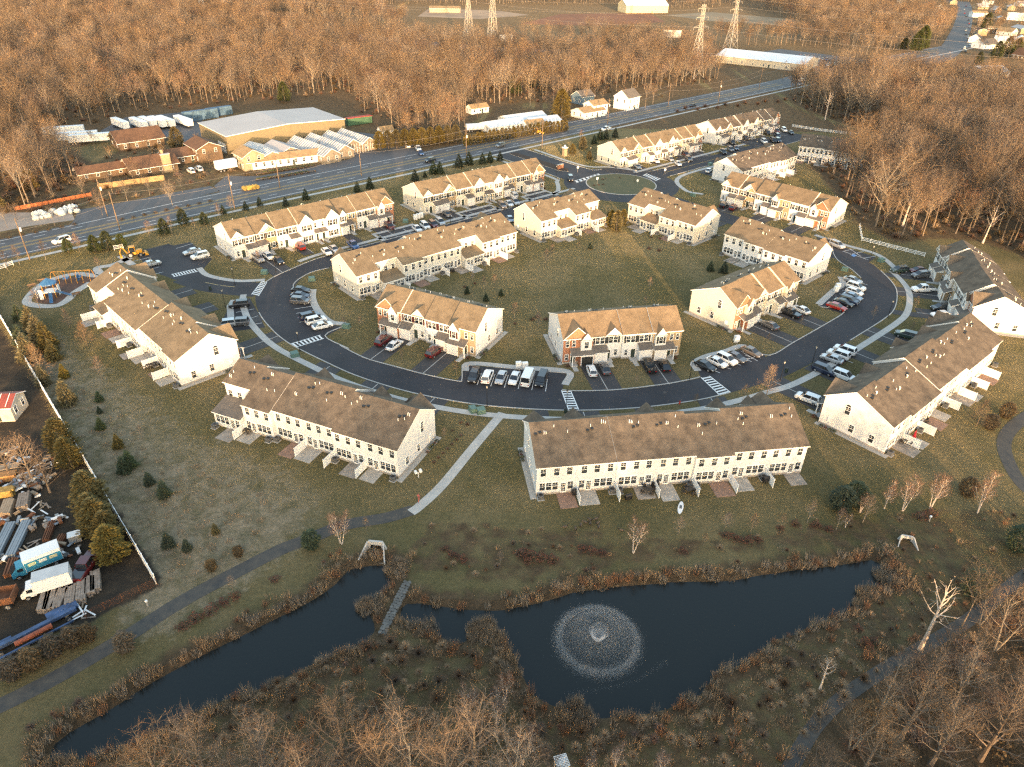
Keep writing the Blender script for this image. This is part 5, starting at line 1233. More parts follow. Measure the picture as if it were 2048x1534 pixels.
bushes([(1188 + 9 * k, 372 - 1 * k, .6) for k in range(3)] + [(1205, 360, .7), (1212, 358, .5), (1240, 357, .5)], 3, 'low shrub on the roundabout island', 'shrubs on the roundabout')
bushes([(20 + 26 * k, 476 - 5.2 * k, 0.8) for k in range(6)] + [(245 + 22 * k, 440 - 4.6 * k, .8) for k in range(9)], 2, 'russet shrub in the strip between the highway and the restaurant car park', 'roadside shrubs')
bushes([(60 + 22 * k, 420 - 3 * k, 1.2) for k in range(5)] + [(130, 395, 1.5), (180, 400, 1.2), (100, 370, 1.6), (250, 350, 1.4), (290, 335, 1.6)], 4, 'brown leafless bush around the restaurant garden', 'bushes round the restaurant')

# ------------------------------------------------------------------ vehicles
TYRE = mat('tyre_rubber', (0.012, 0.012, 0.013), 0.8); RIM = mat('alloy_rim', (0.45, 0.45, 0.46), 0.35, metal=0.6)
CARGLASS = mat('car_glass', (0.018, 0.022, 0.028), 0.06, spec=0.9); HEADL = mat('headlamp', (0.7, 0.7, 0.68), 0.2); TAILL = mat('tail_lamp', (0.28, 0.012, 0.012), 0.3)
def paint(name, c, metal=0.0):
    m = mat('car_paint_' + name, c, 0.28, metal=metal)
    m.node_tree.nodes['Principled BSDF'].inputs['Coat Weight'].default_value = 0.6
    return m
CARCOL = {'white': paint('white', (0.74, 0.74, 0.73)), 'silver': paint('silver', (0.42, 0.43, 0.44), 0.3), 'grey': paint('grey', (0.13, 0.13, 0.135), 0.3), 'black': paint('black', (0.012, 0.012, 0.014)), 'dark blue': paint('dark_blue', (0.015, 0.022, 0.05)),
          'maroon': paint('maroon', (0.09, 0.012, 0.014)), 'red': paint('red', (0.32, 0.025, 0.018)), 'bronze': paint('bronze', (0.17, 0.14, 0.115), 0.3), 'blue': paint('blue', (0.03, 0.08, 0.22)), 'green': paint('green', (0.03, 0.05, 0.042)), 'orange': paint('orange', (0.42, 0.13, 0.02)), 'pale blue': paint('pale_blue', (0.20, 0.26, 0.34), 0.3)}
SPEC = {  # length, half width, stations of body top (x, z), beltline, cabin base x0,x1, cabin top x0,x1, roof z
    'sedan': dict(L=4.7, w=0.90, top=[(-2.35, .62), (-2.30, .86), (-1.55, .96), (1.05, .93), (2.05, .80), (2.33, .62)], belt=0.93, cb=(-1.95, 1.25), ct=(-1.05, 0.25), roof=1.44),
    'SUV': dict(L=4.75, w=0.95, top=[(-2.37, .75), (-2.33, 1.05), (-2.0, 1.10), (1.15, 1.08), (2.15, .98), (2.36, .72)], belt=1.08, cb=(-2.28, 1.35), ct=(-1.95, 0.45), roof=1.72),
    'minivan': dict(L=5.1, w=0.98, top=[(-2.55, .75), (-2.5, 1.08), (-2.1, 1.1), (1.35, 1.06), (2.25, .92), (2.54, .68)], belt=1.06, cb=(-2.48, 1.75), ct=(-2.25, 0.75), roof=1.78),
    'hatchback': dict(L=4.2, w=0.88, top=[(-2.1, .68), (-2.06, .98), (-1.6, 1.0), (1.0, .97), (1.85, .84), (2.09, .62)], belt=0.97, cb=(-2.0, 1.2), ct=(-1.55, 0.3), roof=1.5),
    'pickup': dict(L=5.7, w=0.98, top=[(-2.85, .80), (-2.82, 1.10), (-0.9, 1.12), (1.45, 1.10), (2.55, 1.04), (2.84, .78)], belt=1.10, cb=(-0.95, 1.5), ct=(-0.75, 0.75), roof=1.82, bed=(-2.72, -1.02)),
    'van': dict(L=5.6, w=1.0, top=[(-2.8, .8), (-2.76, 1.3), (-2.7, 1.32), (1.5, 1.32), (2.45, 1.12), (2.78, .7)], belt=1.32, cb=(-2.76, 2.1), ct=(-2.72, 1.35), roof=2.45, panel=True),
}
CACHE = {}
def car_meshes(kind, col):
    if (kind, col) in CACHE: return CACHE[(kind, col)]
    s = SPEC[kind]; w = s['w']; P = CARCOL[col]; b = MB(); zb = 0.24
    rings = []
    for x, zt in s['top']:
        e = min(1.0, (s['L'] / 2 - abs(x)) / 0.5 + 0.0); ww = w * (0.86 + 0.14 * max(0, e)); zl = zb + (0.14 if abs(x) > s['L'] / 2 - 0.1 else 0)
        rings.append([(x, -ww * 0.95, zl), (x, -ww, 0.5), (x, -ww * 0.985, zt - 0.12), (x, -ww * 0.90, zt), (x, ww * 0.90, zt), (x, ww * 0.985, zt - 0.12), (x, ww, 0.5), (x, ww * 0.95, zl)])
    n0 = len(b.v)
    for r in rings: b.v += r
    for i in range(len(rings) - 1):
        for j in range(8):
            k = (j + 1) % 8; b.f.append((n0 + i * 8 + j, n0 + i * 8 + k, n0 + i * 8 + 8 + k, n0 + i * 8 + 8 + j)); b.m.append(0)
    b.f.append(tuple(n0 + j for j in range(8))); b.m.append(0); e = n0 + 8 * (len(rings) - 1); b.f.append(tuple(e + j for j in reversed(range(8)))); b.m.append(0)
    cb, ct, be, rf = s['cb'], s['ct'], s['belt'], s['roof']; wt, wb = w * 0.72 if kind != 'van' else w * 0.86, w * 0.90
    # roof panel and pillars in body colour
    b.slab([(ct[0] - 0.05, -wt, rf), (ct[1] + 0.05, -wt, rf), (ct[1] + 0.05, wt, rf), (ct[0] - 0.05, wt, rf)], 0.05)
    def pil(xb, xt, t=0.09):
        for sg in (-1, 1):
            a = [(xb - t, sg * wb, be - 0.02), (xb + t, sg * wb, be - 0.02), (xb + t, sg * (wb - 0.06), be - 0.02), (xb - t, sg * (wb - 0.06), be - 0.02)]
            c = [(xt - t * .7, sg * (wt + .012), rf - 0.03), (xt + t * .7, sg * (wt + .012), rf - 0.03), (xt + t * .7, sg * (wt - 0.05), rf - 0.03), (xt - t * .7, sg * (wt - 0.05), rf - 0.03)]
            b.prism(a, c)
    pil(cb[0] + 0.1, ct[0] + 0.02, 0.12); pil(cb[1] - 0.1, ct[1] - 0.02, 0.06); pil((cb[0] + cb[1]) / 2 - 0.1, (ct[0] + ct[1]) / 2, 0.05)
    g = MB()
    A = [(cb[0], -wb, be), (cb[1], -wb * 0.94, be), (cb[1], wb * 0.94, be), (cb[0], wb, be)]; Bq = [(ct[0], -wt, rf - 0.04), (ct[1], -wt, rf - 0.04), (ct[1], wt, rf - 0.04), (ct[0], wt, rf - 0.04)]
    if s.get('panel'):
        b.prism([(x * 0.999 if x < 0 else 0.9, y * 1.01, z) for x, y, z in [A[0], (0.9, -wb, be), (0.9, wb, be), A[3]]], [(x, y * 1.01, z) for x, y, z in [Bq[0], (0.9, -wt, rf - 0.04), (0.9, wt, rf - 0.04), Bq[3]]])
    g.prism(A, Bq)
    if 'bed' in s:
        x0, x1 = s['bed']; g2 = MB().box(x0, x1, -w * 0.78, w * 0.78, 1.10, 1.135); 
        g.v += [v for v in g2.v]; n = len(g.v) - 8; g.f += [tuple(n + i for i in f) for f in g2.f]; g.m += g2.m
    hl = MB(); tl = MB(); x1, x0 = s['L'] / 2, -s['L'] / 2
    zf, zr = s['top'][-1][1], s['top'][0][1]
    for sg in (-1, 1):
        pass
    hl.box(x1 - 0.16, x1 + 0.01, -0.17, 0.17, zf - 0.12, zf + 0.03); tl.box(x0 - 0.012, x0 + 0.10, -0.15, 0.15, zr - 0.08, zr + 0.12)
    out = (b.mesh('body', P), g.mesh('windows', CARGLASS), hl.mesh('headlight', HEADL), tl.mesh('taillight', TAILL), s)
    CACHE[(kind, col)] = out
    return out
wh = MB().tube([(0, -0.11, 0), (0, 0.11, 0)], [0.33, 0.33], 12, 0).tube([(0, -0.118, 0), (0, 0.118, 0)], [0.20, 0.20], 10, 1)
WHEEL = wh.mesh('wheel', TYRE, RIM)
CARNO = {}
def car(x, y, dx, dy, kind, col, place, small=False, xy=None, yaw=None):
    if xy is None:
        p = np.array(gp(x, y, 0.6)); q = np.array(gp(x + dx, y + dy, 0.6)); yaw = math.atan2(q[1] - p[1], q[0] - p[0])
    else: p = xy
    body, glass, hl, tl, s = car_meshes(kind, col)
    t = thing('parked_car' if 'driving' not in place else 'car', '%s %s %s' % (col, kind, place), 'car', (p[0], p[1], 0.035), yaw, '%s %ss %s' % (col, kind, place))
    bo = obj('body', body, t); obj('windows', glass, t)
    if not small:
        
        for sy in (-1, 1): obj('headlight', hl, t, (0, sy * s['w'] * .62, 0)); obj('taillight', tl, t, (0, sy * s['w'] * .68, 0))
    for sx in (-1, 1):
        for sy in (-1, 1): obj('wheel', WHEEL, t, (sx * s['L'] * 0.30, sy * (s['w'] - 0.12), 0.33))
    return t
bay = 'parked in the bay beside the pipe-white cluster mailboxes'
for i, (k, c) in enumerate((('SUV', 'black'), ('SUV', 'white'), ('sedan', 'silver'), ('sedan', 'white'), ('van', 'white'), ('minivan', 'black'))):
    car(948 + 27.0 * i, 752 + 1.4 * i, (8, -8, 8, 8, -8, 8)[i] and (-9 if i not in (1, 4) else 9), (20 if i not in (1, 4) else -20), k, c, 'in the six-car parking bay between two brick-ended rows')
car(767, 681, 31, -23, 'SUV', 'maroon', 'on the driveway of the maroon-shuttered row beside the white car'); car(789, 690, 31, -23, 'sedan', 'white', 'on the driveway of the maroon-shuttered row'); car(869, 704, 31, -23, 'SUV', 'maroon', 'alone on the right driveway of the maroon-shuttered row')
car(1183, 741, -9, -24, 'hatchback', 'white', 'in front of the open garage door'); car(1209, 736, -11, -24, 'sedan', 'grey', 'on the driveway next to the open garage'); car(1299, 731, -11, -24, 'pickup', 'black', 'on the right driveway of the black-shuttered row'); car(1329, 730, -11, -24, 'sedan', 'black', 'on the right driveway of the black-shuttered row')
car(1539, 650, -36, -17, 'sedan', 'grey', 'on the driveway of the cream brick-ended row'); car(1580, 626, -36, -17, 'pickup', 'black', 'on the driveway of the cream row beside a white car'); car(1602, 619, -36, -17, 'sedan', 'white', 'on the driveway of the cream row beside a black pickup')
for x, y, k, c in ((1410, 731, 'sedan', 'black'), (1434, 724, 'sedan', 'white'), (1453, 719, 'SUV', 'white'), (1472, 714, 'sedan', 'grey'), (1503, 703, 'sedan', 'bronze')): car(x, y, 32, 15, k, c, 'in the bay with the blue disabled marking')
for x, y, k, c in ((1706, 560, 'sedan', 'silver'), (1712, 574, 'SUV', 'white'), (1709, 584, 'hatchback', 'white'), (1705, 593, 'sedan', 'pale blue'), (1698, 601, 'SUV', 'dark blue'), (1687, 605, 'sedan', 'black'), (1673, 613, 'sedan', 'red')): car(x, y, 37, 12, k, c, 'in the curved bay on the inside of the eastern bend')
for x, y, k, c in ((1690, 700, 'SUV', 'white'), (1677, 709, 'SUV', 'white'), (1664, 717, 'sedan', 'silver')): car(x, y, -41, -14, k, c, 'in the bay outside the ring road by the eastern row')
car(1648, 740, 41, 16, 'SUV', 'dark blue', 'by the front of the row with the red parasol'); car(1688, 752, 41, 16, 'SUV', 'white', 'half hidden by the front roof of the row with the red parasol'); car(1616, 797, -46, -17, 'SUV', 'white', 'alone on the driveway at the end of the row with the red parasol'); car(1812, 670, -40, -10, 'SUV', 'green', 'on a driveway of the row with the red parasol')
car(1799, 540, -40, 3, 'SUV', 'green', 'on the uppermost driveway at the eastern bend'); car(1841, 550, -40, 3, 'SUV', 'grey', 'on the uppermost driveway at the eastern bend'); car(1836, 540, -40, 3, 'sedan', 'maroon', 'on the uppermost driveway at the eastern bend'); car(1846, 578, -40, 1, 'pickup', 'white', 'on a driveway at the eastern bend'); car(1882, 616, -40, 1, 'SUV', 'black', 'on the lowest driveway at the eastern bend'); car(1882, 629, -40, 1, 'sedan', 'white', 'on the lowest driveway at the eastern bend')
car(1661, 484, 33, 14, 'sedan', 'black', 'in the bay near the white rail fence'); car(1674, 490, 33, 14, 'SUV', 'silver', 'in the bay near the white rail fence')
car(1447, 410, 20, -20, 'SUV', 'black', 'on the driveway of the orange-brick row'); car(1466, 415, 20, -20, 'SUV', 'maroon', 'on the driveway of the orange-brick row')
for x, y, k, c in ((602, 580, 'sedan', 'black'), (601, 591, 'sedan', 'dark blue'), (601, 602, 'SUV', 'grey')): car(x, y, 36, 3, k, c, 'in the curved bay on the western side of the ring')
for x, y, k, c in ((620, 633, 'SUV', 'dark blue'), (632, 641, 'SUV', 'white'), (645, 651, 'sedan', 'white')): car(x, y, 37, -9, k, c, 'in the curved bay on the western side of the ring')
car(478, 609, -30, 3, 'SUV', 'black', 'in the bay in front of the row by the playground'); car(451, 648, -34, 4, 'SUV', 'silver', 'in the bay in front of the row by the playground'); car(477, 645, -34, 2, 'SUV', 'grey', 'in the bay in front of the row by the playground')
car(384, 503, -34, 8, 'sedan', 'silver', 'in the western car park'); car(400, 512, -34, 8, 'SUV', 'white', 'in the western car park'); car(303, 527, 34, -8, 'sedan', 'silver', 'in the western car park near the digger')
MF = 'in front of the white row along the highway'
for x, y, k, c in ((517, 517, 'SUV', 'silver'), (537, 512, 'sedan', 'white'), (557, 521, 'sedan', 'black')): car(x, y, 24, 20, k, c, MF)
car(600, 493, -24, -20, 'SUV', 'red', MF); car(653, 503, 24, 20, 'sedan', 'white', MF); car(668, 498, 24, 20, 'sedan', 'silver', 'next to a white sedan ' + MF); car(706, 490, 24, 20, 'pickup', 'blue', MF); car(779, 453, 22, 18, 'SUV', 'maroon', MF)
NF = 'in front of the cream row by the entrance road'
for x, y, k, c in ((834, 457, 'sedan', 'white'), (850, 452, 'SUV', 'white'), (866, 449, 'SUV', 'maroon'), (880, 444, 'SUV', 'silver')): car(x, y, 22, 18, k, c, NF)
car(894, 428, 22, 18, 'sedan', 'grey', NF); car(1027, 390, -20, -16, 'SUV', 'white', 'on a driveway ' + NF)
for x, y, k, c in ((1004, 411, 'SUV', 'grey'), (1018, 407, 'sedan', 'white'), (1030, 404, 'SUV', 'silver')): car(x, y, 22, 18, k, c, 'in the second bay ' + NF)
car(1020, 438, 12, 20, 'sedan', 'pale blue', 'at the gable end of the cream row with two sunrooms')
YF_ = 'in front of the cream row above the roundabout'
for x, y, k, c in ((1312, 321, 'sedan', 'white'), (1341, 318, 'sedan', 'silver'), (1356, 327, 'sedan', 'white'), (1377, 318, 'SUV', 'grey'), (1371, 309, 'SUV', 'maroon'), (1275, 333, 'sedan', 'pale blue')): car(x, y, 18, 14, k, c, YF_)
ZF_ = 'in front of the row at the end of the east street'
for x, y, k, c in ((1446, 304, 'SUV', 'black'), (1461, 299, 'SUV', 'grey'), (1471, 296, 'sedan', 'dark blue'), (1464, 285, 'SUV', 'black'), (1491, 276, 'SUV', 'black'), (1528, 283, 'SUV', 'white'), (1546, 281, 'minivan', 'black'), (1556, 281, 'SUV', 'dark blue'), (1555, 272, 'SUV', 'dark blue'), (1535, 266, 'SUV', 'black'), (1553, 262, 'SUV', 'maroon'), (1568, 260, 'SUV', 'white'), (1582, 265, 'sedan', 'black')): car(x, y, 16, 12, k, c, ZF_)
car(1418, 341, 16, -12, 'sedan', 'white', 'at the gable of the six-unit row across from the roundabout')
car(1141, 357, 4, 14, 'SUV', 'black', 'driving into the roundabout')
H1 = 'driving along the highway'
car(860, 321, -30, 8, 'SUV', 'black', H1 + ' past the garden centre'); car(1001, 291, -30, 8, 'SUV', 'grey', H1 + ' past the arborvitae screen'); car(1212, 258, -30, 8, 'pickup', 'white', H1 + ' past the white house'); car(1386, 211, 30, -8, 'sedan', 'black', H1 + ' past the brush'); car(123, 481, -30, 8, 'SUV', 'white', H1 + ' past the pines'); car(1602, 161, -30, 6, 'SUV', 'white', H1 + ' by the long white building')
car(382, 342, -12, -8, 'SUV', 'white', 'outside the brown-roofed restaurant'); car(398, 338, -12, -8, 'SUV', 'white', 'outside the brown-roofed restaurant')
for x, y, k, c in ((815, 291, 'sedan', 'white'), (836, 297, 'pickup', 'white'), (842, 306, 'sedan', 'blue')): car(x, y, 10, 12, k, c, 'at the driveway of the garden centre')
rc = random.Random(5)
for (x0, y0, n, sx, sy) in ((1600, 112, 10, 7.5, 1.0), (1655, 130, 9, 7.0, -0.3), (1662, 126, 9, 7, -0.2), (1700, 123, 6, 6, .6), (1405, 110, 5, 6, 0.4)):
    for i in range(n):
        car(x0 + sx * i, y0 + sy * i, 3, 8, rc.choice(['sedan', 'SUV']), rc.choice(['white', 'white', 'silver', 'grey', 'black', 'red', 'blue']), 'on the lot of the long white building', True)
for i in range(14):
    car(1934 + rc.uniform(-6, 6), 12 + 7 * i, -1, 14, rc.choice(['sedan', 'SUV']), rc.choice(['white', 'silver', 'black', 'red']), 'driving on the distant road into town', True)
for i in range(12): car(690 + 33 * i, 73 + 2.9 * i + (3 if i % 2 else -2), 20, 2, rc.choice(['sedan', 'SUV', 'van']), rc.choice(['white', 'silver', 'black', 'grey']), 'driving on the far road through the wood', True)

# ------------------------------------------------------------------ street furniture
lp = MB().tube([(0, 0, 0), (0, 0, 0.5), (0, 0, 4.1)], [0.11, 0.07, 0.05], 7).mesh('post', BLACKM)
lh = MB().tube([(0, 0, 4.1), (0, 0, 4.2), (0, 0, 4.62)], [0.08, 0.13, 0.20], 8).mesh('lantern', mat('lantern_glass', (0.45, 0.42, 0.36), 0.3))
lc = MB().tube([(0, 0, 4.62), (0, 0, 4.75), (0, 0, 4.86)], [0.26, 0.14, 0.02], 8).mesh('cap', BLACKM)
for x, y in ((974, 813), (1623, 731), (1379, 759), (1775, 636), (1739, 523), (901, 448), (1069, 404), (552, 545), (1269, 365), (1382, 406), (1112, 357), (451, 615), (309, 550), (600, 702), (1180, 318), (1374, 347), (1505, 297), (1080, 312), (1510, 305), (700, 495), (1435, 322), (1132, 822), (1560, 762), (470, 570)):
    t = thing('street_lamp', 'black lantern street lamp standing at the kerb of the townhouse streets', 'street lamp', (*gp(x, y), 0), 0, 'street lamps of the townhouse streets')
    obj('post', lp, t); obj('lantern', lh, t); obj('cap', lc, t)
# vinyl privacy fence on the western boundary
A, Bq = np.array(gp(-14, 610)), np.array(gp(313, 1168)); L = np.linalg.norm(Bq - A); u = (Bq - A) / L; an = math.atan2(u[1], u[0]); nseg = int(L / 2.4)
vf = thing('vinyl_fence', 'long solid white vinyl fence between the western lawn and the scrap yard', 'fence', (A[0], A[1], 0), an)
post = MB().box(-0.07, 0.07, -0.07, 0.07, 0, 1.95).box(-0.09, 0.09, -0.09, 0.09, 1.95, 2.0).mesh('post', VINYL)
pan = MB()
for k in range(12): pan.box(0.09 + 0.186 * k, 0.09 + 0.186 * k + 0.176, -0.02, 0.02, 0.1, 1.72)
panel = pan.mesh('board_panel', VINYL); rail = MB().box(0.07, 2.33, -0.045, 0.045, 1.70, 1.84).mesh('rail', VINYL); rail2 = MB().box(0.07, 2.33, -0.045, 0.045, 0.05, 0.17).mesh('rail', VINYL)
for k in range(nseg + 1):
    x = k * L / nseg; obj('post', post, vf, (x, 0, 0))
    if k < nseg:
        p = obj('panel', panel, vf, (x, 0, 0)); obj('rail', rail, p); obj('rail', rail2, p)
wf = thing('wire_fence', 'rusty wire fence at the end of the white vinyl fence', 'fence', (*gp(315, 1170), 0), 0)
a, b_ = np.array(gp(315, 1170)), np.array(gp(168, 1240)); Lw = np.linalg.norm(b_ - a); wf.rotation_euler = (0, 0, math.atan2(*(b_ - a)[::-1]))
RUST = mat('rusty_steel', (0.16, 0.065, 0.03), 0.9, var=0.4, scale=1.5)
wp = MB().tube([(0, 0, 0), (0, 0, 1.5)], [0.04, 0.04], 5).mesh('post', RUST); ww = MB()
for k in range(60): ww.box(0.25 * k, 0.25 * k + 0.015, -0.006, 0.006, 0.05, 1.4)
for k in range(7): ww.box(0, 15, -0.006, 0.006, 0.1 + 0.21 * k, 0.115 + 0.21 * k)
for k in range(int(Lw / 2.2) + 1): obj('post', wp, wf, (2.2 * k, 0, 0))
obj('wire_mesh', ww.mesh('wire_mesh', RUST), wf, (0, 0, 0), 0, (Lw / 15, 1, 1))
rp_ = MB().box(-0.07, 0.07, -0.07, 0.07, 0, 1.4).mesh('post', VINYL); rr_ = MB().box(0, 2.4, -0.025, 0.025, -0.07, 0.07).mesh('rail', VINYL)
for lab, P in (('white three-rail fence in front of the eastern wood', [(1718, 455), (1723, 482), (1848, 514)]), ('white three-rail fence behind the shaded row in the wood', [(1584, 254), (1640, 263), (1692, 269)]), ('short white three-rail fence at the woodland edge', [(1700, 270), (1716, 270)]), ('short white rail fence on the bank beside the playground', [(-20, 548), (27, 530)]), ('small white rail fence by the yellow digger', [(229, 500), (247, 497)])):
    t = thing('rail_fence', lab, 'fence', (*gp(*P[0]), 0), 0); o0 = np.array(gp(*P[0]))
    for i in range(len(P) - 1):
        a, b_ = np.array(gp(*P[i])) - o0, np.array(gp(*P[i + 1])) - o0; L = np.linalg.norm(b_ - a); n = max(1, round(L / 2.4)); an = math.atan2(*(b_ - a)[::-1])
        for k in range(n + (1 if i == len(P) - 2 else 0)):
            q = a + (b_ - a) * k / n; obj('post', rp_, t, (q[0], q[1], 0), an)
            if k < n:
                for z in (0.35, 0.75, 1.15): obj('rail', rr_, t, (q[0], q[1], z), an, (L / n / 2.4, 1, 1))
# utility poles with crossarms, transformer cans and wires along the highway
up = MB().tube([(0, 0, 0), (0, 0, 11.5)], [0.19, 0.12], 7).mesh('pole', WOODPOLE); ua = MB().box(-1.2, 1.2, -0.06, 0.06, 10.6, 10.75).box(-1.0, 1.0, -0.05, 0.05, 9.6, 9.72).mesh('crossarm', WOODPOLE); ut = MB().tube([(0, -0.35, 7.9), (0, -0.35, 8.9)], [0.26, 0.26], 8).mesh('transformer', WHITEM)
poles = [(60, 520), (240, 460), (470, 420), (723, 352), (933, 317), (1084, 295), (1215, 248), (1336, 214), (1436, 206), (1518, 178), (1565, 160), (560, 375), (215, 432)]
hw = math.atan2(0.655, 0.756)
for i, (x, y) in enumerate(poles):
    t = thing('utility_pole', 'weathered wooden utility pole with crossarms beside the highway', 'utility pole', (*gp(x, y), 0), hw + math.pi / 2, 'utility poles along the highway')
    obj('pole', up, t); obj('crossarm', ua, t)
    if i % 2 == 0: obj('transformer', ut, t)
WIRE = mat('power_wire', (0.25, 0.22, 0.19), 0.6)
def wire(name, lab, P, z, r, sag=0.02):
    mb = MB()
    for i in range(len(P) - 1):
        a, b_ = np.array(P[i]), np.array(P[i + 1]); L = np.linalg.norm(b_ - a)
        pts = [(*(a + (b_ - a) * t), z - 4 * sag * L * t * (1 - t)) for t in np.linspace(0, 1, 9)]
        mb.tube(pts, [r] * 9, 3, 0, False)
    return tag(obj(name, mb.mesh(name, WIRE)), lab, 'power line')
run = [gp(x, y) for x, y in sorted(poles[:11])]
wire('power_line', 'overhead power line strung along the highway poles', run, 10.75, 0.03)
wire('power_line', 'lower telephone line strung along the highway poles', run, 8.2, 0.035)
# lattice pylons
def pylon(x, y, H, lab):
    m = MB(); b0, t0 = 4.2, 0.75
    lev = [0, .16, .3, .42, .52, .61, .69, .77, .85, .93, 1.0]; hw_ = lambda t: b0 + (t0 - b0) * min(1, t / 0.72) ** 0.8
    cor = lambda t: [Vector((sx * hw_(t), sy * hw_(t), t * H)) for sx, sy in ((-1, -1), (1, -1), (1, 1), (-1, 1))]
    for i in range(len(lev) - 1):
        a, b_ = cor(lev[i]), cor(lev[i + 1])
        for j in range(4):
            k = (j + 1) % 4; m.tube([a[j], b_[j]], [.16, .16], 4, 0, False); m.tube([a[j], b_[k]], [.09, .09], 3, 0, False); m.tube([a[k], b_[j]], [.09, .09], 3, 0, False); m.tube([b_[j], b_[k]], [.08, .08], 3, 0, False)
    t = thing('pylon', lab, 'pylon', (*gp(x, y), 0), 0.55)
    obj('tower', m.mesh('tower', STEEL), t)
    for q, w in ((0.70, 6.2), (0.83, 5.0), (0.95, 4.2)):
        c = MB()
        for sg in (-1, 1):
            e = Vector((sg * w, 0, q * H))
            for dy_, dz in ((.6, 0), (-.6, 0), (0, 1.6)): c.tube([Vector((sg * .6, dy_, q * H + dz)), e], [.11, .07], 3, 0, False)
            c.tube([e, e - Vector((0, 0, 1.6))], [.09, .09], 4)
        obj('crossarm', c.mesh('crossarm', STEEL), t)
    return t
pylon(938, 112, 52, 'tall lattice pylon left of its twin in the clearing beyond the highway'); pylon(985, 112, 56, 'taller lattice pylon of the pair beside the far road'); pylon(1388, 155, 41, 'lattice pylon standing nearest the highway in the bare trees'); pylon(1460, 98, 40, 'lattice pylon behind the long white building'); pylon(409, 40, 34, 'distant lattice pylon at the top of the wood'); pylon(452, 36, 34, 'second distant lattice pylon at the top of the wood'); pylon(1792, 30, 34, 'distant lattice pylon over the north-eastern wood')
for zz, off_ in ((29, 0), (35, 3)):
    wire('transmission_line', 'high transmission line slung between the pylons at %s metres' % ('thirty' if zz == 29 else 'thirty-five'), [gp(200, 30), gp(409, 40), gp(938, 112), gp(1388, 155), gp(2300, 260)], zz, 0.06, 0.015)
    wire('transmission_line', 'second high transmission line crossing the wood at %s metres' % ('thirty' if zz == 29 else 'thirty-five'), [gp(200, 26), gp(452, 36), gp(985, 112), gp(1460, 98), gp(2300, 170)], zz + 1, 0.06, 0.015)
# mailbox clusters, transformers, signs, entrance monument, hydrant
cm = MB().box(-0.5, 0.5, -0.3, 0.3, 0.35, 1.5).box(-0.45, 0.45, -0.04, 0.04, 0, 0.36)
for i in range(4):
    for j in range(4): cm.box(-0.45 + 0.23 * i, -0.45 + 0.23 * i + 0.2, -0.32, -0.3, 0.42 + 0.26 * j, 0.42 + 0.26 * j + 0.23)
CMB = cm.mesh('cluster_mailbox', WHITEM)
for lab, P in (('white cluster mailbox behind the six-car parking bay', [(1037, 738), (1050, 739)]), ('white cluster mailbox by the bay of the cream row near the entrance', [(831, 440), (837, 438), (843, 436)]), ('white cluster mailbox by the curved eastern bay', [(1671, 585), (1674, 579)]), ('white cluster mailbox by the bay with the blue marking', [(1472, 685)])):
    for x, y in P: tag(obj('cluster_mailbox', CMB, None, (*gp(x, y), 0), 0.2, 1.15), lab, 'mailbox', lab)
tb = MB().box(-0.75, 0.75, -0.6, 0.6, 0.05, 0.85).box(-0.9, 0.9, -0.75, 0.75, 0, 0.06).prism([(-0.75, -0.62, 0.85), (-0.75, 0.6, 0.85), (-0.75, 0.6, 1.0)], [(0.75, -0.62, 0.85), (0.75, 0.6, 0.85), (0.75, 0.6, 1.0)])
TBX = tb.mesh('utility_box', mat('box_green', (0.10, 0.17, 0.14), 0.6))
for x, y in ((529, 547), (811, 445), (946, 822), (962, 825), (693, 655), (624, 561), (1689, 541), (1762, 523), (1478, 480), (1386, 392), (1420, 330), (1650, 455), (590, 712)): tag(obj('utility_box', TBX, None, (*gp(x, y), 0), rnd.uniform(0, 3)), 'green utility transformer box set in the grass of the townhouse estate', 'utility box', 'utility boxes of the estate')
sg = MB().tube([(0, 0, 0), (0, 0, 2.2)], [.04, .04], 5).mesh('post', STEEL); sp = MB().box(-.35, .35, -.07, -.04, 1.6, 2.4).mesh('plate', WHITEM)
for x, y, lab in ((1473, 692, 'white sign on a post by the bay with the blue marking'), (1155, 345, 'white keep-right sign on the median nose'), (1194, 368, 'white sign post on the western side of the roundabout'), (1274, 372, 'white sign post on the eastern side of the roundabout'), (1329, 350, 'white street sign at the mouth of the east street')):
    t = thing('road_sign', lab, 'sign', (*gp(x, y), 0), 0.1); obj('post', sg, t); obj('plate', sp, t)
pk = thing('mailbox_post', 'double white post-mounted box beside the concrete footpath', 'mailbox', (*gp(837, 955), 0), 0.5)
obj('post', MB().box(-.06, .06, -.06, .06, 0, 1.1).box(-.55, .55, -.05, .05, 0.95, 1.05).mesh('post', WHITEM), pk)
for s_ in (-1, 1): obj('box', MB().box(s_ * .42 - .2, s_ * .42 + .2, -.28, .28, 1.06, 1.5).mesh('box', WHITEM), pk)
hy = thing('fire_hydrant', 'small red fire hydrant on the verge behind the seven-unit row', 'hydrant', (*gp(1359, 808), 0)); HYR = mat('hydrant_red', (0.4, 0.03, 0.02), 0.5)
obj('barrel', MB().tube([(0, 0, 0), (0, 0, .55), (0, 0, .72), (0, 0, .8)], [.13, .13, .11, .03], 8).mesh('barrel', HYR), hy); obj('outlet', MB().tube([(-.22, 0, .45), (.22, 0, .45)], [.07, .07], 6).mesh('outlet', HYR), hy)
for x, y in ((1131, 826), (1572, 745), (421, 580)):
    t = thing('litter_bin', 'dark green litter bin on the verge of the ring road', 'litter bin', (*gp(x, y), 0), 0, 'litter bins on the ring road'); obj('drum', MB().tube([(0, 0, 0), (0, 0, 1.0)], [.3, .34], 10).mesh('drum', DOOR), t); obj('lid', MB().tube([(0, 0, 1.0), (0, 0, 1.15)], [.36, .2], 10).mesh('lid', BLACKM), t)
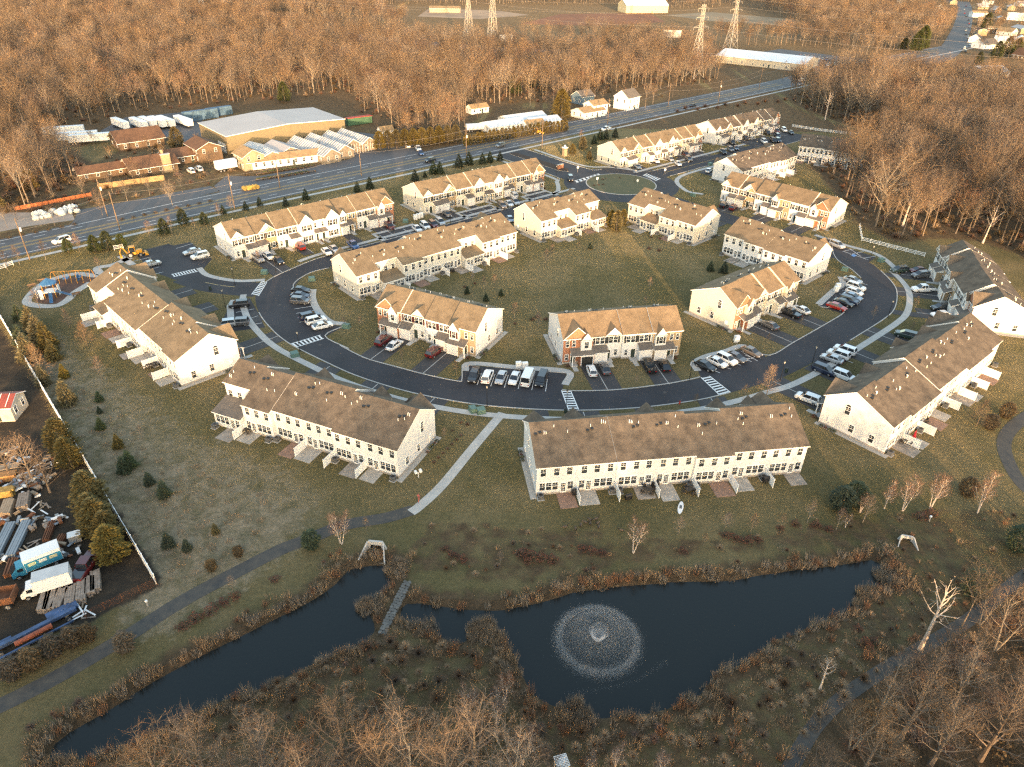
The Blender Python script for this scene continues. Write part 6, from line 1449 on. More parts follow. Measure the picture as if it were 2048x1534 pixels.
es = thing('entrance_monument', 'white pillar monument on the lawn beside the entrance road', 'monument', (*gp(1129, 312), 0), 0.6)
obj('pillar', MB().box(-.7, .7, -.7, .7, 0, 3.2).mesh('pillar', STONE), es); obj('cap', MB().box(-.9, .9, -.9, .9, 3.2, 3.5).mesh('cap', TRIM), es)
obj('lantern', MB().tube([(0, 0, 3.5), (0, 0, 4.3)], [.3, .4], 6).mesh('lantern', WHITEM), es)
bs = thing('brick_monument', 'brick sign wall on the tip of the entrance median', 'monument', (*SF(131, -6), 0), hw); obj('wall', MB().box(-1.4, 1.4, -.3, .3, 0, 1.6).mesh('wall', BRICK), bs); obj('coping', MB().box(-1.5, 1.5, -.4, .4, 1.6, 1.75).mesh('coping', CONC), bs)
# patio things behind the near rows
fm = lambda n, c: mat('patio_' + n, c, 0.7)
tbl = MB().box(-.7, .7, -.45, .45, .68, .73).box(-.6, -.54, -.38, -.32, 0, .68).box(.54, .6, -.38, -.32, 0, .68).box(-.6, -.54, .32, .38, 0, .68).box(.54, .6, .32, .38, 0, .68)
chm = MB().box(-.27, .27, -.27, .27, .38, .45).box(-.27, .27, .22, .27, .45, .95).box(-.27, -.22, -.27, -.22, 0, .38).box(.22, .27, -.27, -.22, 0, .38).box(-.27, -.22, .22, .27, 0, .38).box(.22, .27, .22, .27, 0, .38)
TB, CH = tbl.mesh('patio_table', fm('dark', (.04, .035, .03))), chm.mesh('patio_chair', fm('dark', (.04, .035, .03)))
grl = MB().box(-.55, .55, -.3, .3, .2, .85).tube([(-.55, 0, .9), (.55, 0, .9)], [.28, .28], 8)
GR = grl.mesh('barbecue', BLACKM)
for x, y in ((495, 865), (1296, 985), (880, 932) if 0 else (1378, 985), (1812, 885), (1842, 845), (300, 735), (255, 665), (960, 490), (1190, 460)):
    q = gp(x, y); tag(obj('patio_table', TB, None, (*q, .07), .4), 'dark patio table on a rear patio of the townhouses', 'table', 'patio tables')
    for k in range(4):
        a = k * math.pi / 2 + .4; tag(obj('patio_chair', CH, None, (q[0] + 1.05 * math.cos(a), q[1] + 0.85 * math.sin(a), .07), a - math.pi / 2), 'dark patio chair around a patio table behind the townhouses', 'chair', 'patio chairs')
for x, y in ((1150, 990), (1310, 975), (1256, 1000), (1530, 965), (690, 915), (1785, 880), (1868, 815), (1400, 470), (905, 545)):
    tag(obj('barbecue', GR, None, (*gp(x, y), .07), .3), 'black barbecue grill standing on a rear patio', 'barbecue', 'barbecues on the patios')
us = thing('parasol', 'folded red parasol on the patio of the eastern row', 'parasol', (*gp(1824, 884), .07)); obj('pole', MB().tube([(0, 0, 0), (0, 0, 2.6)], [.03, .03], 5).mesh('pole', BLACKM), us); obj('canopy', MB().tube([(0, 0, 1.0), (0, 0, 1.5), (0, 0, 2.55)], [.34, .25, .04], 8).mesh('canopy', mat('parasol_red', (.45, .015, .03), .8)), us)
ob_ = thing('paddle_board', 'white board lying on the lawn behind the seven-unit row', 'board', (*gp(1361, 1016), 0), 1.25)
obj('deck', MB().slab([(1.5 * math.cos(a), .42 * math.sin(a), .14) for a in [2 * math.pi * k / 16 for k in range(16)]], .12).mesh('deck', WHITEM), ob_); obj('grip', MB().box(-.3, .5, -.2, .2, .14, .15).mesh('grip', ACGREY), ob_)
# geese on the lawn
def goose():
    m = MB().ball((0, 0, .38), (.36, .17, .18), 0, 10, 6).tube([(.28, 0, .42), (.40, 0, .60), (.42, 0, .78), (.50, 0, .80)], [.075, .05, .045, .05], 6, 1).tube([(.50, 0, .80), (.60, 0, .78)], [.035, .01], 5, 1)
    m.tube([(-.30, 0, .40), (-.55, 0, .42)], [.11, .02], 5).tube([(.02, .07, .25), (.02, .07, 0)], [.02, .02], 4, 1).tube([(.02, -.07, .25), (.02, -.07, 0)], [.02, .02], 4, 1)
    return m.mesh('goose', mat('goose_brown', (.09, .065, .045), .9), BLACKM, smooth=True)
GO = goose()
for x, y in ((1130, 1057), (1151, 1061), (1161, 1054), (1179, 1043), (1180, 1051), (1192, 1041), (1195, 1050), (1197, 1058), (1242, 1064), (1170, 1048)): tag(obj('goose', GO, None, (*gp(x, y), 0), rnd.uniform(0, 6.28), 1.15), 'dark goose grazing on the lawn above the pond', 'goose', 'geese on the lawn')
# person on the footpath
def person():
    me = bpy.data.meshes.new('person'); V = [(0, 0, .95), (0, 0, 1.2), (0, 0, 1.42), (0, 0, 1.52), (.01, 0, 1.68), (0, .1, .9), (.10, .11, .5), (.02, .11, .06), (.12, .11, .03), (0, -.1, .9), (-.10, -.11, .5), (-.28, -.11, .12), (-.2, -.11, .05), (0, .19, 1.4), (-.08, .24, 1.15), (.10, .24, 1.0), (0, -.19, 1.4), (.04, -.24, 1.12), (.22, -.22, 1.05)]
    E = [(0, 1), (1, 2), (2, 3), (3, 4), (0, 5), (5, 6), (6, 7), (7, 8), (0, 9), (9, 10), (10, 11), (11, 12), (2, 13), (13, 14), (14, 15), (2, 16), (16, 17), (17, 18)]
    me.from_pydata(V, E, []); o = obj('person', me)
    o.modifiers.new('skin', 'SKIN'); o.modifiers.new('sub', 'SUBSURF').levels = 1; o.modifiers['sub'].render_levels = 1
    R0 = [.15, .14, .15, .06, .10, .10, .07, .045, .04, .10, .07, .045, .04, .06, .05, .035, .06, .05, .035]
    for i, r in enumerate(R0): me.skin_vertices[0].data[i].radius = (r, r)
    me.skin_vertices[0].data[0].use_root = True
    me.materials.append(mat('jacket_rose', (.30, .09, .08), .9)); return o
pp = person(); q = gp(838, 1004); pp.location = (q[0], q[1], .03); pp.rotation_euler = (0, 0, 1.0); tag(pp, 'person in a reddish jacket walking on the concrete footpath', 'person')

# ------------------------------------------------------------------ buildings beyond the highway
def zz(x, y, z=0.0, o=(380, 200), s=4.876): return gp(o[0] + x / s, o[1] + y / s, z)
TANW = mat('warehouse_tan', (0.19, 0.155, 0.095), 0.6, var=0.06, scale=0.3, stretch=(1, 1, 0.02)); GREYROOF = mat('membrane_roof', (0.36, 0.345, 0.34), 0.7, var=0.07, scale=0.08)
BROWNROOF = shingle('brown_shingle', (0.115, 0.068, 0.046), (0.17, 0.10, 0.066)); TIMBER = mat('timber_wall', (0.125, 0.085, 0.055), 0.9, var=0.2, scale=0.6); TANROOF = shingle('tan_shingle', (0.26, 0.18, 0.10), (0.34, 0.25, 0.15))
POLYC = mat('polycarbonate', (0.24, 0.245, 0.25), 0.3, var=0.35, scale=0.25); METALROOF = mat('white_metal_roof', (0.62, 0.63, 0.64), 0.45, var=0.06, scale=0.1); BLUE = mat('tarp_blue', (0.07, 0.13, 0.20), 0.7, var=0.4, scale=0.6)
w0, w1, w3 = [np.array(gp(*p, z=7.0)) for p in ((451.8, 272.8), (688.7, 238), (389.2, 246.8))]
ux = (w1 - w0); Lx = np.linalg.norm(ux); ux /= Lx; yawW = math.atan2(ux[1], ux[0]); Ly = abs((w3 - w0) @ np.array([-ux[1], ux[0]]))
wh_ = thing('warehouse', 'large tan metal warehouse with a pale low-pitched roof behind the garden centre', 'warehouse', (w0[0], w0[1], 0), yawW)
wb = MB()
wb.prism([(0, 0, 0), (Lx, 0, 0), (Lx, 0, 7), (Lx / 2, 0, 8.3), (0, 0, 7)], [(0, Ly, 0), (Lx, Ly, 0), (Lx, Ly, 7), (Lx / 2, Ly, 8.3), (0, Ly, 7)])
obj('wall', wb.mesh('wall', TANW), wh_)
for s in (0, 1):
    q = [(-0.3, -0.3, 7.1), (Lx / 2, -0.3, 8.45), (Lx / 2, Ly + 0.3, 8.45), (-0.3, Ly + 0.3, 7.1)] if s == 0 else [(Lx / 2, -0.3, 8.45), (Lx + 0.3, -0.3, 7.1), (Lx + 0.3, Ly + 0.3, 7.1), (Lx / 2, Ly + 0.3, 8.45)]
    obj('roof', MB().slab(q, 0.25, 0, 1).mesh('roof', GREYROOF, TRIM), wh_)
for x in (4, 8): obj('loading_door', MB().box(-1.6, 1.6, -0.06, 0.02, 0, 3.6).mesh('loading_door', GARAGE), wh_, (0, x, 0), -math.pi / 2)
for x in (Lx - 8, Lx - 20): obj('wall_door', MB().box(-.5, .5, -.06, .02, 0, 2.1).mesh('wall_door', DOOR), wh_, (x, 0, 0))

def gabled(name, lab, cat, c, yaw, L, W, he, hr, wm, rm, wins=3, ov=0.4, glaz=False, chim=False, door=True, group=None):
    """gable-roofed house, centred at c, ridge along local x"""
    t = thing(name, lab, cat, (c[0], c[1], 0), yaw, group)
    m = MB(); pr = [(-W / 2, 0), (-W / 2, he), (0, hr), (W / 2, he), (W / 2, 0)]
    m.prism([(-L / 2, y, z) for y, z in pr], [(L / 2, y, z) for y, z in pr]); obj('wall', m.mesh('wall', wm), t)
    sl = (hr - he) / (W / 2)
    for s in (-1, 1):
        q = [(-L / 2 - ov, 0, hr + .12), (-L / 2 - ov, s * (W / 2 + ov), he - ov * sl + .12), (L / 2 + ov, s * (W / 2 + ov), he - ov * sl + .12), (L / 2 + ov, 0, hr + .12)]
        if s < 0: pass
        obj('roof', MB().slab(q if s < 0 else q[::-1], .16, 0, 1).mesh('roof', rm, TRIM), t)
    if glaz:
        for s in (-1, 1):
            for k in range(int(L / 1.5) + 1):
                x = -L / 2 + k * L / int(L / 1.5); a = Vector((x, 0, hr + .14)); b = Vector((x, s * (W / 2 + ov), he - ov * sl + .14)); obj('glazing_bar', MB().tube([a, b], [.06, .06], 4).mesh('glazing_bar', WHITEM), t)
    for s in (-1, 1):
        for k in range(wins):
            x = -L / 2 + L * (k + .5) / wins; add_window(t, 's', x, s * W / 2, 1.7, 0 if s < 0 else math.pi)
            if he > 4.5: add_window(t, 's', x, s * W / 2, 4.2, 0 if s < 0 else math.pi)
    for s in (-1, 1):
        for y in (-W / 4, W / 4): add_window(t, 's', s * L / 2, y, 1.8 if he < 4.5 else 4.2, s * math.pi / 2)
    if door: obj('front_door', DOORM, t, (L * .12, -W / 2 - .01, 0.1))
    if chim: obj('chimney', MB().box(L * .3 - .4, L * .3 + .4, -.4, .4, he, hr + 1.2).mesh('chimney', STONE), t)
    return t
def mid(a, b): return ((a[0] + b[0]) / 2, (a[1] + b[1]) / 2)
yg = yawW - math.pi / 2
for lab, rb, rf, W, rm, gl in (('greenhouse with a pale translucent gabled roof beside the shop', (580, 405), (800, 505), 12, POLYC, True), ('greenhouse with a grey patched roof next to the pale one', (800, 385), (980, 460), 11, GREYROOF, False), ('greenhouse with narrow glazing bars behind the shop front', (1020, 348), (1380, 478), 7.5, POLYC, True), ('greenhouse with bluish glazing between the barred ones', (1180, 320), (1510, 440), 7.5, POLYC, True), ('greenhouse with striped glazing near the hanging yard', (1350, 295), (1590, 385), 7.5, POLYC, True), ('last greenhouse of the garden centre beside the red container', (1480, 275), (1745, 365), 7.0, POLYC, True)):
    a, b = np.array(zz(*rb, 5.2)), np.array(zz(*rf, 5.2)); L = np.linalg.norm(b - a)
    gabled('greenhouse', lab, 'greenhouse', mid(a, b), math.atan2(*(b - a)[::-1]), L, W, 2.9, 5.2, mat('greenhouse_wall', (.20, .165, .125), .7, var=.4, scale=.8), rm, max(2, int(L / 4)), .15, gl, door=False)
a, b = np.array(zz(500, 690)), np.array(zz(1320, 590)); u = (b - a) / np.linalg.norm(b - a); c = mid(a, b) + np.array([-u[1], u[0]]) * 2
gabled('garden_shop', 'long low garden centre shop with a tan roof and white-framed front', 'shop', c, math.atan2(u[1], u[0]), np.linalg.norm(b - a) - 2, 6, 2.8, 4.4, TRIM, TANROOF, 10)
c = zz(575, 690); gabled('shop_entrance', 'two-storey gabled entrance building of the garden centre', 'shop', (c[0] - 1, c[1] + 5), yg, 9, 8, 5.0, 7.2, mat('cream_board', (.30, .25, .17), .8, var=.1, scale=.5), TANROOF, 3)
# restaurant group
S2 = lambda x, y, z=0: zz(x, y, z, (0, 200), 4.876)
for lab, c, yw, L, W, he, hr, ch in (('brown hip-roofed timber restaurant with a broad roof behind the garden', S2(1350, 440), yawW, 17, 13, 3.4, 6.6, False), ('brown-roofed restaurant wing with a stone chimney wall', S2(1480, 690), yawW, 16, 10, 3.0, 5.6, True), ('brown-roofed restaurant wing joining the two-storey house', S2(1800, 590), yawW, 14, 9, 3.0, 5.0, False), ('two-storey timber house at the end of the restaurant', S2(2010, 570), yg, 12, 9, 5.4, 7.4, False), ('long low brown-roofed pavilion in the restaurant garden', S2(1000, 740), yawW, 15, 6, 2.7, 4.2, False)):
    gabled('restaurant_building', lab, 'restaurant', c, yw, L, W, he, hr, TIMBER, BROWNROOF, 4, .8, chim=ch)
st = thing('stone_chimney', 'broad cream stone chimney wall against the restaurant roof', 'chimney', (*S2(1645, 700), 0), yawW); obj('stack', MB().box(-1.5, 1.5, -.5, .5, 0, 6.2).mesh('stack', STONE), st); obj('cap', MB().box(-1.65, 1.65, -.65, .65, 6.2, 6.45).mesh('cap', CONC), st)
gf = thing('garden_fence', 'tan board fence round the restaurant garden', 'fence', (*S2(960, 870), 0)); a, b = np.array(S2(960, 870)), np.array(S2(1610, 780)); L = np.linalg.norm(b - a); gf.rotation_euler = (0, 0, math.atan2(*(b - a)[::-1]))
bd = MB().box(0, .22, -.02, .02, 0, 1.8).mesh('board', mat('fence_tan', (.36, .24, .12), .9, var=.2, scale=.8))
for k in range(int(L / .24)): obj('board', bd, gf, (.24 * k, 0, 0))
obj('rail', MB().box(0, L, .02, .08, 1.4, 1.5).box(0, L, .02, .08, .4, .5).mesh('rail', TIMBER), gf)
# trailers, containers
def trailer(lab, c, yaw, L=14, m=WHITEM, H=3.9, group=None, wheels=True):
    t = thing('trailer', lab, 'trailer', (c[0], c[1], 0), yaw, group)
    b = MB().box(-L / 2, L / 2, -1.28, 1.28, 1.15 if wheels else .1, H)
    for k in range(int(L / 1.2)): b.box(-L / 2 + .1 + 1.2 * k, -L / 2 + .2 + 1.2 * k, -1.31, 1.31, 1.25 if wheels else .2, H - .1)
    obj('box', b.mesh('box', m), t)
    if wheels:
        for x in (-L / 2 + 1.2, -L / 2 + 2.4):
            for s in (-1, 1): obj('wheel', WHEEL, t, (x, s * 1.1, .5), 0, 1.5)
        obj('chassis', MB().box(-L / 2, L / 2, -.5, .5, .85, 1.15).box(L / 2 - 3, L / 2 - 2.8, -.9, .9, 0, .9).mesh('chassis', BLACKM), t)
    return t
TG = 'white trailers parked behind the restaurant'
for x, y in ((1185, 235), (1365, 232), (1455, 222), (1548, 220), (1630, 215), (1800, 210)): trailer('white box trailer backed up to the wood in the warehouse yard', S2(x, y + 45), yg + .12, 13, group='white trailers in the warehouse yard')
for x, y, l in ((640, 320, 18), (770, 375, 18), (890, 395, 18)): trailer('long white trailer lying broadside near the orange feathery tree', S2(x, y + 30), yawW - .30, l * .85, group=TG)
trailer('blue and white stacked storage rack beside the warehouse', zz(110, 190), yawW + .05, 16, BLUE, 4.2, None, False); trailer('blue tarpaulin-covered storage row behind the warehouse', zz(290, 150), yawW + .05, 12, BLUE, 3.8, None, False)
trailer('red and green shipping container under the trees beside the greenhouses', zz(1650, 235), yawW - .1, 12, mat('container_green', (.05, .12, .07), .7, var=.2, scale=.4), 3.2, None, False)
obj('red_lid', MB().box(-6.1, 6.1, -1.4, 1.4, 3.2, 3.4).mesh('red_lid', mat('container_red', (.33, .05, .03), .7)), bpy.data.objects['trailer.011'] if 'trailer.011' in bpy.data.objects else None)
trailer('white box trailer beside the shop entrance', zz(360, 690), yawW, 7.5)
trailer('white camper trailer behind the arborvitae screen', gp(952, 263), yawW - .4, 9, H=3.3)
GH = mat('sheet_roof_blue_white', (.50, .55, .60), .4, var=.1, scale=.3)
for lab, x, y, L, W, rm in (('low shed with a bluish white roof behind the arborvitae screen', 1005, 258, 20, 10, GH), ('second bluish white shed roof behind the screen', 1045, 245, 22, 9, GH), ('white shed with a rounded roof near the yellow digger', 1085, 252, 16, 8, GH), ('tan-roofed shed by the yellow digger', 1065, 258, 10, 6, TANROOF), ('small tan shed under the trees beyond the highway', 955, 225, 10, 5, TANROOF), ('small tan outbuilding at the end of the garden yard', 772, 272, 6, 4, TANROOF)):
    gabled('shed', lab, 'shed', gp(x, y), yawW - .1, L, W, 2.6, 4.2, WHITEM, rm, 3, .3)
gabled('bungalow', 'white bungalow with a tan porch roof beside the highway', 'house', gp(1176, 232), yawW, 15, 9, 2.9, 4.6, TRIM, TANROOF, 4); gabled('upper_house', 'white upper storey house with an orange-brown roof beside the highway', 'house', gp(1190, 228), yawW, 10, 7, 5.0, 6.8, TRIM, TANROOF, 3)
gabled('white_house', 'tall white two-storey farmhouse with a grey gable roof', 'house', gp(1252, 216), yawW + .1, 10, 9, 6.0, 9.2, TRIM, SHINGLE_DARK, 3)
gabled('blue_house', 'small blue-grey house in the trees behind the bungalow', 'house', gp(1165, 206), yawW, 9, 8, 4, 6.5, mat('blue_board', (.12, .18, .24), .8), SHINGLE_DARK, 2)
# far buildings
a, b = np.array(gp(1437, 128)), np.array(gp(1600, 148)); 
t = gabled('long_white_building', 'very long building with a bright white metal roof beyond the highway bridge', 'warehouse', mid(a, np.array(gp(1625, 128))), math.atan2(*(np.array(gp(1600, 146)) - a)[::-1]), 62, 34, 4.5, 7.5, mat('cream_metal', (.5, .45, .36), .6), METALROOF, 8)
gabled('white_roof_house', 'white hip-roofed building at the distant crossroads', 'building', gp(1970, 152), .3, 22, 16, 3.5, 6.5, TRIM, METALROOF, 3)
gabled('far_barn', 'pale yellow-walled barn with a white roof at the edge of the far field', 'barn', gp(1285, 24), .25, 52, 26, 8, 13, mat('barn_yellow', (.55, .46, .28), .7), METALROOF, 5)
gabled('far_barn', 'low tan building on the bare clearing beyond the wood', 'building', gp(890, 24), .1, 34, 14, 4, 6, mat('cream_metal2', (.34, .26, .20), .7), TANROOF, 4)
rt = random.Random(9)
TOWN = [(1958, 70), (1985, 66), (2012, 70), (2040, 66), (1965, 50), (2000, 44), (2030, 40), (1955, 34), (1990, 26), (2020, 20), (1960, 18), (1968, 96), (2005, 92), (2038, 90), (1948, 84), (2045, 118), (1880, 20), (1900, 8), (2045, 12), (1975, 8)]
for i, (x, y) in enumerate(TOWN):
    gabled('town_building', 'small pale roofed building of the distant town beside the road', 'building', gp(x, y), rt.uniform(0, 3), rt.uniform(10, 20), rt.uniform(8, 12), rt.uniform(3, 5), rt.uniform(6, 8), rt.choice([TRIM, TIMBER, STONE]), rt.choice([GREYROOF, TANROOF, SHINGLE_DARK, BROWNROOF, METALROOF]), 3, group='buildings of the distant town')
bb = thing('billboard', 'white two-panel roadside billboard on a steel mast', 'billboard', (*gp(1340, 100), 0), -.1); obj('mast', MB().tube([(0, 0, 0), (0, 0, 9)], [.5, .4], 8).mesh('mast', STEEL), bb); obj('panel', MB().box(-7, 7, -.3, .3, 9, 14).mesh('panel', mat('billboard_face', (.55, .52, .48), .6)), bb)
obj('picture', MB().box(-5.5, -1, -.34, -.3, 10, 13).mesh('picture', mat('billboard_dark', (.12, .16, .22), .6)), bb)
bb = thing('billboard', 'small dark-backed billboard beside the far road', 'billboard', (*gp(1012, 98), 0), .2); obj('mast', MB().tube([(0, 0, 0), (0, 0, 6)], [.4, .3], 8).mesh('mast', STEEL), bb); obj('panel', MB().box(-5, 5, -.3, .3, 6, 10).mesh('panel', WHITEM), bb)
# yellow digger beside the screen, backhoe in the western car park
YEL = mat('machine_yellow', (.52, .25, .02), .5)
def backhoe(lab, c, yaw):
    t = thing('backhoe', lab, 'backhoe', (c[0], c[1], 0), yaw)
    obj('chassis', MB().box(-1.6, 1.9, -.6, .6, .6, 1.3).box(.6, 2.0, -.55, .55, 1.3, 1.75).mesh('chassis', YEL), t)
    cabm = MB().box(-1.1, .4, -.75, .75, 2.7, 2.82)
    for x in (-1.05, .35):
        for y in (-.7, .7): cabm.box(x - .05, x + .05, y - .05, y + .05, 1.3, 2.7)
    obj('cab_frame', cabm.mesh('cab_frame', YEL), t); obj('cab_glass', MB().box(-1.0, .3, -.66, .66, 1.3, 2.68).mesh('cab_glass', CARGLASS), t)
    for x, r in ((-1.0, .72), (1.5, .5)):
        for s in (-1, 1): obj('wheel', WHEEL, t, (x, s * .95, r), 0, r / .33)
    obj('front_bucket', MB().prism([(2.6, -1.1, .1), (3.4, -1.1, .15), (3.0, -1.1, .8), (2.6, -1.1, .9)], [(2.6, 1.1, .1), (3.4, 1.1, .15), (3.0, 1.1, .8), (2.6, 1.1, .9)]).box(1.2, 2.7, -.75, -.6, .6, .85).box(1.2, 2.7, .6, .75, .6, .85).mesh('front_bucket', YEL), t)
    obj('digging_arm', MB().tube([(-1.6, 0, 1.0), (-2.6, 0, 3.0), (-3.4, 0, 1.6), (-3.2, 0, .5)], [.18, .16, .14, .12], 6).box(-3.6, -3.0, -.35, .35, .1, .6).mesh('digging_arm', YEL), t)
backhoe('yellow backhoe loader parked in the corner of the western car park', gp(270, 512), .5); backhoe('yellow digger beside the arborvitae screen', gp(1072, 268), .3)
# garden centre yard: rows of planting benches, hanging posts and hay bales
bench = MB().box(-3, 3, -.5, .5, .5, .62)
for x in (-2.8, 0, 2.8): bench.box(x - .05, x + .05, -.4, .4, 0, .5)
BE = bench.mesh('bench', TIMBER); PLT = MB()
for k in range(22): PLT.ball((rt.uniform(-2.8, 2.8), rt.uniform(-.4, .4), .78), (.2, .2, .18), 0, 5, 3)
PL = PLT.mesh('potted_plants', NEEDLE[0])
for i in range(16):
    q = zz(720 + 62 * (i % 8), 720 + 55 * (i // 8) - 9 * (i % 8)); t = thing('plant_bench', 'timber sales bench in the open yard of the garden centre', 'bench', (*q, 0), yawW, 'sales benches of the garden centre'); obj('bench', BE, t)
    if i % 3: struct(obj('potted_plants', PL, t), 'stuff')
hb = MB().tube([(0, -.6, .6), (0, .6, .6)], [.62, .62], 12).mesh('hay_bale', mat('hay', (.42, .27, .07), 1.0, var=.25, scale=2))
for i in range(5): q = zz(535 + 30 * i, 880 - 4 * i); tag(obj('hay_bale', hb, None, (*q, 0), yawW, 1.2), 'golden round hay bale at the highway corner of the garden centre', 'hay bale', 'hay bales at the garden centre')
wpole = MB().tube([(0, 0, 0), (0, 0, 4.2)], [.07, .05], 5).mesh('flag_pole', WHITEM)
for i in range(12): q = zz(1480 + 26 * i, 560 - 6 * i); tag(obj('flag_pole', wpole, None, (*q, 0)), 'thin pale post in the fenced sales yard along the highway', 'post', 'posts of the sales yard')
slp = MB().prism([(-1.5, -1, 0), (1.5, -1, 0), (1.5, -1, 1.2), (-1.5, -1, 1.0)], [(-1.5, 1, 0), (1.5, 1, 0), (1.5, 1, 1.0), (-1.5, 1, 1.2)])
pt = MB(); rt2 = random.Random(2)
for k in range(40): pt.ball((rt2.uniform(-6, 6), rt2.uniform(-2.5, 2.5), .5), (rt2.uniform(.6, 1.2), rt2.uniform(.6, 1.1), rt2.uniform(.6, 1.3)), 0, 6, 4)
tag(obj('wrapped_stock', pt.mesh('wrapped_stock', mat('wrap_white', (.6, .6, .58), .7, var=.1, scale=.8)), None, (*gp(112, 428), 0), yawW), 'heap of white-wrapped nursery stock on the gravel lot', 'stock')
sawt = mat('orange_net', (.40, .13, .05), .9, var=.3, scale=1)
nf = MB()
for k in range(14): nf.box(1.6 * k, 1.6 * k + 1.5, -.03, .03, .1, 1.3)
tag(obj('safety_fence', nf.mesh('safety_fence', sawt), None, (*gp(30, 422), 0), yawW + .06), 'orange plastic safety fence along the gravel lot', 'fence')

# ------------------------------------------------------------------ playground
PB, PO = mat('play_blue', (.04, .13, .28), .5), mat('play_orange', (.46, .23, .04), .5)
pt_ = thing('play_tower', 'playground tower with a blue roof and blue slides', 'play tower', (*gp(105, 592), 0), .3)
for x in (-1.2, 1.2):
    for y in (-1.2, 1.2): obj('post', MB().tube([(x, y, 0), (x, y, 3.4)], [.08, .08], 6).mesh('post', PO), pt_)
obj('deck', MB().box(-1.3, 1.3, -1.3, 1.3, 1.4, 1.52).box(-2.8, -1.3, -.9, .9, 1.0, 1.12).mesh('deck', WHITEM), pt_)
obj('roof', MB().tube([(0, 0, 3.3), (0, 0, 3.5), (0, 0, 4.7)], [1.9, 1.85, .05], 8).mesh('roof', PB), pt_)
for a, (x, y) in ((0, (1.3, -.6)), (2.6, (-2.6, .3)), (-1.4, (.2, -1.3))):
    s = MB()
    for k in range(7): s.slab([(.45 * k, -.3, 1.4 - .21 * k), (.45 * (k + 1), -.3, 1.4 - .21 * (k + 1)), (.45 * (k + 1), .3, 1.4 - .21 * (k + 1)), (.45 * k, .3, 1.4 - .21 * k)], .06)
    for sg_ in (-1, 1): s.tube([(0, sg_ * .32, 1.55), (3.15, sg_ * .32, .08)], [.06, .06], 4)
    obj('slide', s.mesh('slide', PB), pt_, (x, y, 0), a)
obj('climbing_wall', MB().box(-2.2, -1.4, -1.6, -1.5, 0, 2.4).box(-3.0, -2.9, -.9, .9, 0, 2.2).box(1.5, 1.6, .2, 1.6, 0, 2.4).mesh('climbing_wall', WHITEM), pt_)
cl = thing('climbing_frame', 'orange arched climbing frame with blue panels on the playground', 'climbing frame', (*gp(148, 562), 0), .2)
for k in range(7):
    x = -4.5 + 1.5 * k; obj('arch', MB().tube([(x + .3 * math.sin(k), 1.6 * math.cos(a), .05 + 2.7 * math.sin(a)) for a in [math.pi * j / 8 for j in range(9)]], [.07] * 9, 5).mesh('arch', PO), cl)
obj('ladder', MB().tube([(-4.5, 0, 2.7), (4.5, 0, 2.7)], [.06, .06], 5).tube([(-4.5, .6, 2.5), (4.5, .6, 2.5)], [.05, .05], 5).mesh('ladder', PO), cl)
obj('panel', MB().box(-2.2, -1.0, -.7, .7, .9, 1.0).box(.8, 2.0, -.8, .6, 1.1, 1.2).box(1.3, 1.36, -1, .4, .3, 1.8).mesh('panel', PB), cl)
for i, (x, y) in enumerate(((65, 575), (85, 565), (154, 592))): 
    t = thing('park_bench', 'brown bench on the path round the playground', 'bench', (*gp(x, y), .05), .7, 'playground benches'); obj('seat', MB().box(-.9, .9, -.25, .2, .4, .46).mesh('seat', TIMBER), t); obj('backrest', MB().box(-.9, .9, .2, .26, .5, .9).mesh('backrest', TIMBER), t)
    for s in (-1, 1): obj('leg', MB().box(s * .7 - .05, s * .7 + .05, -.22, .24, 0, .5).mesh('leg', BLACKM), t)

# ------------------------------------------------------------------ scrap yard
Z5 = lambda x, y, z=0: zz(x, y, z, (0, 1060), 5.479)
def box_truck(lab, c, yaw, L, body, cabm, stripe=None):
    t = thing('box_truck', lab, 'truck', (c[0], c[1], 0), yaw); t.scale = (.86, .86, .86)
    b = MB().box(-L / 2, L / 2, -1.2, 1.2, .95, 3.3, 0)
    obj('cargo_box', b.mesh('cargo_box', body), t); obj('box_roof', MB().box(-L / 2 - .03, L / 2 + .03, -1.23, 1.23, 3.3, 3.38).mesh('box_roof', mat('truck_roof', (.45, .46, .47), .6, var=.15, scale=.5) if not stripe else WHITEM), t)
    x = L / 2
    obj('cab', MB().prism([(x, -1.0, .5), (x + 2.0, -1.0, .5), (x + 2.0, -1.0, 1.3), (x + 1.1, -1.0, 2.2), (x, -1.0, 2.3)], [(x, 1.0, .5), (x + 2.0, 1.0, .5), (x + 2.0, 1.0, 1.3), (x + 1.1, 1.0, 2.2), (x, 1.0, 2.3)]).mesh('cab', cabm), t)
    obj('windscreen', MB().slab([(x + 1.15, -.85, 2.17), (x + 1.98, -.85, 1.36), (x + 1.98, .85, 1.36), (x + 1.15, .85, 2.17)], .03).mesh('windscreen', CARGLASS), t, (.03, 0, .03))
    for s in (-1, 1):
        obj('side_window', MB().box(x + .3, x + 1.1, s * 1.01 - .015, s * 1.01 + .015, 1.4, 2.0).mesh('side_window', CARGLASS), t)
        for xx in (-L / 2 + 1.2, x + 1.2): obj('wheel', WHEEL, t, (xx, s * 1.0, .42), 0, 1.28)
    if stripe:
        for s in (-1, 1): obj('side_panel', MB().box(-L / 2 + .05, L / 2 - .05, s * 1.215 - .01, s * 1.215 + .01, 1.0, 2.75).mesh('side_panel', stripe), t)
        for k, cc in enumerate(((.55, .5, .3), (.6, .62, .58), (.5, .55, .35))): 
            for s in (-1, 1): obj('decal', MB().box(-L / 2 + .6 + 1.5 * k, -L / 2 + 1.7 + 1.5 * k, s * 1.235 - .008, s * 1.235 + .008, 1.9, 2.5).mesh('decal', mat('decal_%d' % k, cc, .5)), t)
    return t
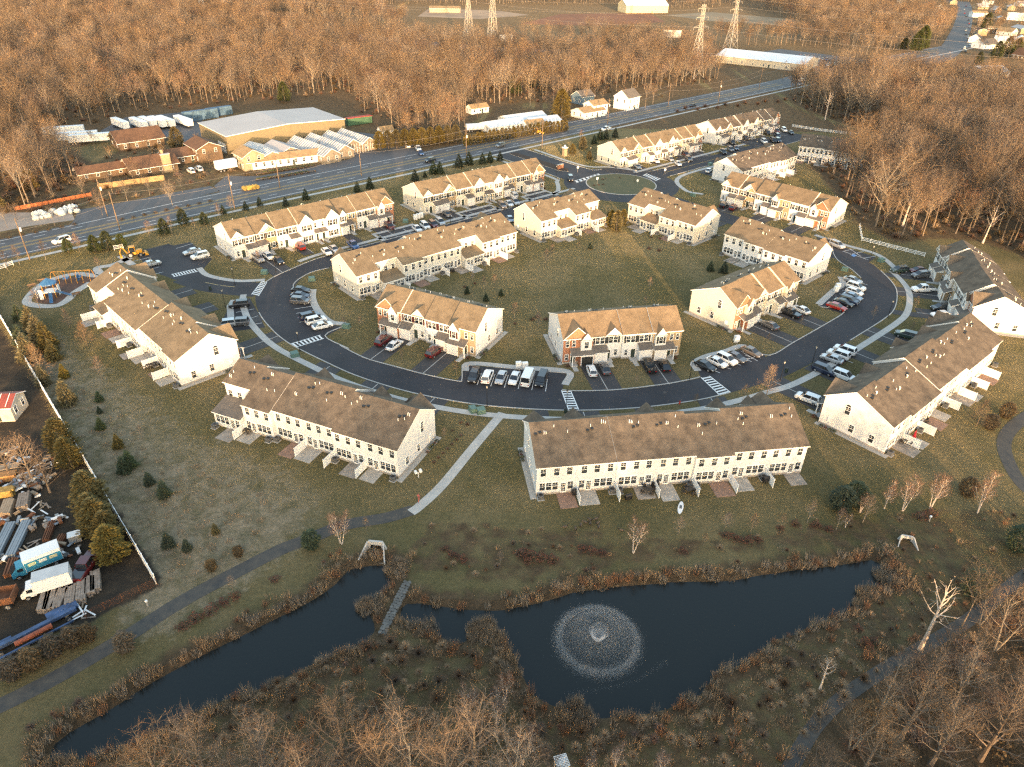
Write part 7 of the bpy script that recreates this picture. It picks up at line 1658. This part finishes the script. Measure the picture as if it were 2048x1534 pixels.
TB_ = mat('truck_turquoise', (.04, .22, .34), .45)
a, b = np.array(Z5(720, 300)), np.array(Z5(290, 470)); box_truck('white and turquoise ice-cream style van truck in the scrap yard', mid(a, b), math.atan2(*(b - a)[::-1]), 5.2, WHITEM, TB_, TB_)
a, b = np.array(Z5(850, 560)), np.array(Z5(390, 700)); box_truck('white box truck with a grey roof beside the timber stacks', mid(a, b), math.atan2(*(b - a)[::-1]), 5.0, WHITEM, WHITEM)
car(0, 0, 0, 0, 'pickup', 'maroon', 'rusting behind the box truck in the scrap yard', xy=Z5(955, 430), yaw=1.6)
OLDW = mat('old_timber', (.16, .125, .10), .95, col2=(.30, .25, .21), scale=2.2); OLDW2 = mat('old_timber_tan', (.24, .17, .11), .95, col2=(.36, .28, .20), scale=2.0)
def stack(lab, c, yaw, n, L, rows, m, grp):
    t = thing('timber_stack', lab, 'timber', (c[0], c[1], 0), yaw, grp); r = random.Random(int(c[0] * 10))
    for j in range(rows):
        for i in range(n):
            o_ = obj('beam', MB().box(-L / 2 + r.uniform(-.2, .2), L / 2 + r.uniform(-.2, .2), -.14, .14, 0, .26).mesh('beam', m), t, (0, (i - n / 2) * .30, .28 * j), r.uniform(-.02, .02))
    return t
for x, y, yw, l in ((490, 800, 1.9, 3.8), (545, 790, 1.95, 3.6), (655, 780, 1.75, 3.4), (770, 750, 2.0, 3.3), (890, 700, 2.0, 3.6), (985, 640, 2.05, 3.2), (1045, 590, 2.05, 3.6)): stack('stack of grey weathered beams in the row beside the white box truck', Z5(x, y), yw, 4, l, 3, OLDW, 'beam stacks beside the white truck')
Z4 = lambda x, y, z=0: zz(x, y, z, (0, 860), 5.112)
for x, y, yw, m, l in ((80, 830, 1.9, OLDW2, 3.4), (245, 760, 2.0, OLDW, 3.4), (30, 660, .3, mat('yellow_box', (.30, .19, .05), .8, var=.3, scale=1.5), 3.4), (50, 500, .3, mat('orange_box', (.27, .14, .05), .8, var=.3, scale=1.5), 3.8), (100, 420, .4, OLDW2, 3)): stack('bundle of sawn timber at the back of the scrap yard', Z4(x, y), yw, 5, l, 4, m, 'timber bundles in the scrap yard')
CORR = mat('corrugated_blue_grey', (.19, .225, .26), .45, var=.12, scale=.6)
for lab, x, y in (('bundle of long blue-grey corrugated sheets beside the turquoise truck', 205, 1130), ('second bundle of long blue-grey corrugated sheets at the yard edge', 40, 1150)):
    t = thing('sheet_bundle', lab, 'metal sheets', (*Z4(x, y), 0), 1.82)
    for k in range(4): obj('corrugated_sheet', MB().box(-3.6, 3.6, -.62 + .32 * k, -.34 + .32 * k, .15, .75 + .03 * (k % 2)).mesh('corrugated_sheet', CORR), t)
for lab, x, y, yw, l, wd, m in (('rust-red steel bundle behind the turquoise truck', 510, 1050, 1.85, 4, .9, RUST), ('rusty channel bundle beside the turquoise truck', 120, 1420, 1.9, 3.2, 1.2, RUST), ('second rusty steel bundle by the grey crate', 620, 1150, 1.7, 2.4, 1.0, RUST)):
    t = thing('steel_bundle', lab, 'steel', (*Z4(x, y), 0), yw)
    for k in range(5): obj('bar', MB().box(-l / 2, l / 2, -wd / 2 + k * wd / 5, -wd / 2 + k * wd / 5 + wd / 6, 0, .5 + .12 * (k % 3)).mesh('bar', m), t)
# boom machinery: blue and orange lattice and tubes
bm = thing('boom_lift', 'long blue and orange boom machine lying along the yard edge', 'machine', (*Z5(400, 1130), 0), math.atan2(*(np.array(Z5(720, 990)) - np.array(Z5(60, 1330)))[::-1]))
obj('boom', MB().box(-7, 6, -.35, .35, .7, 1.3).mesh('boom', mat('boom_blue', (.04, .075, .16), .6, var=.5, scale=.8)), bm); obj('cylinder', MB().tube([(-3, -1.0, .9), (2.2, -1.0, .9)], [.42, .42], 10).mesh('cylinder', mat('tank_orange', (.27, .075, .035), .7, var=.3, scale=1)), bm)
obj('deck_frame', MB().box(2, 6.5, .4, 2.2, .5, .9).box(-7, -3, .4, 1.4, .4, .8).box(-6, 5, -2.0, -1.7, .3, .6).mesh('deck_frame', mat('boom_blue', (0, 0, 0))), bm)
bm.scale = (.8, .8, .8)
for x in (-5, 4.5):
    for s in (-1, 1): obj('wheel', WHEEL, bm, (x, s * 1.1, .45), 0, 1.4)
dt = thing('dump_truck', 'rusty brown dump truck at the edge of the scrap yard', 'truck', (*Z5(40, 820), 0), .25); obj('tipper_body', MB().box(-2.2, 1.8, -1.15, 1.15, 1.1, 1.25).box(-2.2, 1.8, -1.2, -1.1, 1.1, 2.2).box(-2.2, 1.8, 1.1, 1.2, 1.1, 2.2).box(1.75, 1.85, -1.2, 1.2, 1.1, 2.3).mesh('tipper_body', RUST), dt)
for x in (-1.2, 1.0):
    for s in (-1, 1): obj('wheel', WHEEL, dt, (x, s * 1.0, .5), 0, 1.5)
cr_ = thing('crate', 'grey metal crate under the pines of the scrap yard', 'crate', (*Z5(835, 110), 0), .5); obj('box', MB().box(-.8, .8, -.6, .6, 0, 1.2).mesh('box', STEEL), cr_); obj('lid', MB().box(-.85, .85, -.65, .65, 1.2, 1.28).mesh('lid', WHITEM), cr_)
deb = MB(); rd = random.Random(4)
for lab, x, y in (('scattered white boards near the corrugated sheets', 340, 470), ('scattered white boards by the bare tree in the yard', 430, 400), ('scattered pale boards along the yard edge', 900, 900), ('scattered planks behind the timber bundles', 440, 800), ('broken boards beside the turquoise truck', 380, 1200)):
    t = thing('board_pile', lab, 'boards', (*(Z4(x, y) if y != 900 else Z5(x, y)), 0))
    for k in range(9): obj('board', MB().box(-rd.uniform(.5, 1.2), rd.uniform(.5, 1.2), -.1, .1, 0, .05).mesh('board', rd.choice([WHITEM, OLDW, OLDW2])), t, (rd.uniform(-1.2, 1.2), rd.uniform(-1.2, 1.2), .03 + .05 * k), rd.uniform(0, 3))
for k, (x, y) in enumerate(((60, 930), (150, 620), (330, 640), (420, 520), (210, 330), (90, 250), (500, 330), (560, 930), (300, 930), (700, 1230), (90, 1330), (440, 960), (260, 520), (60, 560))):
    t = thing('junk_heap', 'jumbled heap of rusty and weathered scrap on the dark yard ground', 'scrap', (*Z4(x, y), 0), rd.uniform(0, 3), 'scrap heaps in the yard')
    for j in range(12):
        o_ = obj('scrap_piece', MB().box(-rd.uniform(.1, .9), rd.uniform(.2, .9), -rd.uniform(.05, .3), rd.uniform(.05, .3), 0, rd.uniform(.05, .5)).mesh('scrap_piece', rd.choice([RUST, OLDW, OLDW2, STEEL, WHITEM, BLACKM, CORR])), t, (rd.uniform(-1.6, 1.6), rd.uniform(-1.3, 1.3), rd.uniform(0, .35)), rd.uniform(0, 3)); o_.rotation_euler = (rd.uniform(-.2, .2), rd.uniform(-.2, .2), rd.uniform(0, 3))
# red roofed shed
sh_ = gabled('red_roofed_shed', 'old cream shed with a red sheet-metal roof in the scrap yard', 'shed', gp(4, 828), .12, 7, 5.2, 3.0, 4.2, mat('old_cream', (.46, .40, .32), .9, var=.2, scale=.8), mat('red_sheet', (.20, .045, .032), .6, var=.2, scale=.8), 1, .3)
for k in range(5): obj('seam', MB().box(-.05, .05, -2.8, 0, .0, .06).mesh('seam', WHITEM), sh_, (-2.8 + 1.4 * k, 0, 4.33)).rotation_euler = (math.atan2(1.2, 2.6), 0, 0)
tree('bare_tree', BIGBARE, gp(65, 960), 9, 'sunlit bare tree leaning over the timber in the scrap yard', None, 15, 0); tree('bare_tree', BIGBARE, gp(100, 985), 8, 'low spreading bare tree beside the pines in the scrap yard', None, 15, 2); tree('bare_tree', BIGBARE, gp(20, 950), 9, 'bare brown tree behind the orange timber bundle', None, 15, 2)

# ------------------------------------------------------------------ ponds: fountain, culverts, weir
fo = thing('fountain', 'pond fountain throwing a wide ring of spray', 'fountain', (*gp(1195, 1282, -.5), -.5))
SPR = bpy.data.materials.new('spray_water'); SPR.use_nodes = True; sb_ = SPR.node_tree.nodes['Principled BSDF']; sb_.inputs['Base Color'].default_value = (.85, .87, .90, 1); sb_.inputs['Roughness'].default_value = .3; sb_.inputs['Base Color'].default_value = (.7, .72, .75, 1); sb_.inputs['Alpha'].default_value = .15
obj('float', MB().tube([(0, 0, -.05), (0, 0, .12), (0, 0, .3)], [.55, .5, .1], 12).mesh('float', BLACKM), fo)
rf_ = np.random.RandomState(5)
def drops(n, fn, s0, s1, name):
    m = MB()
    for k in range(n):
        x, y, z = fn(); s = rf_.uniform(s0, s1); q = len(m.v)
        m.v += [(x - s, y - s, z - s), (x + s, y - s * .3, z - s * .6), (x, y + s, z - s * .6), (x, y, z + s)]; m.f += [(q, q + 2, q + 1), (q, q + 1, q + 3), (q + 1, q + 2, q + 3), (q + 2, q, q + 3)]; m.m += [0] * 4
    o = obj(name, m.mesh(name, SPR), fo); o['kind'] = 'stuff'; return o
def arc():
    a = rf_.uniform(0, 6.283); t = rf_.rand() ** 1.5; R5 = rf_.normal(5.0, .25); return (R5 * t * math.cos(a), R5 * t * math.sin(a), .2 + 11.0 * t * (1 - t) * rf_.uniform(.85, 1.05) * .92)
def jet():
    a = rf_.uniform(0, 6.283); t = rf_.rand() ** 1.4 * .26; return (5 * t * math.cos(a), 5 * t * math.sin(a), .2 + 9.4 * t * (1 - t))
def rim():
    a = rf_.uniform(0, 6.283); R5 = abs(rf_.normal(4.9, .6)); return (R5 * math.cos(a), R5 * math.sin(a), rf_.exponential(.18))
drops(26000, arc, .008, .014, 'arc_spray'); drops(9000, jet, .012, .022, 'jet_spray'); drops(26000, rim, .008, .014, 'ring_splash')
def mist(name, mb, dens):
    vm = bpy.data.materials.new(name + '_air'); vm.use_nodes = True; vn = vm.node_tree; vn.nodes.clear(); vo = vn.nodes.new('ShaderNodeOutputMaterial'); vp = vn.nodes.new('ShaderNodeVolumePrincipled')
    vp.inputs['Color'].default_value = (.95, .96, .98, 1); vp.inputs['Density'].default_value = dens; vn.links.new(vp.outputs[0], vo.inputs['Volume']); o = obj(name, mb.mesh(name, vm), fo); o['kind'] = 'stuff'; return o
def lathe(prof, n=32):
    m = MB(); k = len(prof)
    for j in range(n):
        a = 2 * math.pi * j / n; m.v += [(r * math.cos(a), r * math.sin(a), z) for r, z in prof]
    for j in range(n):
        for i in range(k):
            a, b = j * k + i, j * k + (i + 1) % k; c, d = ((j + 1) % n) * k + i, ((j + 1) % n) * k + (i + 1) % k; m.f.append((a, c, d, b)); m.m.append(0)
    return m
mist('spray_mist', lathe([(3.6, .02), (6.1, .02), (5.9, .25), (5.2, .75), (4.5, .75), (3.8, .25)]), .06)
mist('spray_mist', lathe([(4.4, .03), (5.5, .03), (5.4, .5), (4.9, 1.1), (4.5, .6)]), .08)
mist('spray_veil', lathe([(.3, .1), (4.3, .1), (3.9, 1.3), (2.6, 2.5), (1.2, 1.7), (.4, .5)]), .035)
mist('jet_mist', lathe([(.05, .1), (.3, .1), (1.0, 1.3), (.8, 1.35), (.35, .7)]), .8)
def foam():
    t = rf_.rand(); p0, p1, p2 = [np.array(gp(*q, z=-.5)) for q in ((1130, 1385), (1260, 1385), (1335, 1320))]; q = (1 - t) ** 2 * p0 + 2 * t * (1 - t) * p1 + t * t * p2 + rf_.normal(0, .22, 2); c0 = gp(1195, 1282, -.5); return (q[0] - c0[0], q[1] - c0[1], .012)
drops(900, foam, .010, .025, 'drifting_foam')
def culvert(lab, P, sc, yaw):
    t = thing('culvert', lab, 'culvert', (*gp(*P), -.35), yaw); t.scale = (sc,) * 3
    obj('headwall', MB().prism([(-1.7, 0, 0), (-1.05, 0, 1.75), (1.05, 0, 1.75), (1.7, 0, 0), (.8, 0, 0), (.8, 0, 1.1), (-.8, 0, 1.1), (-.8, 0, 0)], [(-1.7, .35, 0), (-1.05, .35, 1.75), (1.05, .35, 1.75), (1.7, .35, 0), (.8, .35, 0), (.8, .35, 1.1), (-.8, .35, 1.1), (-.8, .35, 0)]).mesh('headwall', CONC), t)
    for s in (-1, 1):
        q = [(s * 1.05, 0, 1.75), (s * 1.25, 0, 1.75), (s * 2.0, -2.4, .35), (s * 1.8, -2.4, .35)]; w_ = MB().prism(q if s > 0 else q[::-1], [(x, y, -.2) for x, y, z in (q if s > 0 else q[::-1])]); obj('wing_wall', w_.mesh('wing_wall', CONC), t)
    obj('apron', MB().box(-1.7, 1.7, -2.3, 0, -.15, .04).mesh('apron', CONC2), t); obj('pipe_mouth_shade', MB().box(-.8, .8, .2, .9, 0, 1.1).mesh('pipe_mouth_shade', VENT_SHADE), t)  # solid black block stands in for the dark inside of the pipe
culvert('large concrete culvert with splayed wing walls at the head of the west pond', (752, 1098), 1.0, -.1); culvert('small concrete culvert half buried above the eastern end of the pond', (1812, 1082), .75, -.25)
wr = thing('stone_weir', 'narrow stone weir dividing the west pond from the fountain pond', 'weir', (*gp(790, 1212), 0)); wa, wb_ = np.array(gp(814, 1166)), np.array(gp(762, 1272)); L = np.linalg.norm(wb_ - wa); wr.location = (wa[0], wa[1], -.06); wr.rotation_euler = (0, 0, math.atan2(*(wb_ - wa)[::-1]))
WST = mat('weir_stone', (.12, .115, .105), .95, var=.3, scale=1.5); rw = random.Random(6)
WSM = [MB().slab([(.26 * math.cos(a) * rw.uniform(.75, 1.2), .22 * math.sin(a) * rw.uniform(.75, 1.2), .2) for a in [2 * math.pi * k / 6 for k in range(6)]], .25).mesh('stone', WST) for _ in range(4)]
nst = 0
for i in range(int(L / .45)):
    for j in range(4):
        if nst < 260: obj('stone', WSM[rw.randrange(4)], wr, (.45 * i + rw.uniform(-.08, .08), -.38 + .26 * j + rw.uniform(-.07, .07), rw.uniform(0, .1)), rw.uniform(0, 6)); nst += 1
obj('core', MB().box(-.2, L, -.5, .5, -.9, -.02).mesh('core', WST), wr)
gz = thing('gazebo', 'small white lattice gazebo roof on the south bank', 'gazebo', (*gp(1122, 1540), 0), .3)
for s in (-1, 1):
    for q in (-1, 1): obj('post', MB().box(s * .55 - .05, s * .55 + .05, q * .55 - .05, q * .55 + .05, 0, 1.6).mesh('post', WHITEM), gz)
lt = MB()
for k in range(9): lt.box(-.7 + .17 * k, -.64 + .17 * k, -.7, .7, 1.6, 1.66).box(-.7, .7, -.7 + .17 * k, -.64 + .17 * k, 1.66, 1.70)
obj('lattice_roof', lt.mesh('lattice_roof', WHITEM), gz)
for x, y, lab in ((296, 1212, 'white-topped marker post beside the trail'), (1858, 1042, 'pale stone marker on the eastern slope')): 
    t = thing('marker_post', lab, 'post', (*gp(x, y), 0)); obj('shaft', MB().tube([(0, 0, 0), (0, 0, .8)], [.12, .12], 7).mesh('shaft', STEEL), t); obj('head', MB().ball((0, 0, .95), .2, 0, 8, 5).mesh('head', WHITEM), t)

mh = MB().tube([(0, 0, .028), (0, 0, .036)], [.38, .38], 16).mesh('manhole_cover', mat('cast_iron', (.06, .05, .045), .7, var=.2, scale=3))
for x, y in ((640, 690), (1120, 800), (1330, 785), (1600, 712), (1750, 600), (560, 610), (860, 780), (1170, 355), (1240, 396), (440, 570)): tag(obj('manhole_cover', mh, None, (*gp(x, y), 0)), 'round iron manhole cover set in the ring road asphalt', 'manhole cover', 'manhole covers of the ring road')

# ------------------------------------------------------------------ mown lawn: short winter blades that catch the low sun
bm_ = bpy.data.materials.new('lawn_blades'); bm_.use_nodes = True
nt = bm_.node_tree; B = nt.nodes['Principled BSDF']; B.inputs['Roughness'].default_value = 0.9; B.inputs['Specular IOR Level'].default_value = 0.15
geo = nt.nodes.new('ShaderNodeNewGeometry')
gcol = ramp(N_(0.045, 8, 0.7), (0.30, (0.175, 0.158, 0.076)), (0.46, (0.25, 0.215, 0.112)), (0.60, (0.36, 0.295, 0.172)), (0.76, (0.25, 0.218, 0.115)))
gcol = mixc(1.0, gcol, ramp(N_(1.1, 6, 0.8), (0.28, (0.80, 0.80, 0.77)), (0.72, (1.18, 1.15, 1.08))), 'MULTIPLY')
nt.links.new(gcol, B.inputs['Base Color'])
def sward(seed):
    r = random.Random(seed); b = MB()
    for k in range(300):
        x, y = r.uniform(-.48, .48), r.uniform(-.48, .48); a = r.uniform(0, 6.283); h = r.uniform(.02, .06); w = r.uniform(.008, .016)
        dx, dy = math.cos(a) * w, math.sin(a) * w; lx, ly = r.gauss(0, .035), r.gauss(0, .035)
        b.poly([(x - dx, y - dy, -.01), (x + dx, y + dy, -.01), (x + lx, y + ly, h)])
    return b.mesh('sward', bm_)
LAWN = [(-118, 205), (-140, 165), (-112, 128), (-80, 62), (-62, 43), (72, 43), (92, 70), (130, 100), (140, 150), (120, 188), (112, 210), (112, 262), (140, 330), (30, 320), (-60, 250)]
gx_, gy_ = np.meshgrid(np.arange(-142, 142, 0.86), np.arange(43, 332, 0.86))
gx_ = (gx_ + rr.uniform(-.12, .12, gx_.shape)).ravel(); gy_ = (gy_ + rr.uniform(-.12, .12, gy_.shape)).ravel()
k_ = inside(LAWN, gx_, gy_); gx_, gy_ = gx_[k_], gy_[k_]
sx_, sy_, sw_ = on_screen(np.stack([gx_, gy_], 1), 0.0)
k_ = (sx_ > -60) & (sx_ < 2110) & (sy_ < 1600); gx_, gy_ = gx_[k_], gy_[k_]
ok = np.ones(len(gx_), bool)
for P in PAVED + PONDS + [WOOD_N, WOOD_E, WOOD_SE, WOOD_NW, YARD, YARDS, [tuple(RBC + 20.8 * np.array([math.cos(a), math.sin(a)])) for a in np.linspace(0, 6.28, 40)]]:
    P = [tuple(q) for q in P]; px_, py_ = [q[0] for q in P], [q[1] for q in P]
    s_ = np.nonzero(ok & (gx_ > min(px_) - .5) & (gx_ < max(px_) + .5) & (gy_ > min(py_) - .5) & (gy_ < max(py_) + .5))[0]
    if not len(s_): continue
    for ox, oy in ((0, 0), (.42, 0), (-.42, 0), (0, .42), (0, -.42)):
        ok[s_[inside(P, gx_[s_] + ox, gy_[s_] + oy)]] = False
ok &= ~inside(MEADOW, gx_, gy_) | (rr.rand(len(gx_)) < .35)
ok &= ~(inside(ROUGH, gx_, gy_) & (gy_ < 66)) | (rr.rand(len(gx_)) < .45)
for P in PONDS: ok &= sdist(P, gx_, gy_) > 2.2
lp_ = np.stack([gx_[ok], gy_[ok], np.zeros(ok.sum()), rr.uniform(.95, 1.15, ok.sum()), rr.randint(0, 4, ok.sum()) * math.pi / 2, rr.randint(0, 4, ok.sum())], 1)
print('lawn tiles', len(lp_))
scatter('lawn_grass', lp_, [sward(500 + k) for k in range(4)], 'short olive and straw winter grass of the lawns', 'grass')
